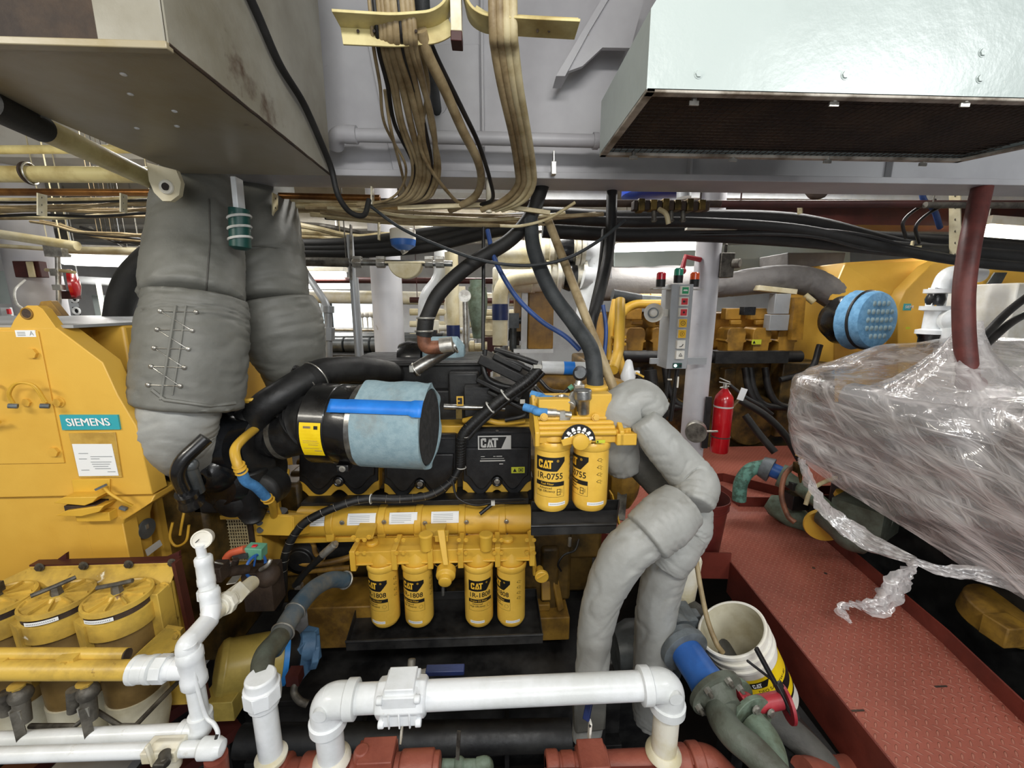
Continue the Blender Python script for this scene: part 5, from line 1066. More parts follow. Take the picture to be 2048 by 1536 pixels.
W = M('fabric'); track(W, mid_, lin_px((352, 612), (338, 700), (322, 800)), .006, .0); track(W, mid_, lin_px((372, 612), (360, 700), (345, 790)), .004, .0); track(W, mid_, lin_px((305, 780), (330, 800), (420, 812), (470, 806)), .007, .0); W.build('stitched_seam', mid_)
HK = []
for k in range(5):
    v = 622 + k * 37; HK += [surf(mid_, 320 - k * 6, v, .004), surf(mid_, 392 - k * 8, v + 2, .004)]
W = M('zinc')
for k in range(5):
    track(W, mid_, lin_px((320 - k * 6, 622 + k * 37), (392 - k * 8, 624 + k * 37)), .0016, .003)
    if k < 4: track(W, mid_, lin_px((320 - k * 6, 622 + k * 37), (384 - k * 8, 661 + k * 37)), .0013, .003)
W.build('lacing_wire', mid_, label='thin lacing wire')
for q in HK:
    if q is not None: M('zinc').ball(q, .0085, (1, .7, 1), 10, 6).build('lacing_hook', mid_)
X2 = thing('exhaust_lagging', 'darker grey lagging on the exhaust leg behind, slanting down to the engine', 'exhaust lagging', P(560, 780, 2.1))
lag(X2, 'upper_section', [P(484, 200, 2.8), P(508, 450, 2.25), P(522, 540, 2.15), P(536, 612, 2.1)], [.2, .215, .21, .19], seed=12, mt='fabric_dark' if False else 'fabric')
lag(X2, 'lower_section', [P(545, 600, 2.1), P(562, 660, 2.1), P(582, 720, 2.12), P(585, 770, 2.15)], [.19, .2, .165, .12], seed=15, puff=.03)
# black ribbed flex duct behind
hoseobj('flexible_duct', 'rubber', [(236, 640, 2.6), (243, 600, 2.6), (262, 555, 2.6), (300, 515, 2.6), (340, 490, 2.6)], 24, 'black bundled flexible hose arching behind the lagged exhaust at left', 'hose', seg=20)
# ================= RIGHT LAGGED PIPES =================
X3 = thing('pipe_lagging', 'front pale grey lagged pipe bending down to the floor right of the fuel filters', 'pipe lagging', P(1185, 1500, 1.3))
lag(X3, 'upper_bend', [P(1285, 838, 1.45), P(1318, 880, 1.44), P(1365, 935, 1.42), P(1392, 968, 1.38), P(1385, 1010, 1.33)], [.055, .072, .078, .08, .07], mt='fabric_light', seed=21, wr=1.4)
lag(X3, 'cuff', [P(1365, 1008, 1.30), P(1330, 1040, 1.27), P(1290, 1075, 1.25)], [.086, .096, .09], mt='fabric_light', seed=24, puff=.02)
lag(X3, 'lower_leg', [P(1305, 1060, 1.27), P(1248, 1110, 1.26), P(1208, 1185, 1.27), P(1190, 1265, 1.28), P(1183, 1350, 1.28), P(1178, 1420, 1.29), P(1172, 1478, 1.3)], [.08, .08, .07, .064, .06, .06, .056], mt='fabric_light', seed=27, wr=1.5)
X4 = thing('pipe_lagging', 'rear grey lagged pipe standing behind the front one', 'pipe lagging', P(1295, 1430, 1.45))
lag(X4, 'shoulder', [P(1250, 935, 1.62), P(1232, 880, 1.58), P(1240, 825, 1.54), P(1280, 800, 1.52), P(1318, 830, 1.5)], [.075, .085, .088, .08, .06], mt='fabric_light', seed=31, wr=1.5)
lag(X4, 'middle', [P(1252, 900, 1.62), P(1300, 950, 1.6), P(1350, 1000, 1.56), P(1395, 1060, 1.5)], [.06, .062, .064, .05], mt='fabric_dark', seed=33)
lag(X4, 'drape', [P(1400, 1015, 1.44), P(1392, 1060, 1.43), P(1375, 1100, 1.42)], [.05, .058, .05], mt='fabric_light', seed=35, wr=2)
lag(X4, 'cuff', [P(1372, 1062, 1.42), P(1350, 1100, 1.4), P(1330, 1130, 1.4)], [.08, .086, .08], mt='fabric_light', seed=36, puff=.02)
lag(X4, 'lower_leg', [P(1345, 1105, 1.42), P(1325, 1160, 1.42), P(1312, 1230, 1.43), P(1306, 1310, 1.44), P(1302, 1400, 1.45), P(1300, 1440, 1.46)], [.078, .08, .08, .078, .078, .07], mt='fabric_light', seed=39, wr=1.5)
W = M('paper'); W.ball(P(1348, 1022, 1.33), .02, (1.7, 1, .8)).ball(P(1362, 1054, 1.36), .02, (1.6, 1, .8)); W.build('exposed_batting', X4, label='white batting showing at the joints')
W = M('fabric'); W.prism([P(1148, 1395, 1.2), P(1215, 1398, 1.2), P(1212, 1462, 1.22), P(1150, 1470, 1.22)], (0, .05, 0)); W.build('strip', X3, bevel=.01)
# ================= GENERATOR (left) =================
G = thing('generator', 'big yellow generator housing with a teal nameplate at far left', 'generator', P(100, 1100, 1.6))
YG = 1.42
W = M('yellow_panel'); W.bb((-3.2, 1.5, -.1), (-1.5, 1.64, 1.42)); W.bb((-3.2, 1.62, -.1), (-1.385, 2.75, 1.425)); W.build('stator_housing', G, bevel=.01)
W = M('machine_grey'); W.names[0] = 'grey_box'; W.bb((-3.2, 1.44, 1.425), (-1.39, 2.75, 1.435)); W.build('top_plate', G, label='grey painted top plate')
W = M('yellow_panel'); x_ = lambda u, v: P(u, v, YG)
W.prism([Vector((-3.0, YG, 1.43)), x_(112, 655), x_(205, 725), x_(235, 790), x_(272, 852), x_(305, 989), Vector((-3.0, YG, x_(305, 989).z))], (0, .07, 0)); TB = W.build('terminal_box', G, bevel=.003)
W = M('yellow_panel'); zb = x_(305, 989).z; W.prism([Vector((-3.0, YG + .02, zb)), x_(302, 993) + Vector((0, .02, 0)), x_(302, 1005), x_(268, 1028), x_(248, 1040), x_(243, 1060), x_(248, 1120) , Vector((-1.42, YG + .02, -.1)), Vector((-3.0, YG + .02, -.1))], (0, .13, 0)); LP = W.build('lower_panel', G, bevel=.004)
W = M('yellow_shaded'); W.bb((-1.7, 1.66, -.1), (-1.22, 2.2, .82)); W.bb((-1.3, 2.02, -.1), (-1.0, 2.3, .6)); W.build('bell_housing', G, bevel=.02, label='darker yellow coupling housing')  # housing lies in shadow: shade put into its yellow
W = M('yellow_panel'); W.prism([Vector((-3, YG - .004, x_(50, 660).z)), x_(78, 662) - Vector((0, .004, 0)), x_(131, 925) - Vector((0, .004, 0)), Vector((-3, YG - .004, x_(131, 925).z))], (0, .004, 0)); APN = W.build('access_panel', G, bevel=.001)
W = M('yellow_panel'); W.prism([x_(20, 657), x_(28, 640), x_(44, 617), x_(54, 611), x_(74, 611), x_(85, 618), x_(98, 636), x_(113, 657)], (0, .03, 0)); W.m('yellow_dirty'); W.torus(x_(54, 627) - Vector((0, .001, 0)), (0, 1, 0), .017, .003); W.m('rust_dark'); W.cyl(x_(54, 627) - Vector((0, .002, 0)), x_(54, 627), .0165); W.build('lifting_eye', G, bevel=.003)
c = P(97, 615, 1.75); W = M('rust_dark'); W.names[0] = 'yellow_dirty'; W.prism([P(70, 632, 1.75), P(80, 603, 1.75), P(100, 601, 1.75), P(125, 632, 1.75)], (0, .03, 0)); W.build('lifting_eye', G, bevel=.003, label='dull brown rear lifting eye')
bolts(APN, [x_(70, 706), x_(113, 902)], (0, -1, 0), .017, 'yellow_panel'); bolts(APN, [x_(90, 806), x_(58, 804), x_(119, 804)], (0, -1, 0), .014, 'yellow_panel')
W = M('yellow'); 
for (a, b) in ((45, 108), (48, 112)): W.hose([x_(a, 802) - Vector((0, .03, 0)), x_(a - 1, 782) - Vector((0, .04, 0)), x_((a + b) / 2 - 15, 762) - Vector((0, .045, 0)), x_((a + b) / 2 + 18, 766) - Vector((0, .045, 0)), x_(b, 800) - Vector((0, .03, 0))], .004)
W.m('grey_cast'); W.cyl(x_(44, 806) - Vector((0, .04, 0)), x_(56, 808) - Vector((0, .03, 0)), .008).cyl(x_(106, 806) - Vector((0, .04, 0)), x_(118, 808) - Vector((0, .03, 0)), .008); W.build('earth_cable', G)
W = M('yellow'); W.cyl(x_(-20, 848) - Vector((0, .03, 0)), x_(20, 839) - Vector((0, .03, 0)), .006); W.hose([x_(-10, 760) - Vector((0, .03, 0)), x_(3, 768) - Vector((0, .03, 0)), x_(2, 790) - Vector((0, .03, 0))], .006); W.build('handle', APN)
W = M('paper'); o = x_(54, 667) - Vector((0, .003, 0)); W.bx(o, (.062, .003, .022)); W.m('paper_print'); f = plane(o, (1, 0, 0), (0, 0, 1), .002)
for k in range(3): W.poly([f(-.025, .003 - .005 * k), f(.0, .003 - .005 * k), f(.0, .005 - .005 * k), f(-.025, .005 - .005 * k)])
W.text('A', .02, f if False else plane(o + Vector((.019, 0, 0)), (1, 0, 0), (0, 0, 1), .002)); W.build('label_plate', TB, label='small white sticker')
NP = M('teal'); a, b, c, d = x_(122, 829), x_(238, 829), x_(243, 858), x_(128, 859)
for p in (a, b, c, d): p.y -= .006
NP.prism([d, c, b, a], (0, .006, 0)); NP.m('white_print'); mid = (a + b + c + d) / 4; [NP.text('SIEMENS', .038, lambda X, Z: Vector((mid.x + X * 1.0 + dx_ - .004 + (-Z) * .12, YG - .0072 - k_ * .0003, mid.z + Z * 1.0)), 1.0) for k_, dx_ in enumerate((-.0016, -.0008, 0, .0008, .0016))]; NP.build('nameplate', TB, label='teal nameplate with white maker lettering')
W = M('pouch'); q = [x_(139, 866), x_(232, 864), x_(246, 954), x_(160, 955)]
W.prism([p + Vector((0, -.004, 0)) for p in q], (0, .003, 0)); DP = W.build('document_pouch', TB, bevel=.001, label='clear pouch with a printed sheet')
W = M('paper'); q = [x_(147, 887), x_(226, 887), x_(240, 950), x_(161, 951)]; W.prism([p + Vector((0, -.0055, 0)) for p in q], (0, .001, 0)); W.m('paper_print')
def ql(q, s, t): return (q[0] * (1 - s) + q[1] * s) * (1 - t) + (q[3] * (1 - s) + q[2] * s) * t + Vector((0, -.0065, 0))
for (s0, s1, t0) in ((.12, .36, .28), (.4, .95, .38), (.4, .62, .45), (.38, .9, .55), (.4, .85, .62), (.42, .8, .69), (.45, .85, .76), (.1, .3, .8), (.75, .95, .86), (.1, .3, .45)): W.poly([ql(q, s0, t0), ql(q, s1, t0), ql(q, s1, t0 + .018), ql(q, s0, t0 + .018)])
W.build('printed_sheet', TB)
W = M('yellow'); W.prism([x_(146, 958), x_(222, 957), x_(222, 984), x_(150, 984)], (0, -.006, 0)); W.prism([x_(136, 993), x_(155, 982) , x_(222, 981), x_(212, 992), x_(196, 998)], (0, -.05, .0)); W.prism([x_(139, 1018), x_(160, 1008), x_(234, 998), x_(225, 1010), x_(190, 1019)], (0, -.05, 0)); W.bb(x_(166, 1018) + Vector((0, -.03, 0)), x_(236, 1034) + Vector((0, .02, 0))); W.m('rust_dark'); W.bb(x_(150, 1001) + Vector((0, -.04, 0)), x_(215, 1010) + Vector((0, .01, 0))); W.build('cable_clamp', G, bevel=.002)
W = M('yellow_panel'); W.bb(x_(168, 1034) + Vector((0, 0, 0)), Vector((x_(243, 1034).x, YG + .06, -.1))); W.build('side_post', G, bevel=.003)
W = M('yellow'); W.hose([x_(221, 972) - Vector((0, .02, 0)), x_(240, 976) - Vector((0, .04, 0)), x_(262, 990) - Vector((0, .04, 0)), x_(274, 1006) - Vector((0, .02, 0))], .005); W.m('grey_cast'); W.beam(x_(203, 974) - Vector((0, .02, 0)), x_(222, 965) - Vector((0, .02, 0)), .01, .008).beam(x_(245, 1012) - Vector((0, .01, 0)), x_(258, 1016) - Vector((0, .01, 0)), .01, .01); W.build('earth_cable', G)
W = M('dark_green'); W.names[0] = 'machine_grey'; xs_ = x_(246, 1060).x; W.lathe(PX(292, 1057, xs_), (1, 0, 0), [(0, .038), (.006, .038), (.008, .01)], 28); W.m('zinc'); W.bx(PX(294, 1053, xs_ + .009), (.004, .012, .018)); W.build('rubber_plug', LP, label='round dark plug')
W = M('silver_plate'); W.prism([PX(290, 1100, xs_), PX(318, 1080, xs_), PX(323, 1090, xs_), PX(294, 1112, xs_)], (.004, 0, 0)); W.build('tag_plate', LP)
W = M('yellow'); W.hose([P(345, 1045, 1.58), P(340, 1075, 1.57), P(352, 1092, 1.57), P(372, 1082, 1.57), P(378, 1050, 1.58)], .005).hose([P(372, 1005, 1.6), P(365, 1040, 1.58), P(360, 1070, 1.58)], .005); W.build('earth_cable', G)
# vent grille of the coupling guard
t = thing('coupling_guard', 'pale yellow guard box with a square mesh grille below the turbocharger', 'guard', P(455, 1110, 1.8))
W = M('yellow_panel'); a = P(398, 1028, 1.78); b = P(520, 1095, 1.78); W.bb((a.x - .02, 1.8, b.z - .2), (b.x, 2.0, a.z)); W.bb((a.x - .04, 1.74, a.z - .01), (b.x + .02, 1.84, a.z + .01)); W.build('box', t, bevel=.003)
W = M('rust_dark'); W.bb((P(412, 1040, 1.78).x, 1.79, P(412, 1118, 1.78).z), (P(500, 1040, 1.78).x, 1.8, P(500, 1040, 1.78).z)); W.build('opening', t)
W = M('cable_cream'); A, B = P(410, 1040, 1.78), P(502, 1120, 1.78)
for k in range(17): x = A.x + (B.x - A.x) * k / 16; W.beam((x, 1.78, A.z), (x, 1.78, B.z), .004, .004)
for k in range(14): z = A.z + (B.z - A.z) * k / 13; W.beam((A.x, 1.778, z), (B.x, 1.778, z), .004, .004)
W.build('mesh_grille', t)
# ================= TRIPLE STRAINER =================
S = thing('duplex_filter', 'old yellow filter bank of three round lidded pots at lower left', 'filter bank', P(200, 1420, 1.15))
W = M('yellow_old'); a = P(72, 1126, 1.32); b = P(360, 1118, 1.32)
W.bb((a.x - .0, 1.3, .55), (b.x, 1.315, a.z)); W.bb((a.x - .1, 1.255, .12), (b.x + .01, 1.27, .60)); W.prism([(a.x - .1, 1.255, .6), (a.x, 1.31, .64), (b.x, 1.31, .64), (b.x + .01, 1.255, .6)], (0, .006, 0)); W.bb((b.x - .03, 1.2, .3), (b.x + .01, 1.26, .6)); W.build('back_plate', S, bevel=.003)
W = M('maroon'); W.prism([(b.x + .01, 1.27, .66), (b.x + .01, 1.3, .66), (b.x + .03, 1.3, .1), (b.x + .03, 1.27, .1)], (.012, 0, 0)); W.bb((a.x, 1.3, a.z), (b.x, 1.33, a.z + .006)); W.prism([P(102, 1128, 1.33), P(132, 1106, 1.33), P(133, 1128, 1.33)], (0, .01, 0)).prism([P(325, 1118, 1.33), P(358, 1103, 1.33), P(358, 1118, 1.33)], (0, .01, 0)); W.build('frame', S, label='dark red steel frame')
bolts(S, [P(u, v, 1.298) for u, v in ((80, 1134), (168, 1131), (258, 1128), (345, 1125))], (0, -1, 0), .011, 'steel_dirty')
bolts(S, [P(330, 1172, 1.25), P(352, 1268, 1.2)], (0, -1, 0), .012, 'yellow_old')
zl = P(245, 1185, 1.2).z
for i, (cx, ang) in enumerate(((-1.171, 10), (-1.350, 48), (-1.528, 90), )):
    cy = 1.185; R = .083
    W = M('yellow_old'); W.lathe((cx, cy, zl), (0, 0, -1), [(.03, R - .006), (.034, R + .004), (.09, R + .004), (.094, R - .008), (.1, R - .009)], 40); W.m('pot_khaki'); W.lathe((cx, cy, zl), (0, 0, -1), [(.098, R - .008), (.33, R - .008), (.4, R - .02), (.47, R - .05), (.5, .02)], 40); W.m('yellow_old'); W.prism([(cx - .085, cy - R * .72, zl - .035), (cx - .03, cy - R * 1.06, zl - .035), (cx - .035, cy - R * 1.02, zl - .24), (cx - .07, cy - R * .8, zl - .24)], (.006, .03, 0)); W.build('pot', S)
    W = M('plastic_white'); W.names[0] = 'bucket_inside'; W.lathe((cx, cy, zl - .34), (0, 0, -1), [(0, R - .005), (.1, R - .006), (.2, R - .03), (.24, R - .06)], 36); W.build('bowl', S, label='milky translucent lower bowl')
    W = M('rust_dark'); W.lathe((cx, cy, zl), (0, 0, -1), [(.008, R - .002), (.034, R - .002)], 40); W.build('gasket', S)
    lid = bpy.data.objects.new('x', None) if False else None
    W = M('yellow_old'); W.lathe((cx, cy, zl), (0, 0, 1), [(-.012, R), (-.01, R + .004), (.004, R + .003), (.005, R - .004), (.001, R - .008), (.003, .03), (.012, .022), (.014, .01)], 48)
    for k in range(10): th = k * pi / 5 + .2 * i; W.beam((cx + .02 * cos(th), cy + .02 * sin(th), zl + .007), (cx + (R - .006) * cos(th), cy + (R - .006) * sin(th), zl + .004), .004, .011)
    lo = W.build('lid', S)
    W = M('steel_dirty'); W.lathe((cx, cy, zl + .008), (0, 0, 1), [(0, .016), (.03, .013)], 6); c_, s_ = cos(radians(ang)), sin(radians(ang)); W.tube([(cx - .05 * c_, cy - .05 * s_, zl + .036), (cx, cy, zl + .04), (cx + .045 * c_, cy + .045 * s_, zl + .046)], .007, 8) if i < 2 else W.bx((cx, cy, zl + .04), (.03, .03, .03)); W.build('tee_handle', lo)
    W = M('paper'); f = cyl_map(cx, cy, zl - .02, R + .005, .35 if i else .15); shrink(W, f, [[(-.042, -.006), (.036, -.006), (.036, .006), (-.042, .006)]]); W.m('paper_print'); f = cyl_map(cx, cy, zl - .02, R + .0056, .35 if i else .15)
    for k in range(16): shrink(W, f, [[(-.036 + .0042 * k, -.002), (-.034 + .0042 * k, -.002), (-.034 + .0042 * k, .002), (-.036 + .0042 * k, .002)]])
    W.build('data_strip', lo)
    p = Vector((cx + .01, 1.02, .545)); W = M('yellow_old'); W.bx(p, (.045, .04, .035)); W.bolt(p + Vector((0, -.02, 0)), (0, -1, .2), .012); W.m('steel_dirty'); W.cyl(p + Vector((.02, 0, -.1)), p + Vector((.02, -.01, -.19)), .018).ball(p + Vector((.02, 0, -.11)), .026).beam(p + Vector((.02, -.02, -.14)), p + Vector((.03, -.03, -.25)), .02, .01).cyl(p + Vector((-.02, 0, -.1)), p + Vector((-.03, 0, -.17)), .014)
    W.m('zinc'); W.bx(p + Vector((.018, -.012, -.155)), (.03, .02, .028)); W.m('yellow_old'); W.bolt(p + Vector((.018, -.0, -.075)), (0, 0, -1), .015); W.build('drain_valve', S)
W = M('yellow_old'); a = P(-420, 1309, 1.03); b = P(253, 1309, 1.03); W.cyl(a, b, .017); W.m('rust_dark'); W.cyl(b, b + Vector((.004, 0, 0)), .0155); W.m('yellow_old'); W.cyl(P(-420, 1340, 1.0), P(262, 1340, 1.0), .025); W.prism([P(330, 1255, 1.2), P(362, 1260, 1.2), P(350, 1300, 1.2), P(300, 1330, 1.15), P(262, 1335, 1.1), P(262, 1318, 1.1)], (0, .012, 0)); W.build('manifold_pipe', S)
W = M('steel_dirty'); W.tube([P(60, 1452, 1.05), P(150, 1452, 1.02), P(190, 1420, 1.05), P(240, 1452, 1.02), P(272, 1450, 1.02), P(330, 1390, 1.12), P(370, 1350, 1.2)], .007, 8); W.build('wire_frame', S)
# ================= WHITE PIPEWORK LOWER LEFT =================
def fit(W, a, b, r, nh=.25):
    a = Vector(a); b = Vector(b); d = (b - a); L_ = d.length; W.lathe(a, d, [(0, r * .86), (L_ * .06, r), (L_ * nh, r), (L_ * (nh + .04), r * .94), (L_ * (1 - nh - .04), r * .94), (L_ * (1 - nh), r), (L_ * .94, r), (L_, r * .86)], 24)
def union(W, a, b, r):
    a = Vector(a); b = Vector(b); d = b - a; W.lathe(a, d, [(0, r * .8), (d.length * .25, r * .85), (d.length * .27, r), ], 16); W.cyl(a + d * .25, a + d * .7, r * 1.06, seg=8); W.cyl(a + d * .7, b, r * .82)
t = thing('white_pipework', 'white painted pipe run with a gauge, unions and elbow beside the yellow filter bank', 'pipework', P(400, 1480, 1.0))
xv = P(378, 1300, 1.0); zb = P(405, 1462, 1.0).z
W = M('white_paint'); c0 = Vector((xv.x, 1.0, zb)); W.cyl((xv.x, 1.0, zb + .02), (xv.x, 1.0, xv.z + .02), .0225, seg=24); W.cyl((-2.2, 1.0, zb), (xv.x - .03, 1.0, zb), .0215, seg=24); W.build('pipe', t)
W = M('white_paint'); W.pipe([(xv.x - .055, 1.0, zb), (xv.x, 1.0, zb), (xv.x, 1.0, zb + .055)], .0285, .035, 20, 8); W.lathe((xv.x - .06, 1.0, zb), (1, 0, 0), [(0, .03), (.018, .03)], 20); W.lathe((xv.x, 1.0, zb + .042), (0, 0, 1), [(0, .03), (.018, .03)], 20); W.build('elbow', t, bevel=.001)
W = M('white_paint'); zc_ = P(370, 1337, 1.0).z; fit(W, (xv.x, 1.0, zc_ - .055), (xv.x, 1.0, zc_ + .06), .032); W.cyl((xv.x - .05, 1.0, zc_), (xv.x, 1.0, zc_), .027); W.build('tee', t)
W = M('white_paint'); union(W, P(348, 1337, 1.0), P(300, 1338, 1.0), .034); W.build('union', t, bevel=.001)
W = M('white_paint'); W.cyl(P(362, 1337, 1.0), P(340, 1337, 1.0), .022); fit(W, P(266, 1340, 1.0), P(312, 1338, 1.0), .036); W.build('coupling', t)
W = M('white_paint'); W.pipe([(xv.x, 1.0, zc_ + .03), P(372, 1290, 1.0), P(388, 1275, 1.03), P(418, 1240, 1.1)], .027, .04, 22); W.build('elbow', t)
W = M('white_paint'); W.hose([P(408, 1252, 1.09), P(420, 1235, 1.1), P(423, 1215, 1.12)], .025, 18); fit(W, P(424, 1235, 1.12), P(418, 1178, 1.14), .028); W.build('tee', t)
W = M('white_paint'); union(W, P(418, 1205, 1.14), P(414, 1165, 1.15), .027); fit(W, P(414, 1170, 1.15), P(406, 1112, 1.16), .024); W.cyl(P(406, 1120, 1.16), P(400, 1090, 1.16), .013); W.build('riser', t, bevel=.001)
W = M('plastic_white'); g = P(398, 1084, 1.16); W.lathe(g + Vector((.0, .02, 0)), (.35, -1, .3), [(-.012, .026), (.012, .028), (.02, .028), (.021, .024), (.018, .023)], 32); W.m('ink'); W.beam(g + Vector((-.008, -.003, 0)), g + Vector((.006, -.006, .012)), .002, .002); W.build('pressure_gauge', t, label='small round white pressure gauge')
W = M('white_aged'); W.cyl(P(422, 1232, 1.11), P(505, 1165, 1.35), .024); union(W, P(440, 1215, 1.15), P(463, 1197, 1.2), .034); W.bx(P(468, 1192, 1.22), (.06, .05, .05), Matrix.Rotation(radians(-35), 3, 'Y')); W.build('branch_pipe', t, bevel=.002)
W = M('white_paint'); W.hose([P(384, 1320, .985), P(396, 1380, .98), P(412, 1432, .98), P(428, 1448, .97), P(436, 1470, .96), P(425, 1500, .95)], .0055, 10); W.build('white_hose', t)
hoseobj('cable', 'cable_black', [(434, 1470, .955), (425, 1500, .95), (415, 1530, .94), (412, 1560, .93)], 3, 'black lead hanging past the capped white pipe end at lower left', 'cable')
t = thing('white_pipe', 'lower horizontal white pipe with a ball valve and capped end at bottom left', 'pipe', P(300, 1510, .95))
W = M('white_paint'); a = P(-60, 1512, .95); b = P(412, 1497, .95); W.cyl(b + (a - b) * 1.9, b, .019, seg=24); W.build('pipe', t)
W = M('white_paint'); W.lathe(P(400, 1497, .95), (b - a), [(0, .022), (.006, .027), (.045, .027), (.06, .02), (.066, .005)], 24); W.build('end_cap', t); W = M('red_pipe'); W.cyl(P(432, 1512, .95), P(436, 1560, .95), .028); W.build('red_stub', t)
W = M('white_aged'); W.bx(P(330, 1498, .95), (.09, .05, .035)); W.cyl(P(345, 1500, .95), P(345, 1532, .95), .022); W.cyl(P(310, 1500, .95), P(364, 1498, .95), .026, seg=8); W.beam(P(294, 1490, .92), P(308, 1530, .92), .014, .008); W.m('steel_dirty'); W.cyl(P(330, 1505, .93), P(328, 1530, .9), .014).bx(P(322, 1526, .9), (.03, .02, .012)); W.build('ball_valve', t, bevel=.003)
# switches cluster between
t = thing('pressure_switch', 'small green topped switch unit with blue handwheel by the yellow bracket', 'switch', P(500, 1160, 1.6))
W = M('glow_green'); q = P(512, 1102, 1.62); W.bx(q, (.07, .05, .05), Matrix.Rotation(.1, 3, 'Y')); W.m('sig_red'); W.bx(q + Vector((-.0, -.005, .027)), (.02, .018, .006)); W.build('head', t, bevel=.003)
W = M('blue_paint'); W.torus(P(512, 1132, 1.58), (.9, -.35, .1), .044, .006, 28, 8); W.tube([P(508, 1132, 1.58), P(512, 1110, 1.58)], .004, 6); W.build('handwheel', t, label='blue handwheel'); W = M('orange'); W.hose([P(452, 1118, 1.6), P(462, 1107, 1.6), P(490, 1098, 1.6)], .016, 10); W.m('machine_grey'); W.beam(P(470, 1112, 1.6), P(498, 1108, 1.6), .03, .02); W.build('lever', t, label='orange and grey lever')
W = M('rust_dark'); W.bx(P(438, 1142, 1.45), (.05, .06, .06)); W.cyl(P(450, 1145, 1.48), P(495, 1138, 1.55), .02).cyl(P(470, 1130, 1.55), P(472, 1118, 1.55), .012).bx(P(528, 1170, 1.62), (.12, .1, .18)).ball(P(535, 1150, 1.6), .05); W.m('zinc'); W.cyl(P(458, 1124, 1.55), P(460, 1132, 1.55), .011).beam(P(428, 1124, 1.4), P(446, 1128, 1.42), .012, .006).beam(P(462, 1168, 1.3), P(474, 1152, 1.35), .03, .004).hose([P(520, 1140, 1.56), P(535, 1130, 1.55), P(542, 1118, 1.56)], .008); W.build('valve_block', t, bevel=.003)
# ================= MOTOR AND PUMP =================
t = thing('motor_pump', 'gold painted electric motor with a blue gear pump on the skid', 'pump', PZ(520, 1380, -.33))
a = P(445, 1335, 1.5); b = P(568, 1312, 1.6); d = (b - a).normalized()
W = M('motor_gold'); W.lathe(a, d, [(-.03, .03), (-.025, .07), (-.01, .1), (.01, .108), (.02, .104), (.16, .106), (.22, .106)], 40); W.bx(a + d * .03 + Vector((0, -.07, -.1)), (.13, .09, .09)); MT = W.build('motor', t, bevel=.003)
W = M('blue_ring'); W.lathe(a, d, [(.215, .106), (.216, .112), (.236, .112), (.237, .1)], 40); W.build('ring', t, label='bright blue ring'); W = M('black_dusty'); W.lathe(a, d, [(.237, .108), (.27, .09), (.285, .07)], 36); W.build('adapter', t)
W = M('pump_blue'); W.bx(a + d * .31, (.06, .13, .16), Matrix.Rotation(-.3, 3, 'Z')); W.lathe(a, d, [(.33, .075), (.36, .075), (.363, .05)], 8); W.lathe(a + Vector((0, -.0, .03)), d, [(.29, .06), (.35, .06)], 20); W.build('pump', t, bevel=.005); W = M('paper'); f = lambda x, y: a + d * (.08 + x) + Vector((0, -.1075, 0)) * cos(y / .107) + Vector((0, 0, 1)) * .1075 * sin(y / .107); 
for k in range(5): W.poly([f(0, .02 + .012 * k), f(.05, .02 + .012 * k), f(.05, .032 + .012 * k), f(0, .032 + .012 * k)])
W.build('data_plate', MT)
W = M('maroon'); W.bx(P(590, 1352, 1.47), (.05, .05, .05)); W.m('steel_dirty'); W.hose([P(592, 1362, 1.46), P(588, 1385, 1.44), P(600, 1402, 1.42), P(615, 1408, 1.42)], .014, 12); W.build('suction_fitting', t)
# hose rising to engine
t = thing('hose', 'thick blue grey hose rising from the white riser to the engine', 'hose', P(540, 1320, 1.15))
W = M('hose_blue_grey'); W.hose([P(690, 1160, 1.7), P(660, 1160, 1.62), P(625, 1180, 1.5), P(590, 1222, 1.35), P(565, 1265, 1.25), P(545, 1298, 1.18)], .034, 22); HS = W.build('hose', t)
W = M('zinc'); W.torus(P(690, 1160, 1.69), P(690, 1160, 1.7) - P(672, 1158, 1.65), .036, .004).torus(P(590, 1222, 1.35), P(605, 1200, 1.4) - P(575, 1245, 1.3), .036, .002).torus(P(566, 1264, 1.25), P(580, 1240, 1.3) - P(550, 1290, 1.2), .037, .003); W.build('hose_clamp', HS)
W = M('bronze_dirty'); W.pipe([P(560, 1275, 1.22), P(526, 1312, 1.12), P(524, 1355, 1.06)], .032, .06, 22); W.build('elbow', t, label='dull grey green elbow')
def riser(label, u, v, Y, zb_, r, un=True):
    p = P(u, v, Y); t = thing('white_pipe', label, 'pipe', (p.x, Y, zb_)); W = M('white_paint'); W.cyl(p, (p.x, Y, zb_), r, seg=28); W.build('pipe', t)
    if un:
        W = M('white_paint'); W.lathe(p + Vector((0, 0, .03)), (0, 0, -1), [(0, r * 1.1), (.004, r * 1.25), (.03, r * 1.28), (.034, r * 1.5)], 24); W.cyl(p - Vector((0, 0, .004)), p - Vector((0, 0, .05)), r * 1.55, seg=8); W.lathe(p - Vector((0, 0, .05)), (0, 0, -1), [(0, r * 1.3), (.02, r * 1.25), (.022, r)], 24); W.build('union', t, bevel=.002)
    W = M('white_aged'); W.lathe((p.x, Y, zb_), (0, 0, 1), [(-.012, r * 1.25), (.0, r * 1.38), (.004, r * 1.36), (.012, r * 1.02)], 28); W.build('base_collar', t); return t
zr = .13
riser('white riser pipe with a large union nut joining the blue grey hose', 523, 1368, 1.04, P(545, 1512, 1.04).z, .033)
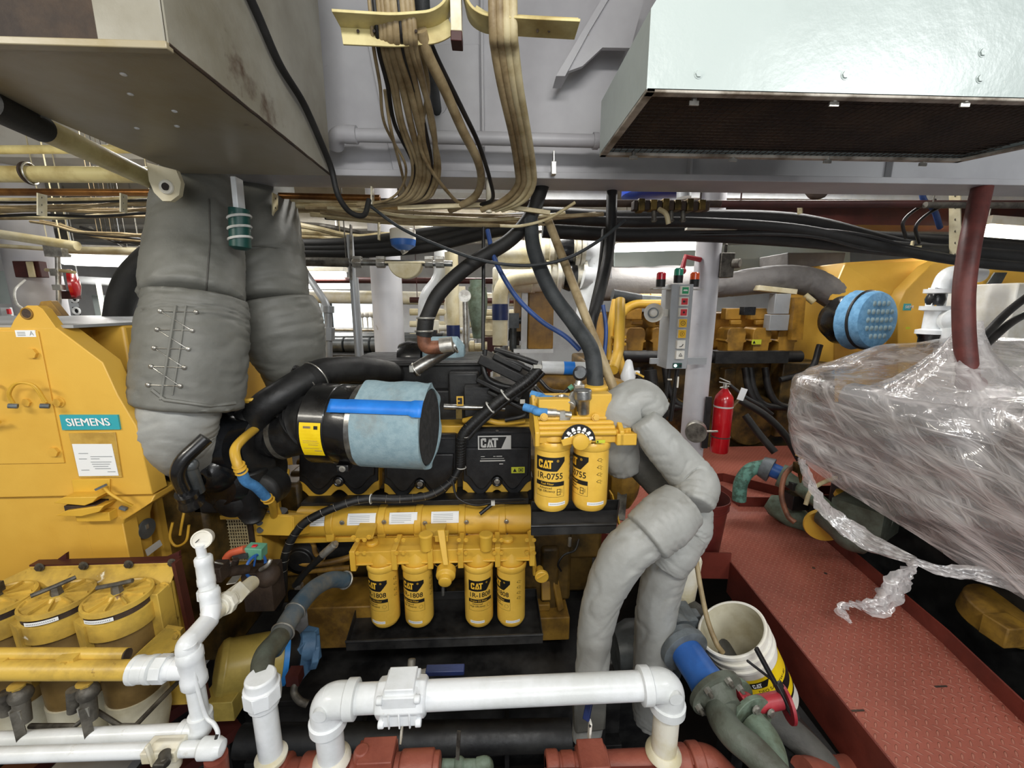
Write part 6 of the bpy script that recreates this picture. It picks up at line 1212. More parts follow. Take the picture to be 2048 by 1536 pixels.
# big white cross pipe with valve
t = thing('white_pipe', 'large white horizontal pipe with a ball valve and elbows across the foreground', 'pipe', P(990, 1400, 1.05))
A = P(652, 1400, 1.05); B = P(1338, 1372, 1.05); B.z = A.z + .003
W = M('white_paint'); W.cyl(A, B, .0405, seg=40); zl_ = P(650, 1520, 1.05).z; W.cyl(A + Vector((0, 0, 0)) * 1, A, .04) if False else None; W.cyl((A.x, 1.05, A.z), (A.x, 1.05, zl_), .0395, seg=40); W.build('pipe', t)
W = M('white_aged'); zr_ = P(1335, 1505, 1.05).z; W.cyl((B.x, 1.05, B.z), (B.x, 1.05, zr_), .039, seg=40); W.build('drop_pipe', t, label='stained lower right leg')
for (q, s) in ((A, 1), (B, -1)):
    W = M('white_paint'); W.pipe([q + Vector((s * .085, 0, 0)), q, q + Vector((0, 0, -.085))], .048, .05, 32, 10); W.lathe(q + Vector((s * .06, 0, 0)), (s, 0, 0), [(0, .05), (.003, .054), (.03, .054), (.033, .048)], 32); W.lathe(q + Vector((0, 0, -.06)), (0, 0, -1), [(0, .05), (.003, .054), (.03, .054), (.033, .048)], 32); W.cyl(q + Vector((0, -.04, 0)), q + Vector((0, -.052, 0)), .02); W.build('elbow', t)
for (q, zz) in ((A, zl_), (B, zr_)): W = M('white_aged'); W.lathe((q.x, 1.05, zz), (0, 0, 1), [(-.008, .05), (0, .056), (.006, .055), (.02, .041)], 32); W.build('base_collar', t)
v = P(805, 1391, 1.05); v.z = A.z; W = M('white_paint'); W.bx(v, (.1, .1, .1)); W.bx(v + Vector((0, 0, .03)), (.085, .08, .075)); W.lathe(v - Vector((.075, 0, 0)), (1, 0, 0), [(0, .046), (.008, .054), (.03, .056), (.12, .056), (.142, .054), (.15, .046)], 8)
for sx in (-.05, .05):
    for sz in (-.04, .042): W.cyl(v + Vector((sx * 1.25, -.047, sz)), v + Vector((sx * .9, -.047, sz)), .012, seg=12)
for sx in (-.03, .0, .03): W.bx(v + Vector((sx, -.052, -.025)), (.006, .008, .055))
BV = W.build('ball_valve', t, bevel=.006)
W = M('navy'); h = P(860, 1341, 1.12); W.beam(P(852, 1341, 1.13), P(929, 1339, 1.13), .03, .018); W.m('zinc'); W.beam(P(822, 1350, 1.1), P(856, 1341, 1.13), .02, .006); W.m('steel_dirty'); W.cyl(v + Vector((.02, .04, .05)), v + Vector((.02, .06, .075)), .012); W.build('lever', BV, bevel=.004, label='navy blue valve lever')
# red manifold along bottom
t = thing('red_manifold', 'rust red cast pipe manifold with valves along the bottom edge', 'pipe', P(900, 1540, 1.05))
W = M('red_pipe'); ym = 1.05
def rp(u0, u1, r, z, prof=None):
    a = P(u0, 1530, ym).x; b = P(u1, 1530, ym).x; W.lathe((a, ym, z), (1, 0, 0), prof or [(0, r * .9), (.004, r), (b - a - .004, r), (b - a, r * .9)], 32)
zm = P(650, 1512, ym).z - .07
rp(510, 880, .045, zm); rp(520, 575, .06, zm); rp(600, 690, .058, zm); rp(700, 745, .052, zm)
c = P(775, 1520, ym); W.bb((P(712, 1520, ym).x, ym - .05, zm - .05), (P(790, 1520, ym).x, ym + .05, zm + .062)); W.bb((P(722, 1520, ym).x, ym - .04, zm + .05), (P(790, 1520, ym).x, ym + .04, zm + .085))
W.lathe((P(725, 1520, ym).x, ym, zm + .02), (0, 0, 1), [(0, .03), (.06, .025), (.07, .02)], 12); rp(800, 868, .052, zm); W.build('left_section', t, bevel=.004)
W = M('red_pipe'); zm2 = P(1335, 1500, ym).z - .055; W.names[0] = 'red_pipe'
rp(1092, 1400, .043, zm2); rp(1092, 1118, .052, zm2); rp(1122, 1150, .047, zm2); rp(1155, 1215, .06, zm2); rp(1300, 1375, .052, zm2); rp(1378, 1402, .056, zm2)
W.bb((P(1158, 1500, ym).x, ym - .045, zm2 - .03), (P(1212, 1500, ym).x, ym + .045, zm2 + .06)); x0 = P(1400, 1500, ym).x; W.pipe([(x0 - .02, ym, zm2), (x0 + .03, ym, zm2), (x0 + .14, ym - .05, zm2 - .1)], .05, .06, 28, 8); W.build('right_section', t, bevel=.004)
W = M('bronze_green'); W.cyl(P(884, 1530, 1.1), P(975, 1530, 1.1), .017).ball(P(918, 1530, 1.1), .024); W.pipe([P(955, 1530, 1.1), P(975, 1525, 1.1), P(975, 1550, 1.1)], .021, .02); W.m('steel_dirty'); W.beam(P(915, 1520, 1.1), P(918, 1462, 1.12), .012, .005); W.build('small_valve', t)
M('white_aged').beam(P(804, 1455, 1.12), P(802, 1482, 1.12), .022, .006).build('tag_strip', t)
W = M('navy'); W.beam(P(1180, 1398, 1.14), P(1172, 1440, 1.12), .022, .012); W.m('plastic_white'); W.beam(P(1181, 1443, 1.12), P(1178, 1478, 1.12), .022, .008); W.m('ink'); W.cyl(P(1180, 1452, 1.111), P(1180, 1452, 1.107), .004); W.build('valve_handle', t, bevel=.002)
W = M('red_edge'); W.beam(P(1090, 1552, 1.0), P(1440, 1545, 1.0), .04, .008); W.build('shelf_angle', t)
# floor clutter under the filter bank
W = M('maroon'); W.beam(PZ(380, 1390, -.2), PZ(120, 1560, -.2), .1, .05).beam(PZ(170, 1440, -.2), PZ(20, 1560, -.2), .12, .05).beam(PZ(470, 1440, -.3), PZ(250, 1600, -.3), .14, .05); one('support_beam', W, 'dark red sloping support beams under the white pipes at lower left', 'beam')
one('grey_tray', M('grey_box').bb(PZ(140, 1520, -.1), PZ(235, 1560, -.06)), 'small pale grey panel glimpsed at bottom left below the pipes', 'panel')
hoseobj('hose', 'cable_black', [(-40, 1425, 1.2), (20, 1432, 1.2), (60, 1425, 1.25)], 11, 'glossy black hose at far left behind the drain valves', 'hose')
# ================= BRONZE PIPEWORK LOWER RIGHT =================
t = thing('sea_water_pipe', 'grey green bronze pipe with flanges and a bright blue check valve at lower right', 'pipe', P(1450, 1480, 1.1))
def flange(W, p, d, r, th=.02): W.lathe(Vector(p) - Vector(d).normalized() * th / 2, d, [(0, r * .97), (.002, r), (th - .002, r), (th, r * .97)], 40)
a = P(1352, 1270, 1.42); b = P(1440, 1400, 1.17); d = (b - a).normalized()
W = M('grey_cast'); W.lathe(P(1345, 1262, 1.45), d, [(-.05, .04), (-.02, .075), (.03, .088)], 36); flange(W, P(1368, 1298, 1.36), d, .095, .03); flange(W, P(1362, 1288, 1.38), d, .08, .05); W.build('upper_flange', t)
W = M('blue_paint'); W.lathe(P(1370, 1300, 1.355), d, [(0, .06), (.03, .062), (.1, .062), (.16, .07), (.165, .085)], 40); W.build('check_valve', t, label='bright blue valve body')
W = M('bronze_dirty'); fc = P(1432, 1386, 1.17); flange(W, fc, d, .098, .022); W.lathe(fc, d, [(.01, .07), (.04, .052), (.06, .05)], 36); LF = W.build('lower_flange', t)
x, y, dd = basis(d)
for k in range(6):
    th = k * pi / 3 + .3; q = fc + (x * cos(th) + y * sin(th)) * .08; W = M('steel_dirty'); W.cyl(q - d * .015, q + d * .04, .007, seg=10); W.m('zinc'); W.cyl(q + d * .011, q + d * .026, .0125, seg=6); W.build('stud_nut', LF)
W = M('bronze_dirty'); W.hose([fc + d * .03, P(1442, 1432, 1.1), P(1466, 1468, 1.04), P(1510, 1505, .99), P(1560, 1560, .93)], .045, 30); W.build('lower_bend', t)
W = M('bronze_green'); W.hose([P(1505, 1448, 1.1), P(1530, 1480, 1.05), P(1542, 1520, 1.0), P(1540, 1570, .95)], .047, 28); f2 = P(1502, 1440, 1.12); d2 = (P(1560, 1490, 1.03) - P(1470, 1400, 1.2)).normalized()
flange(W, f2, d2, .085, .018); flange(W, P(1466, 1402, 1.2), d2, .083, .02); W.build('branch', t)
bolts(t, [f2 + d2 * .01 + (x * cos(th) + y * sin(th)) * .068 for th in (.4, 1.7, 3.0, 4.3, 5.5)], tuple(d2), .012, 'zinc', 'flange_bolt')
W = M('red_paint'); W.lathe(P(1480, 1415, 1.18), d2, [(0, .06), (.05, .06)], 24); W.bx(P(1482, 1400, 1.15), (.02, .05, .06)); W.cyl(P(1500, 1412, 1.15), P(1560, 1400, 1.15), .028, seg=20); W.build('butterfly_valve', t, label='red butterfly valve body')
W = M('red_paint'); c = P(1573, 1408, 1.15); W.lathe(c, (1, -.15, .15), [(-.006, .02), (-.005, .06), (.005, .06), (.006, .02)], 32); W.cyl(P(1556, 1402, 1.15), P(1578, 1410, 1.15), .016); W.build('valve_disc', t, label='red notched plate')
W = M('black_satin'); W.beam(P(1512, 1296, 1.22), P(1590, 1440, 1.12), .018, .012).beam(P(1555, 1365, 1.17), P(1594, 1440, 1.11), .03, .014).beam(P(1494, 1321, 1.2), P(1555, 1368, 1.17), .008, .008); W.build('lever', t, bevel=.002, label='black lever handle')
W = M('red_pipe'); W.ball(P(1500, 1530, .98), .05, (1.6, 1, .7)); W.build('red_overspray', t) if False else W.bm.free()
hoseobj('pipe', 'fabric_dark', [(1368, 1215, 1.7), (1395, 1235, 1.62), (1440, 1300, 1.5), (1480, 1370, 1.38), (1530, 1420, 1.3), (1620, 1500, 1.2), (1700, 1600, 1.1)], 25, 'dark lagged pipe running under the bronze pipework towards lower right', 'pipe', seg=24)
hoseobj('pipe', 'rust_dark', [(1560, 1420, 1.35), (1620, 1490, 1.25), (1660, 1540, 1.18)], 22, 'rusty dark pipe in the bilge below the red walkway', 'pipe', seg=20)
one('pipe_tee', M('red_pipe').lathe(P(1655, 1545, 1.15), (1, .2, -.3), [(-.12, .05), (.2, .05)], 24), 'rust red pipe end at the bottom edge beside the walkway', 'pipe')
one('cast_bracket', M('grey_cast').bb(P(1325, 1218, 1.62), P(1398, 1240, 1.5)).beam(P(1362, 1235, 1.55), P(1396, 1236, 1.55), .05, .06), 'dark green grey casting behind the rear lagged pipe', 'bracket', bevel=.004)
one('pump', M('machine_grey').lathe(P(1260, 1300, 1.75), (1, 0, 0), [(-.08, .1), (0, .14), (.2, .14), (.24, .08)], 28), 'dusty dark pump body between the two lagged pipes', 'pump')
# ================= WHITE BUCKET =================
ctr = Vector((0, 0, 0)); HB = .36; rT, rB = .128, .112; rim = P(1462, 1256, 1.4)
t = thing('bucket', 'white plastic bucket with yellow and black oil label below the walkway', 'bucket')
z0 = ctr.z; o = Vector((ctr.x, ctr.y, z0))
def br(h): return rT + (rB - rT) * h / HB
W = M('plastic_white'); W.lathe(o, (0, 0, -1), [(-.001, rT - .006), (-.003, rT), (0, rT + .006), (.014, rT + .006), (.016, br(.016)), (.04, br(.04)), (.042, br(.04) + .008), (.052, br(.05) + .008), (.054, br(.05)), (.078, br(.078)), (.08, br(.08) + .008), (.09, br(.09) + .008), (.092, br(.09)), (HB, rB), (HB, rB - .01)], 64); W.build('shell', t)
W = M('bucket_inside'); W.lathe(o, (0, 0, -1), [(-.001, rT - .006), (HB - .01, rB - .008), (HB - .008, .01)], 64, cap=True); W.build('inner_wall', t, label='stained cream inside')
# remove the lid face made by the cap of the inner lathe
me = bpy.data.objects['inner_wall'].data; b_ = bmesh.new(); b_.from_mesh(me); top = max(v.co.z for v in b_.verts); bmesh.ops.delete(b_, geom=[f for f in b_.faces if len(f.verts) > 20 and f.calc_center_median().z > top - .01], context='FACES_ONLY'); b_.to_mesh(me); b_.free()
me = bpy.data.objects['shell'].data; b_ = bmesh.new(); b_.from_mesh(me); top = max(v.co.z for v in b_.verts); bmesh.ops.delete(b_, geom=[f for f in b_.faces if len(f.verts) > 20 and f.calc_center_median().z > top - .01], context='FACES_ONLY'); b_.to_mesh(me); b_.free()
def bmap(a0, dz, lift): return lambda X, Z: Vector((ctr.x + (br(dz - Z) + lift) * sin(a0 + X / rT), ctr.y - (br(dz - Z) + lift) * cos(a0 + X / rT), z0 - dz + Z))
W = M('label_yellow'); f = bmap(.7, .2, .0012); shrink(W, f, [[(-.19, -.1), (.2, -.1), (.2, .075), (-.19, .075)]]); W.m('ink'); f = bmap(.7, .2, .002); shrink(W, f, [[(-.19, -.055), (.2, -.045), (.2, -.005), (-.19, -.005)], [(-.165, .03), (-.105, .03), (-.085, .06), (-.165, .06)], [(-.19, -.1), (.2, -.1), (.2, -.085), (-.19, -.09)]]); W.text('DEO SAE 15W-40', .02, lambda X, Z: bmap(.7, .2, .0022)(X - .07, Z + .012), 1)
W.m('white_print'); catlogo(W, bmap(.7, .2, .003), -.14, .045, .02); W.build('printed_label', t, label='yellow and black printed label')
t.location = rim; dq = Vector((.5, -.05, -.865)); t.rotation_euler = (Vector((0, 0, -1)).rotation_difference(dq.normalized()) @ Matrix.Rotation(.1, 3, 'Z').to_quaternion()).to_euler()
W = M('black_satin'); W.bb((.93, 1.1, -.2), (1.28, 1.6, -.16)).bb((.95, 1.3, -.9), (1.0, 1.4, -.16)).bb((1.2, 1.3, -.9), (1.25, 1.4, -.16)); struct('trim_7', W)
hoseobj('hose', 'cable_tan', [(1392, 1120, 1.55), (1402, 1180, 1.5), (1415, 1240, 1.44), (1432, 1285, 1.38), (1446, 1306, 1.36)], 5, 'slim tan tube draining into the white bucket', 'hose')
q = P(1425, 990, 1.9); t = thing('bucket', 'dark red bucket standing on the walkway behind the lagged pipes', 'bucket', (1.02, 2.3, 0)); 
W = M('bucket_red'); c = Vector((P(1405, 1000, 2.3).x, 2.3, 0)); zt = P(1420, 990, 2.3).z; W.lathe((c.x, 2.3, zt), (0, 0, -1), [(0, .15), (.0, .155), (.02, .155), (.022, .148), (.05, .146), (.052, .152), (.06, .152), (.062, .144), (zt, .12)], 48, cap=False); W.build('shell', t); W = M('maroon'); W.lathe((c.x, 2.3, zt), (0, 0, -1), [(0, .15), (zt - .01, .115), (zt - .009, .01)], 40, cap=False); W.build('inside', t)
t.location = (c.x, 2.3, 0)
for ch in t.children:
    for v in ch.data.vertices: v.co -= Vector((c.x - 1.02, 0, 0))
W = M('white_aged'); q = P(1392, 1075, 1.62); W.lathe((q.x, 1.72, .12), (0, 0, 1), [(0, .07), (.2, .085), (.21, .08)], 32); one('bucket', W, 'off white tub partly hidden under the draped lagging', 'bucket')
# ================= WRAPPED MACHINE =================
R5 = thing('wrapped_machine', 'machine shrouded in crumpled clear stretch film right of the walkway', 'machine', (2.4, 2.0, -.9))
rows = [
 [(1640, 925, 2.75), (1592, 905, 2.38), (1640, 950, 2.2), (1750, 1020, 1.95), (1850, 1082, 1.75), (1950, 1150, 1.58), (2060, 1205, 1.42), (2330, 1400, 1.15), (2900, 1700, .95)],
 [(1630, 870, 2.8), (1580, 862, 2.42), (1648, 895, 2.14), (1752, 950, 1.9), (1855, 1010, 1.69), (1955, 1060, 1.54), (2065, 1110, 1.39), (2330, 1230, 1.13), (2900, 1480, .93)],
 [(1625, 820, 2.8), (1576, 820, 2.42), (1652, 842, 2.12), (1755, 872, 1.88), (1858, 905, 1.68), (1960, 935, 1.53), (2070, 960, 1.38), (2330, 1030, 1.14), (2900, 1180, .95)],
 [(1625, 765, 2.85), (1584, 762, 2.46), (1640, 768, 2.18), (1745, 790, 1.93), (1850, 812, 1.74), (1960, 822, 1.6), (2070, 828, 1.45), (2330, 840, 1.22), (2900, 880, 1.05)],
 [(1635, 748, 2.95), (1604, 745, 2.65), (1668, 738, 2.5), (1752, 735, 2.3), (1845, 745, 2.1), (1938, 760, 1.92), (2045, 768, 1.8), (2330, 785, 1.45), (2900, 790, 1.2)],
 [(1645, 742, 3.05), (1630, 735, 2.9), (1690, 716, 2.8), (1762, 690, 2.7), (1840, 684, 2.55), (1908, 676, 2.4), (2045, 676, 2.2), (2330, 695, 1.85), (2900, 700, 1.5)],
 [(1650, 760, 3.15), (1650, 755, 3.1), (1700, 745, 3.1), (1765, 730, 3.05), (1842, 720, 2.95), (1915, 715, 2.85), (2050, 710, 2.7), (2330, 720, 2.4), (2900, 720, 2.1)]]
NR, NCn = 9, 12
g1 = [catmull([P(*q) for q in r], NCn) for r in rows]; cols = len(g1[0])
g2 = list(zip(*[catmull([g1[r][c] for r in range(len(rows))], NR) for c in range(cols)]))
W = M('film'); nr = len(g2)
def fdisp(p, i, j):
    a = noise.noise(Vector((p.x * 2 + p.y * 2, p.y * 3, (p.z + p.y * .35) * 16))) * .022 + noise.noise(p * 5) * .03 + noise.noise(Vector((p.x * 8, p.y * 5, (p.z - p.y * .5) * 30))) * .009
    return p + Vector((-1, -.5, .35)).normalized() * a
V = [[W.bm.verts.new(fdisp(p, i, j)) for j, p in enumerate(r)] for i, r in enumerate(g2)]
for i in range(nr - 1):
    for j in range(cols - 1): W.face([V[i][j], V[i][j + 1], V[i + 1][j + 1], V[i + 1][j]])
W.build('stretch_film', R5, sharp=180, label='clear crumpled stretch film')
W = M('film'); hb = P(1930, 700, 1.88)                              # tent of film gathered round the red hose
rg = []
for k, (h, r) in enumerate(((.26, .045), (.2, .06), (.12, .1), (.04, .17), (-.04, .26), (-.1, .36))):
    rg.append([hb + Vector(((r * (1 + .25 * noise.noise(Vector((i * .9, k * .4, 3))))) * cos(2 * pi * i / 40), r * .8 * sin(2 * pi * i / 40), h - .12)) for i in range(40)])
W.loft(rg, cap=False); W.build('gathered_film', R5, sharp=180)
W = M('machine_grey'); W.bb((2.12, 2.0, .45), (3.0, 2.65, .85)); W.bb((2.3, 1.3, .35), (3.2, 2.1, .8)); W.m('black_satin'); W.bb((2.45, 1.0, -.85), (3.6, 2.7, .4)); W.m('grey_box'); W.lathe((2.25, 2.45, .93), (.25, -1, 0), [(0, .09), (.7, .1)], 24); W.m('black_satin'); W.bb((2.5, 1.5, .8), (3.3, 2.5, .98)); W.m('steel_dirty'); W.bx((2.22, 2.0, .6), (.14, .3, .2)); W.build('machine_body', R5, bevel=.03)
W = M('yellow_dirty'); W.lathe(P(2010, 1215, 1.6), (0, -.2, 1), [(-.1, .14), (0, .14), (.02, .1)], 24).bx(P(2010, 1260, 1.5), (.12, .1, .1)); W.build('gearcase', R5, bevel=.006)
W = M('red_hose'); W.cyl(P(1925, 765, 1.8), P(1958, 768, 1.8), .035); W.build('hose_socket', R5)
t = thing('film_scrap', 'torn crumpled end of stretch film hanging over the walkway edge', 'plastic film', P(1700, 1230, 1.5))
def scrap(pts, ws, nm, seed):
    c = catmull([P(*q) for q in pts], 8); w = [q.x for q in catmull([Vector((a, 0, 0)) for a in ws], 8)]; W = M('film_scrap'); m_ = 9; V = []
    for i, p in enumerate(c):
        d = (c[min(i + 1, len(c) - 1)] - c[max(0, i - 1)]).normalized(); s_ = d.cross(Vector((.2, -1, .1))).normalized(); up_ = s_.cross(d)
        V.append([W.bm.verts.new(p + s_ * w[i] * (j / m_ - .5) * 2 + up_ * (.5 * w[i] * sin(j * 2.1 + i * .35) + .02 * noise.noise(Vector((i * .5, j * .8, seed))))) for j in range(m_ + 1)])
    for i in range(len(c) - 1):
        for j in range(m_): W.face([V[i][j], V[i][j + 1], V[i + 1][j + 1], V[i + 1][j]])
    W.build(nm, t, sharp=180)
scrap([(1602, 918, 2.25), (1625, 975, 2.1), (1665, 1030, 1.95), (1720, 1075, 1.85), (1775, 1100, 1.75), (1832, 1122, 1.66)], [.03, .035, .045, .05, .035, .02], 'twisted_strand', 1)
scrap([(1832, 1122, 1.66), (1810, 1150, 1.62), (1785, 1185, 1.58), (1755, 1212, 1.56), (1725, 1212, 1.56)], [.015, .04, .06, .05, .02], 'crumple', 5)
scrap([(1730, 1212, 1.56), (1700, 1208, 1.56), (1680, 1220, 1.56), (1690, 1232, 1.55), (1702, 1246, 1.54)], [.02, .014, .022, .015, .006], 'tip', 9)
scrap([(1830, 1122, 1.66), (1880, 1140, 1.62), (1960, 1150, 1.56), (2060, 1168, 1.48)], [.015, .025, .035, .04], 'stretched_sheet', 13)
# pump under the film
t = thing('pump', 'bronze green pump pipework with a blue band and yellow covers under the stretch film', 'pump', P(1620, 1060, 2.3))
W = M('patina'); W.hose([P(1478, 1000, 2.6), P(1482, 965, 2.6), P(1500, 940, 2.6), P(1530, 932, 2.6)], .045, 24); W.build('elbow', t, label='verdigris green elbow')
d = (P(1600, 965, 2.45) - P(1520, 930, 2.62)).normalized(); W = M('grey_cast'); W.lathe(P(1522, 932, 2.6), d, [(0, .07), (.02, .075), (.06, .085), (.065, .085)], 32); W.build('flange', t); W = M('blue_paint'); W.lathe(P(1538, 937, 2.58), d, [(0, .05), (.08, .05), (.09, .066)], 28); W.build('band', t, label='blue painted band')
W = M('bronze_green'); W.lathe(P(1560, 950, 2.53), d, [(0, .08), (.03, .08), (.05, .05)], 32); W.hose([P(1565, 950, 2.5), P(1600, 975, 2.4), P(1640, 1005, 2.28), P(1655, 1020, 2.22)], .046, 24); W.lathe(P(1620, 990, 2.34), d, [(0, .055), (.03, .055)], 28); W.build('pipe', t); W = M('black_satin'); W.bx(P(1592, 1000, 2.45), (.12, .1, .1)); W.bx(P(1585, 970, 2.42), (.05, .07, .05)); W.build('bracket', t, bevel=.003)
W = M('bronze_green'); W.lathe(P(1550, 1010, 2.6), (.6, -.6, -.3), [(-.05, .05), (.0, .08), (.12, .085), (.2, .06), (.35, .065), (.42, .06)], 28); W.build('lower_pipe', t)
W = M('yellow_dirty'); W.names[0] = 'yellow'; W.lathe(P(1645, 1045, 2.2), (-.5, -1, -.15), [(0, .02), (.01, .1), (.03, .105), (.04, .1)], 36); W.lathe(P(1695, 1000, 2.4), (.2, -.2, 1), [(0, .08), (.03, .08), (.04, .03)], 24); W.build('cover', t, label='round yellow cover')
W = M('bronze_dirty'); W.hose([P(1650, 1030, 2.15), P(1680, 1055, 2.05), P(1700, 1075, 2.0), P(1725, 1082, 1.98)], .07, 26); W.bx(P(1730, 1030, 2.2), (.3, .25, .2), Matrix.Rotation(.5, 3, 'Z')); W.lathe(P(1700, 1010, 2.3), (1, -1, -.2), [(0, .09), (.2, .1)], 24); W.build('casing', t, bevel=.03)
hoseobj('tube', 'copper_rust', [(1590, 930, 2.4), (1570, 950, 2.35), (1563, 990, 2.3), (1575, 1030, 2.22), (1590, 1045, 2.18)], 5, 'thin copper coloured tube looping over the green pump', 'tube')
hoseobj('tube', 'cable_cream', [(1672, 955, 2.3), (1640, 968, 2.25), (1620, 985, 2.2), (1611, 1010, 2.18)], 4, 'short pale tube lying over the green pump pipe', 'tube')
W = M('brass'); W.bx(P(1600, 935, 2.35), (.06, .05, .06)).cyl(P(1600, 945, 2.35), P(1601, 965, 2.35), .014, .006); W.m('yellow'); W.beam(P(1592, 910, 2.34), P(1606, 918, 2.34), .012, .006); one('valve', W, 'small brass valve with yellow lever at the lower corner of the film', 'valve')
struct('trim_8', M('black_satin').beam(PZ(1560, 1010, -.2), PZ(2048, 1330, -.2), .1, .06).beam(PZ(1700, 1180, -.4), PZ(2100, 1420, -.4), .3, .1).bb((2.05, .9, -.88), (2.9, 1.3, -.3)))
# ================= SECOND ENGINE (background) =================
Q = thing('diesel_engine', 'second yellow engine beyond the walkway with a row of rocker covers', 'engine', (2.2, 4.4, -.2))
YQ = 4.2
W = M('yellow_shaded'); W.bb((P(1180, 700, YQ).x, 4.35, -.3), (P(1660, 700, YQ).x, 5.2, .9)); W.m('yellow_far'); W.bb((P(1225, 700, YQ).x, 4.5, 1.0), (P(1610, 700, YQ).x, 5.1, 1.42)); W.build('block', Q, bevel=.03)
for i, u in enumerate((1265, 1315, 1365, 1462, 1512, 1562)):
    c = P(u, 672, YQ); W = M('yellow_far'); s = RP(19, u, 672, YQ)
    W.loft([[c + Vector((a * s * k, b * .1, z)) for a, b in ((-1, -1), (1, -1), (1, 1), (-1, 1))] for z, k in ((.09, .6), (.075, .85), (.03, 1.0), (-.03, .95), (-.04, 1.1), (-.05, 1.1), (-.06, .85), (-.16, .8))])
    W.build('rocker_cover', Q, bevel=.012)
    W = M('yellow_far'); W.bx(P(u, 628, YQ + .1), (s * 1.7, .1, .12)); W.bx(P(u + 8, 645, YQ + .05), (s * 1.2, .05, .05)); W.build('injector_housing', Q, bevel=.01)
W = M('label_lime'); W.bx(P(1513, 684, YQ - .115), (.1, .004, .05)); W.m('ink'); p = P(1509, 684, YQ - .119); W.poly([p + Vector((-.02, 0, -.016)), p + Vector((.014, 0, -.016)), p + Vector((-.003, 0, .016))]); W.build('warning_label', Q)
W = M('black_satin'); W.cyl(P(1245, 713, 4.05), P(1600, 713, 4.05), .06).bx(P(1500, 714, 4.0), (.75, .08, .12)); W.build('black_rail', Q, label='glossy black rail under the rocker covers')
W = M('black_satin')
for u in (1275, 1300, 1330, 1500, 1530, 1490): W.hose([P(u, 735, 4.1), P(u + 8, 780, 4.05), P(u + 30, 810, 4.0), P(u + 80, 815, 4.0)], .035)
W.hose([P(1300, 740, 3.9), P(1310, 800, 3.85), P(1330, 830, 3.85)], .06); W.hose([P(1640, 690, 4.0), P(1620, 740, 3.95), P(1560, 760, 3.95)], .03); W.build('hose_group', Q, label='black hoses')
W = M('yellow_shaded'); W.lathe(P(1340, 840, 4.1), (0, -1, 0), [(-.1, .24), (0, .24), (.03, .2)], 32).lathe(P(1500, 840, 4.2), (0, -1, 0), [(0, .3), (.04, .28)], 32).bb(P(1440, 735, 4.25), P(1470, 775, 4.15)); W.bb((P(1580, 740, 4).x, 4.1, .1), (P(1700, 740, 4).x, 4.3, .9)); W.build('crankcase_door', Q, bevel=.01)
W = M('yellow'); W.pipe([P(1345, 608, 3.9), P(1260, 608, 3.9), P(1232, 640, 3.85), P(1236, 720, 3.8), P(1262, 775, 3.7)], .042, .14, 18); W.lathe(P(1236, 676, 3.82), (0, 0, 1), [(0, .075), (.02, .075)], 24).lathe(P(1236, 690, 3.82), (0, 0, 1), [(0, .075), (.02, .075)], 24); W.pipe([P(1230, 600, 3.9), P(1222, 640, 3.85), P(1216, 720, 3.8)], .03, .1, 14); W.build('coolant_pipe', Q, label='bright yellow coolant pipe')
W = M('yellow'); W.cyl(P(1230, 596, 4.0), P(1300, 596, 4.0), .04).cyl(P(1300, 598, 3.98), P(1400, 600, 3.98), .05); W.m('rubber_grey'); W.cyl(P(1225, 590, 3.95), P(1280, 600, 3.95), .055); W.m('grey_cast'); W.cyl(P(1280, 600, 3.95), P(1345, 603, 3.95), .05); W.build('fuel_pipe', Q)
W = M('grey_cast'); W.names[0] = 'grey_box'; W.bx(P(1558, 608, 4.1), (.16, .1, .2)).bx(P(1552, 645, 4.1), (.2, .1, .16)); W.build('sensor_box', Q, bevel=.005); W = M('yellow_far'); W.prism([P(1590, 595, 4.0), P(1612, 595, 4.0), P(1605, 680, 4.0), P(1583, 680, 4.0)], (0, .06, 0)); W.build('bracket', Q); W = M('cream'); W.bx(P(1550, 580, 4.1), (.4, .1, .05), Matrix.Rotation(.1, 3, 'Y')); W.cyl(P(1610, 590, 4.1), P(1628, 605, 4.05), .03); W.m('black_gloss'); W.bx(P(1495, 622, 4.0), (.12, .08, .08)); W.build('heat_guard', Q, bevel=.004)
t = thing('exhaust_lagging', 'grey fabric blanket over the second engine behind the three beacons', 'exhaust lagging', P(1300, 580, 4.4))
W = M('fabric_far'); pts = [[P(1190 + (1430 - 1190) * i / 24, v, Yv) for i in range(25)] for v, Yv in ((532, 4.9), (536, 4.4), (560, 4.25), (590, 4.2), (600, 4.25))]
for r_ in pts:
    for i, p in enumerate(r_): p += Vector((0, .05 * noise.noise(p * 3), .02 * noise.noise(p * 6)))
W.loft([[p for p in col] + [col[0] + Vector((0, .5, -.3))] for col in zip(*pts)]); W.build('blanket', t, sharp=80)
t = thing('exhaust_lagging', 'dark grey lagged pipe curving down to the blue capped filter in the background', 'exhaust lagging', P(1560, 560, 4.2))
lag(t, 'sleeve', [P(1420, 576, 4.3), P(1480, 566, 4.25), P(1560, 558, 4.2), (P(1625, 566, 4.15)), P(1680, 598, 4.05)], [.11, .13, .14, .14, .13], mt='fabric_far', seed=50, wr=1.2, puff=.05)
one('ventilation_duct', M('fabric_far').prism([P(1576, 505, 4.6), P(1692, 505, 4.6), P(1682, 555, 4.6), P(1576, 560, 4.6)], (0, .5, 0)), 'grey sheet metal trunk above the background lagging', 'duct', bevel=.01)
# ventilated white panels behind
W = M('duct_white'); W.prism([P(1230, 500, 5.2), P(1700, 480, 5.2), P(1700, 545, 5.2), P(1420, 548, 5.2), P(1230, 540, 5.2)], (0, .05, 0)); one('deckhead_panel', W, 'pale panel glimpsed behind the tall pinkish pillar', 'panel')
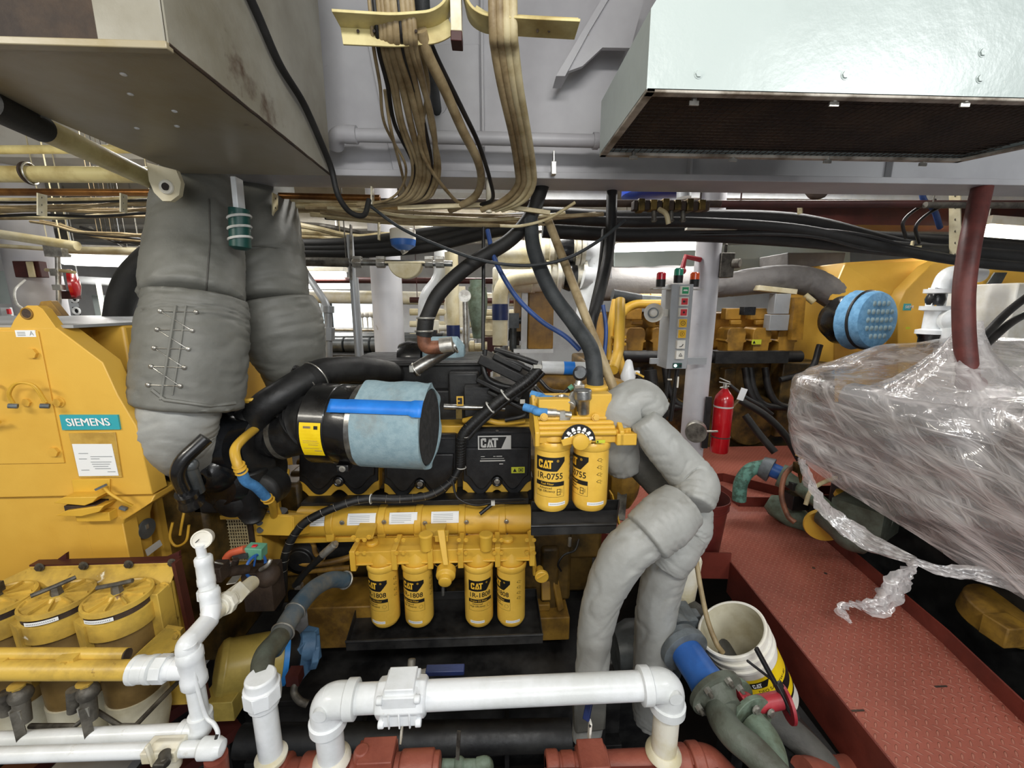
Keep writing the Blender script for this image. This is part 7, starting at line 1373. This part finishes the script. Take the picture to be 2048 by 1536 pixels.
# second generator
H = thing('generator', 'second yellow generator in the right background with a small nameplate', 'generator', (3.9, 4.0, -.2))
W = M('yellow_far'); W.names[0] = 'yellow_panel'; a = P(1690, 560, 4.1); W.prism([P(1668, 600, 4.1), P(1692, 525, 4.1), P(1885, 512, 3.9), P(1990, 520, 3.7), P(1990, 800, 3.7), P(1668, 860, 4.1)], (0, .9, 0)); W.build('housing', H, bevel=.01)
W = M('yellow_panel'); W.prism([P(1796, 760, 3.65), P(1796, 612, 3.65), P(1812, 580, 3.65), P(1862, 530, 3.65), P(1885, 518, 3.65), P(2060, 530, 3.5), P(2060, 760, 3.5)], (0, .12, 0)); W.build('front_panel', H, bevel=.006)
W = M('yellow_panel'); W.prism([P(1660, 600, 3.95), P(1800, 595, 3.75), P(1875, 520, 3.8), P(1690, 530, 4.1)], (0, .02, .0)); W.build('sloped_cover', H, label='pale yellow sloping cover')
W = M('teal'); W.bx(P(1824, 614, 3.64), (.16, .01, .06)); W.m('white_print'); W.text('SIEMENS', .035, plane(P(1824, 614, 3.632), (1, 0, 0), (0, 0, 1)), bold=.01); W.build('nameplate', H, label='small teal nameplate')
W = M('paper'); W.bx(P(1829, 631, 3.64), (.08, .008, .07)); W.m('label_yellow'); c = P(1829, 648, 3.635); W.poly([c + Vector(q) for q in ((-.02, 0, -.02), (.02, 0, -.02), (0, 0, .02))]); W.m('label_lime'); W.bx(P(1818, 656, 3.64), (.06, .008, .02)); W.build('sticker', H)
W = M('machine_grey'); W.prism([P(1990, 545, 3.5), P(2015, 545, 3.5), P(1995, 582, 3.5), P(1965, 582, 3.5)], (0, .01, 0)); W.build('louvre', H)
t = thing('white_valve_stack', 'white flanged pipe stack with elbow in front of the second generator', 'pipework', P(1865, 690, 3.0))
W = M('white_paint'); W.pipe([P(1960, 548, 3.0), P(1895, 548, 3.0), P(1882, 580, 3.0)], .06, .12, 24, 8); W.lathe(P(1880, 578, 3.0), (0, 0, -1), [(0, .09), (.03, .09), (.035, .06)], 28); W.build('elbow', t)
W = M('white_paint'); W.lathe(P(1871, 612, 3.0), (0, 0, -1), [(0, .09), (.03, .09), (.04, .055), (.17, .055), (.18, .09), (.21, .09)], 28); W.bx(P(1885, 596, 3.0), (.02, .05, .15)); W.bx(P(1862, 596, 3.0), (.02, .05, .15)); W.build('spool', t); W = M('black_gloss'); W.lathe(P(1873, 588, 3.0), (0, 0, -1), [(0, .05), (.04, .06), (.08, .05)], 24).lathe(P(1862, 668, 3.0), (0, 0, -1), [(0, .085), (.03, .07), (.1, .07)], 24); W.build('bellows', t)
one('white_valve', M('white_paint').lathe(P(1905, 640, 2.9), (-.3, -1, 0), [(-.04, .08), (.02, .08), (.04, .05)], 28).cyl(P(1900, 655, 2.9), P(1895, 700, 2.9), .05), 'white round valve cover beside the dark red hose', 'valve')
# blue capped round filter
t = thing('air_filter', 'round black air filter with pale blue foam face held by a black strap', 'air filter', P(1720, 700, 3.5))
a = P(1680, 640, 3.75); b = P(1753, 640, 3.45); d = (b - a).normalized(); Lb = (b - a).length
W = M('black_gloss'); W.lathe(a, d, [(-.1, .15), (0, .22), (Lb - .12, .235), (Lb - .1, .235)], 40); W.build('housing', t); W = M('blue_foam_far'); n = 60; x, y, dd = basis(d)
W.loft([[a + d * (Lb + dt) + (x * cos(2 * pi * k / n) + y * sin(2 * pi * k / n)) * (r * (1 + (.03 * noise.noise(Vector((k * .9, dt * 9, 0))) if dt < -.02 else 0))) for k in range(n)] for dt, r in ((-.17, .265), (-.1, .25), (-.07, .245), (-.02, .25), (.01, .235), (.022, .2), (.02, .08))]); FC = W.build('foam_cover', t, label='pale blue foam cover'); W = M('black_satin'); W.torus(a + d * (Lb - .07), d, .25, .012, 48, 8); W.build('strap', FC)
W = M('blue_foam'); 
for r_ in range(5):
    for c_ in range(6):
        if (r_ in (0, 4)) and c_ in (0, 5): continue
        p = a + d * (Lb + .022) + x * ((c_ - 2.5) * .055) + y * ((r_ - 2) * .07); W.ball(p, .02, (1, .4, 1.25), 8, 6)
W.build('foam_dimple', FC, label='grey dusty dimples')
# ================= ALARM PANEL =================
YA = 2.8; t = thing('alarm_column', 'grey alarm column with seven symbol lamps and three beacons fixed to the pillar', 'alarm column', P(1345, 740, YA))
cA = P(1360, 568, YA); cB = P(1345, 738, YA); xm = (cA.x + cB.x) / 2 + .0
zt_, zb_ = cA.z, cB.z; W = M('grey_box'); hw = (zt_ - zb_) * .13; xm += .025
W.bb((xm - hw, YA, zb_), (xm + hw, YA + .17, zt_)); CS = W.build('case', t, bevel=.004)
syms = (('sig_green', 'E'), ('sig_red', 'S'), ('sig_red', 'F'), ('sig_amber', 'O'), ('sig_amber', 'I'), ('plastic_white', ')'), ('plastic_white', 'A'))
H_ = zt_ - zb_; s = H_ * .105
for k, (mt_, sy) in enumerate(syms):
    zc = zt_ - H_ * (.075 + .125 * k); xc = xm + .008; W = M('plastic_white'); W.bx((xc, YA - .012, zc), (s * .92, .026, s * .95))
    if mt_ != 'plastic_white': W.m(mt_); W.bx((xc, YA - .0255, zc), ((s * .7 if k < 3 else s * .88), .004, (s * .7 if k < 3 else s * .9)))
    f = plane((xc, YA - .0285, zc), (1, 0, 0), (0, 0, 1)); W.m('white_print' if k == 0 else 'ink'); h = s * .2
    def ringp(r0, r1, n=16):
        for i in range(n): a0, a1 = 2 * pi * i / n, 2 * pi * (i + 1) / n; W.poly([f(r0 * cos(a0), r0 * sin(a0)), f(r1 * cos(a0), r1 * sin(a0)), f(r1 * cos(a1), r1 * sin(a1)), f(r0 * cos(a1), r0 * sin(a1))])
    if k == 0: W.poly([f(-h * 1.3, -h * .3), f(h * 1.3, -h * .3), f(h, h * .5), f(-h, h * .5)])
    if k == 1: W.poly([f(-h, -h * .6), f(h * .2, -h * .6), f(h * .2, h * .6), f(-h, h * .6)]); W.poly([f(h * .5, -h * .6), f(h * .8, -h * .6), f(h * .8, h * .6), f(h * .5, h * .6)])
    if k == 2: W.poly([f(-h * .5, -h * .5), f(h * .5, -h * .5), f(h * .6, 0), f(0, h), f(-h * .6, 0)])
    if k == 3: ringp(h * 1.1, h * 1.35); ringp(h * .3, h * .45)
    if k == 4: ringp(h * 1.1, h * 1.3); W.poly([f(-h * .15, -h * .7), f(h * .25, 0), f(h * .0, h * .8), f(-h * .25, 0)])
    if k == 5:
        for i in range(8): a0, a1 = -pi * .55 + i * .2, -pi * .55 + (i + 1) * .2; W.poly([f(-h * .8 + h * 1.6 * cos(a0), h * .5 + h * 1.6 * sin(a0)), f(-h * .8 + h * 2.0 * cos(a0), h * .5 + h * 1.95 * sin(a0)), f(-h * .8 + h * 2.0 * cos(a1), h * .5 + h * 1.95 * sin(a1)), f(-h * .8 + h * 1.6 * cos(a1), h * .5 + h * 1.6 * sin(a1))])
    if k == 6:
        for (p0, p1) in (((-h, -h * .7), (h, -h * .7)), ((h, -h * .7), (0, h)), ((0, h), (-h, -h * .7)), ((-.3 * h, -.4 * h), (.3 * h, -.4 * h))): W.beam(f(*p0), f(*p1), .002, .002)
    W.build('symbol_lamp', CS)
W = M('dark_green'); W.bx((xm, YA - .008, zb_ + H_ * .045), (s * .95, .016, s * .55)); W.m('lamp_on'); W.cyl((xm - .018, YA - .017, zb_ + H_ * .045), (xm - .018, YA - .02, zb_ + H_ * .045), .01); W.m('ink'); W.cyl((xm + .018, YA - .017, zb_ + H_ * .045), (xm + .018, YA - .019, zb_ + H_ * .045), .009); W.build('push_buttons', CS)
for (u, mt_, nm, dz) in ((1321, 'lens_red', 'red beacon', 0), (1356, 'lens_green', 'green beacon', .02), (1388, 'lens_orange', 'orange beacon', 0)):
    b = P(u, 574 if dz == 0 else 566, YA + .04); W = M('black_satin'); W.lathe(b, (0, 0, 1), [(0, .03), (.05, .031)], 20); W.m(mt_); W.lathe(b + Vector((0, 0, .05)), (0, 0, 1), [(0, .03), (.04, .03), (.048, .022)], 20); W.build('beacon', t, label=nm)
W = M('zinc'); W.bx(P(1326, 578, YA + .05), (.17, .08, .008)).bx(P(1385, 579, YA + .05), (.12, .08, .008)); W.m('grey_box'); W.bx(P(1385, 722, YA + .1), (.2, .02, .05)).bx(P(1308, 722, YA + .1), (.06, .02, .04)); W.build('mounting_bracket', t)
W = M('black_satin'); W.cyl((xm - .03, YA + .05, zb_), (xm - .03, YA + .08, zb_ - .4), .014).cyl((xm + .03, YA + .05, zb_), (xm + .02, YA + .08, zb_ - .4), .016); W.m('plastic_white'); W.bx((xm - .03, YA + .03, zb_ - .08), (.03, .01, .01)).bx((xm + .03, YA + .03, zb_ - .1), (.01, .01, .08)); W.build('supply_cable', t)
W = M('plastic_white'); h = P(1306, 626, YA - .08); W.lathe(h, (-.25, -1, .05), [(-.06, .03), (-.04, .025), (0, .04), (.03, .058), (.032, .062), (.028, .055), (.0, .03)], 32); W.lathe(h, (-.25, -1, .05), [(0, .026), (.02, .026), (.028, .018)], 20); W.m('ink'); W.names[-1] = 'machine_grey'; W.lathe(h, (-.25, -1, .05), [(.004, .038), (.006, .038)], 24); W.m('plastic_white'); W.beam(h + Vector((.04, .03, .0)), (xm - hw, YA + .04, h.z), .02, .05); one('horn_speaker', W, 'small off white horn loudspeaker left of the alarm column', 'loudspeaker')
# ================= EXTINGUISHER =================
e = P(1449, 790, 2.9); zb_ = P(1441, 903, 2.9).z; t = thing('fire_extinguisher', 'red fire extinguisher hanging on the right side of the pillar', 'fire extinguisher', (e.x, 2.9, zb_))
R_ = .068; W = M('red_gloss'); W.lathe((e.x, 2.9, zb_), (0, 0, 1), [(0, R_ * .9), (.01, R_ * .97), (e.z - zb_ - .05, R_), (e.z - zb_ - .01, R_ * .9), (e.z - zb_ + .02, R_ * .6), (e.z - zb_ + .04, .025), (e.z - zb_ + .05, .02)], 40); W.build('cylinder', t)
W = M('silver_plate'); W.lathe((e.x, 2.9, e.z - .09), (0, 0, 1), [(0, R_ * 1.01), (.012, R_ * 1.01)], 36); W.m('steel_dirty'); W.lathe((e.x, 2.9, zb_ + .12), (0, 0, 1), [(0, R_ * 1.03), (.008, R_ * 1.03)], 36); W.build('band', t); W = M('zinc'); W.cyl((e.x, 2.9, e.z + .04), (e.x, 2.9, e.z + .09), .016).beam((e.x - .05, 2.9, e.z + .1), (e.x + .03, 2.88, e.z + .085), .014, .006).beam((e.x - .05, 2.9, e.z + .13), (e.x + .02, 2.88, e.z + .1), .014, .006).beam((e.x - .05, 2.88, e.z + .06), (e.x + .02, 2.88, e.z + .07), .012, .006); W.build('valve_head', t)
W = M('rubber'); W.hose([(e.x + .02, 2.88, e.z + .08), (e.x + .12, 2.84, e.z - .0), (e.x + .22, 2.8, e.z - .06), (e.x + .3, 2.78, e.z - .12)], .012, 10); W.build('hose', t); W = M('paper'); W.bx((e.x + .09, 2.83, e.z + .02), (.05, .003, .09), Matrix.Rotation(.3, 3, 'Y')); W.build('inspection_tag', t, label='white inspection tag')
W = M('black_satin'); W.beam((e.x - .1, 2.93, e.z - .02), (e.x - .1, 2.93, zb_ + .02), .04, .02); W.build('bracket', t)
t = thing('test_cap', 'round grey metal cap sticking out of the pillar behind the lagged pipe', 'cap', P(1396, 860, 2.75)); W = M('steel_dirty'); c = P(1392, 862, 2.78); W.lathe(c, (-.5, -1, 0), [(0, .07), (.06, .07)], 36); W.build('cap', t); W = M('zinc'); W.lathe(c, (-.5, -1, 0), [(-.05, .065), (-.04, .072), (.03, .073), (.04, .07)], 36); W.cyl(c + Vector((.06, .0, -.005)), c + Vector((.16, .0, -.005)), .008); W.build('rim', t)
one('valve', M('white_paint').cyl(P(1256, 752, 2.4), (P(1256, 752, 2.4).x, 2.4, .7), .012).lathe(P(1256, 752, 2.4), (0, 0, 1), [(-.06, .035), (0, .045), (.05, .03), (.09, .02), (.1, .01)], 20).bx(P(1268, 745, 2.4), (.06, .03, .02)), 'small white cock above the lagged pipe top', 'valve')
one('valve_lever', M('yellow').beam(P(1272, 745, 2.38), P(1288, 754, 2.36), .02, .008), 'little yellow lever right of the white cock', 'lever')
one('pipe', M('yellow_dirty').cyl(P(1262, 765, 2.45), P(1290, 800, 2.3), .03), 'short dull yellow pipe dropping behind the lagging top', 'pipe')
for pts in (((1480, 800, 3.3), (1530, 830, 3.2), (1570, 870, 3.1), (1600, 920, 3.0)), ((1490, 830, 3.2), (1520, 870, 3.1), (1550, 905, 3.0))): hoseobj('hose', 'rubber', pts, 7, 'black hose trailing to the floor right of the fire extinguisher', 'hose', 'black hoses right of the fire extinguisher')
one('post', M('steel_dirty').beam(P(1252, 905, 2.2), P(1240, 1040, 2.0), .05, .03), 'grey steel prop leaning between fuel filters and lagged pipe', 'post')
one('support_strut', M('yellow').beam(P(1222, 985, 1.7), P(1238, 1050, 1.7), .05, .006), 'flat yellow strut behind the small drip tray', 'bracket')
# ================= BACKGROUND, CENTRE =================
def vpipe(nm, mt, u, v0, v1, Y, r, label, cat='pipe', group=None, extra=None):
    a = P(u, (v0 + v1) / 2, Y); W = M(mt); z0, z1 = (-.9 if v1 >= 690 else P(u, v1, Y).z), P(u, v0, Y).z; W.lathe((a.x, Y, z0), (0, 0, 1), [(0, r), (z1 - z0, r)], 24)
    if extra: extra(W, a, z0, z1)
    return one(nm, W, label, cat, group)
def band(mt, v0, v1, u, Y, r):
    def f(W, a, z0, z1): W.m(mt); p, q = P(u, v1, Y).z, P(u, v0, Y).z; W.lathe((a.x, Y, p), (0, 0, 1), [(0, r), (q - p, r)], 24)
    return f
vpipe('pipe', 'cream', 905, 505, 700, 3.2, .05, 'cream pipe with dark banding right of the arching black hose', extra=band('navy', 650, 680, 905, 3.2, .0515))
t = thing('pipe', 'cream pipe bent over at the top with a dark band, left of the yellow box', 'pipe', P(1000, 700, 3.0)); W = M('cream'); W.pipe([P(1000, 690, 3.0), P(1000, 560, 3.0), P(1075, 552, 3.1)], .055, .14, 22, 8); W.build('pipe', t); W = M('navy'); a, b = P(1000, 608, 3.0), P(1000, 640, 3.0); W.cyl((a.x, 3.0, b.z), (a.x, 3.0, a.z), .057); W.build('band', t, label='dark band')
W = M('white_paint'); W.pipe([P(855, 712, 3.3), P(848, 640, 3.3), P(850, 590, 3.3), P(880, 560, 3.3), P(882, 490, 3.3)], .05, .1, 20); one('pipe', W, 'white pipe rising behind the lower end of the arching black hose', 'pipe')
vpipe('conduit', 'grey_box', 708, 470, 712, 2.7, .02, 'straight grey conduit left of the white pillar', 'conduit')
vpipe('conduit', 'grey_box', 718, 555, 716, 2.9, .014, 'thin grey conduit next to the white pillar', 'conduit')
t = thing('drain_pipe', 'grey pipe slanting then dropping with a coupling left of the white pillar', 'pipe', P(655, 710, 2.7)); W = M('grey_box'); W.pipe([P(600, 528, 2.9), P(656, 612, 2.7), P(658, 715, 2.7)], .022, .06, 16); W.build('pipe', t); W = M('grey_box'); W.cyl(P(657, 655, 2.7), P(657, 680, 2.7), .04, seg=8).cyl(P(657, 612, 2.7), P(657, 625, 2.7), .034); W.build('coupling', t)
cpipe('pipe', 'steel_dirty', (585, 523, 2.7), (700, 525, 2.7), 9, 'dusty grey pipe leading to the blue capped sensor')
t = thing('flow_sensor', 'flow sensor with white and blue head over a grey bowl', 'sensor', P(812, 545, 2.6))
W = M('steel'); W.cyl(P(700, 525, 2.6), P(905, 527, 2.6), .018); W.m('zinc')
for u in (715, 762, 858, 880): W.lathe(P(u, 526, 2.6), (1, 0, 0), [(-.025, .03), (.025, .03)], 8).bx(P(u, 518, 2.6), (.05, .04, .03))
W.build('pipe', t, bevel=.002); W = M('bronze_green'); W.names[0] = 'cream'; c = P(812, 526, 2.6); n = 16; W.prism([c + Vector((.1 * cos(pi + pi * k / n), -.04, .095 * sin(pi + pi * k / n))) for k in range(n + 1)], (0, .08, 0)); W.bb(c + Vector((-.12, -.045, -.006)), c + Vector((.12, .045, .006))); W.bb(c + Vector((-.1, -.05, 0)), c + Vector((.1, .05, .1))) if False else None; W.build('bowl', t, bevel=.01); W = M('plastic_white'); p = P(806, 478, 2.6); W.lathe(p, (0, 0, 1), [(-.005, .075), (.05, .075), (.055, .07)], 28); W.build('head_top', t, label='white cap'); W = M('blue_paint'); W.lathe(p, (0, 0, -1), [(.005, .076), (.04, .07), (.06, .04), (.065, .03)], 28); W.build('head', t, label='blue housing'); W = M('zinc'); W.cyl(p - Vector((0, 0, .06)), c + Vector((0, 0, .06)), .022); W.build('neck', t)
# big white manifold, flanges and bellows
t = thing('white_manifold', 'cluster of white flanged pipes with black bellows in the centre background', 'pipework', P(1120, 600, 3.3))
W = M('white_aged')
for (u, v, w) in ((1120, 500, .5), (1130, 550, .45), (1035, 505, .3), (1040, 560, .34)): a = P(u, v, 3.3); W.cyl(a - Vector((w / 2, 0, 0)), a + Vector((w / 2, 0, 0)), .09, seg=28)
for u in (1060, 1078, 1096, 1148, 1158): W.lathe(P(u, 505 if u < 1100 else 500, 3.3), (1, 0, 0), [(0, .14), (.03, .14)], 28)
for u in (1062, 1090, 1112, 1162): W.lathe(P(u, 552, 3.3), (1, 0, 0), [(0, .13), (.03, .13)], 28)
W.build('pipe', t)
W = M('black_gloss'); W.lathe(P(1112, 500, 3.3), (1, 0, 0), [(0, .12), (.06, .14), (.12, .12)], 28).lathe(P(1126, 552, 3.3), (1, 0, 0), [(0, .1), (.05, .12), (.1, .1)], 28); W.build('bellows', t)
W = M('white_paint'); W.pipe([P(1160, 498, 3.3), P(1192, 505, 3.3), P(1196, 560, 3.3)], .11, .16, 24, 8); W.pipe([P(1165, 555, 3.2), P(1190, 560, 3.2), P(1178, 600, 3.2), P(1172, 640, 3.2)], .085, .12, 22, 8); W.build('elbow', t)
W = M('white_aged'); W.bb(P(985, 535, 3.4), P(1070, 585, 3.3)); W.cyl(P(1000, 520, 3.4), P(1040, 520, 3.4), .07); W.cyl(P(1030, 480, 3.4), P(1031, 600, 3.4), .05); W.build('header', t, bevel=.02)
t = thing('yellow_cabinet', 'tall orange yellow box behind the dark blue hose', 'cabinet', P(1085, 700, 3.4)); W = M('yellow_far'); a, b = P(1057, 572, 3.4), P(1106, 698, 3.4); W.bb((a.x, 3.4, b.z), (b.x, 3.7, a.z)); W.build('box', t, bevel=.01); W = M('white_paint'); W.bb((a.x - .12, 3.38, b.z - .03), (b.x, 3.72, b.z)); W.build('shelf', t); M('yellow_far').bb(P(1030, 580, 3.5), P(1052, 660, 3.7)).build('side_box', t)
one('frame', M('white_paint').beam(P(1050, 565, 3.45), P(1047, 700, 3.45), .05, .05).beam(P(1015, 580, 3.5), P(1012, 690, 3.5), .14, .03).beam(P(985, 580, 3.5), P(1057, 578, 3.5), .05, .05), 'white steel frame left of the orange yellow box', 'frame')
one('gauge', M('zinc').lathe(P(930, 592, 3.1), (0, -1, 0), [(0, .045), (.03, .045)], 24).lathe(P(930, 592, 3.068), (0, -1, 0), [(0, .04), (.001, .04)], 24).cyl(P(930, 604, 3.1), (P(930, 604, 3.1).x, 3.1, -.9), .02), 'round steel pressure gauge right of the banded cream pipe', 'gauge')
one('valve', M('bronze_green').lathe(P(955, 600, 3.3), (0, 0, 1), [(-.3, .04), (-.1, .07), (0, .08), (.1, .07)], 20).cyl(P(955, 560, 3.3), P(955, 590, 3.3), .06), 'dark green valve body behind the black vertical cable', 'valve')
rnd = random.Random(5)
for i in range(16):
    u = rnd.uniform(840, 1060); v = rnd.uniform(640, 705); s = rnd.uniform(.03, .07); mt_ = rnd.choice(['white_paint', 'cream', 'machine_grey', 'white_aged', 'black_satin', 'maroon'])
    W = M(mt_); c = P(u, v, rnd.uniform(3.2, 3.9))
    if i % 2: W.lathe(c, rnd.choice([(1, 0, 0), (0, 0, 1), (0, -1, 0)]), [(-s * 1.4, s * .6), (-s * 1.2, s), (-s * .6, s), (-s * .5, s * .6), (s * .8, s * .6), (s, s), (s * 1.3, s)], 20)
    else: W.bx(c, (s * 1.6, s, s * 2)); W.cyl(c, c + Vector((0, 0, -s * 4)), s * .5); W.cyl(c, c + Vector((s * 2, 0, 0)), s * .4)
    W.cyl(c, (c.x, c.y, -.9), .012, seg=8); one('valve', W, 'small pipe fitting in the crowded valve bank behind the engine', 'valve', 'fittings in the valve bank behind the engine')
for i in range(9):
    u = 845 + i * 24; mt_ = rnd.choice(['white_paint', 'cream', 'white_aged', 'grey_box']); vpipe('pipe', mt_, u + rnd.uniform(-6, 6), rnd.uniform(560, 640), 720, 3.9 + rnd.uniform(0, .5), rnd.uniform(.015, .045), 'upright pale pipe in the valve bank behind the engine', 'pipe', 'upright pipes in the valve bank')
for i in range(5): cpipe('pipe', rnd.choice(['white_aged', 'cream', 'maroon']), (820, 600 + i * 24, 4.3), (1060, 602 + i * 24, 4.3), rnd.uniform(4, 8), 'level pale pipe in the valve bank behind the engine', 'pipe', 'level pipes in the valve bank')
cpipe('pipe', 'white_aged', (560, 592, 4.6), (1060, 600, 4.6), 13, 'long thick white pipe crossing the background behind the white pillar')
cpipe('pipe', 'maroon', (560, 560, 5.4), (1060, 562, 5.4), 6, 'dark red pipe crossing high in the background')
# far engine between lagging and pillar
t = thing('far_engine', 'grey black engine top seen behind the right hand lagging', 'engine', P(660, 715, 4.0)); W = M('machine_grey'); a, b = P(600, 672, 4.0), P(900, 725, 4.0); W.bb((a.x, 4.0, b.z - 1.0), (b.x, 4.5, a.z)); W.build('block', t, bevel=.02)
for k in range(6): W = M('machine_grey'); c = P(625 + k * 26, 690, 3.95); W.lathe(c, (1, 0, 0), [(-.06, .05), (-.05, .07), (.05, .07), (.06, .05)], 20); W.bx(c - Vector((0, .02, .12)), (.05, .05, .08)); W.build('cylinder_cover', t)
W = M('zinc'); W.cyl(P(610, 658, 3.95), P(760, 660, 3.95), .018); W.m('black_satin'); W.cyl(P(600, 710, 3.9), P(760, 712, 3.9), .03); W.build('rail', t)
# control room window
t = thing('control_room_window', 'bright control room window with a red frame post far behind the lagging', 'window', P(650, 640, 8.49)); W = M('paper'); emis('room_lit', (.86, .95, .97), .9); W = M('room_lit'); W.bb(P(598, 600, 8.58), P(750, 655, 8.6)); W.build('pane', t); W = M('red_paint'); W.beam(P(610, 598, 8.52), P(614, 656, 8.52), .04, .04); W.m('white_paint'); W.beam(P(643, 598, 8.52), P(645, 656, 8.52), .05, .04); W.m('machine_grey'); W.bb(P(645, 602, 8.5), P(668, 655, 8.52)); W.build('frame', t); W = M('paper'); W.bb(P(620, 604, 8.49), P(640, 622, 8.5)); W.m('navy'); W.bb(P(652, 612, 8.48), P(660, 640, 8.49)); W.build('notice', t)
for k in range(3): one('globe_light', M('plastic_white').ball(P(724 + k * 10, 628, 5.6), .05).cyl(P(724 + k * 10, 628, 5.6), (P(724 + k * 10, 628, 5.6).x, 5.6, -.9), .01), 'small white disc in a row right of the control room window', 'lamp', 'row of white discs by the window')
# left background
t = thing('alarm_call_box', 'dark red call point with a cream strip on the left pillar', 'alarm', P(60, 545, 3.42)); W = M('maroon'); W.bx(P(62, 539, 3.42), (.19, .06, .12)); W.m('cream'); W.bx(P(62, 539, 3.38), (.05, .01, .115)); W.build('box', t, bevel=.004)
t = thing('alarm_bell', 'round red alarm bell seen edge on beside the left pillar', 'bell', P(145, 580, 3.4)); W = M('red_gloss'); W.lathe(P(140, 568, 3.4), (.8, .6, 0), [(0, .11), (.02, .11), (.045, .085), (.055, .03)], 36); W.build('gong', t); W = M('maroon'); W.bx(P(140, 590, 3.4), (.1, .06, .06)); W.build('base', t)
one('electrical_fitting', M('zinc').cyl(P(115, 500, 3.3), P(118, 610, 3.3), .015).bx(P(112, 545, 3.3), (.05, .04, .05)).bx(P(118, 575, 3.3), (.06, .04, .04)), 'slim metal conduit with clips between pillar and red bell', 'conduit')
one('valve_bracket', M('zinc').bx(P(112, 502, 3.2), (.12, .05, .08)).beam(P(98, 498, 3.2), (P(140, 512, 3.2)), .02, .02), 'metal clamp assembly above the red bell', 'bracket')
t = thing('control_cabinet', 'pale grey cabinet with round dials behind the left generator', 'cabinet', P(150, 630, 5)); W = M('grey_box'); a, b = P(120, 590, 5.0), P(170, 760, 5.2); W.bb((a.x, 5.0, -.9), (b.x, 5.2, a.z)); W.build('case', t, bevel=.01)
for (u, v) in ((149, 598), (153, 622)): W = M('ink'); W.bb(P(u - 9, v - 8, 4.98), P(u + 9, v + 8, 5.0)); W.m('paper'); W.torus(P(u, v, 4.97), (0, 1, 0), .035, .012); W.build('dial', t)
t = thing('control_cabinet', 'second pale cabinet with dials left of the ribbed black flexible hose', 'cabinet', P(230, 630, 5)); W = M('duct_white'); a, b = P(200, 590, 5.0), P(245, 760, 5.2); W.bb((a.x, 5.0, -.9), (b.x, 5.2, a.z)); W.build('case', t, bevel=.01); W = M('ink'); W.bb(P(222, 590, 4.98), P(240, 606, 5.0)); W.m('paper'); W.torus(P(231, 598, 4.97), (0, 1, 0), .035, .012); W.build('dial', t)
one('whiteboard', M('duct_white').bb(P(-30, 542, 4.6), P(28, 608, 4.62)), 'white board at the far left edge behind the generator', 'board')
one('warning_sign', M('paper').bb(P(0, 615, 4.4), P(28, 632, 4.42)).m('sig_red').bb(P(12, 618, 4.38), P(24, 628, 4.4)), 'small red and white notice at the far left edge', 'sign')
one('pipe', M('white_aged').cyl(P(196, 562, 4.4), (P(203, 635, 4.4).x, 4.4, -.9), .02), 'upright pale pipe between the two dial cabinets', 'pipe')
hoseobj('cable', 'bind_white', [(50, 560, 3.3), (30, 580, 3.2), (32, 605, 3.0), (46, 618, 2.8)], 2.2, 'thin white wire hanging by the left pillar', 'cable')
one('cable', M('cable_cream').tube(catmull([P(150, 545, 3.3), P(120, 541, 3.3), P(92, 540, 3.38)], 6), .012, 8), 'pale wire linking the call box to the conduit', 'cable')
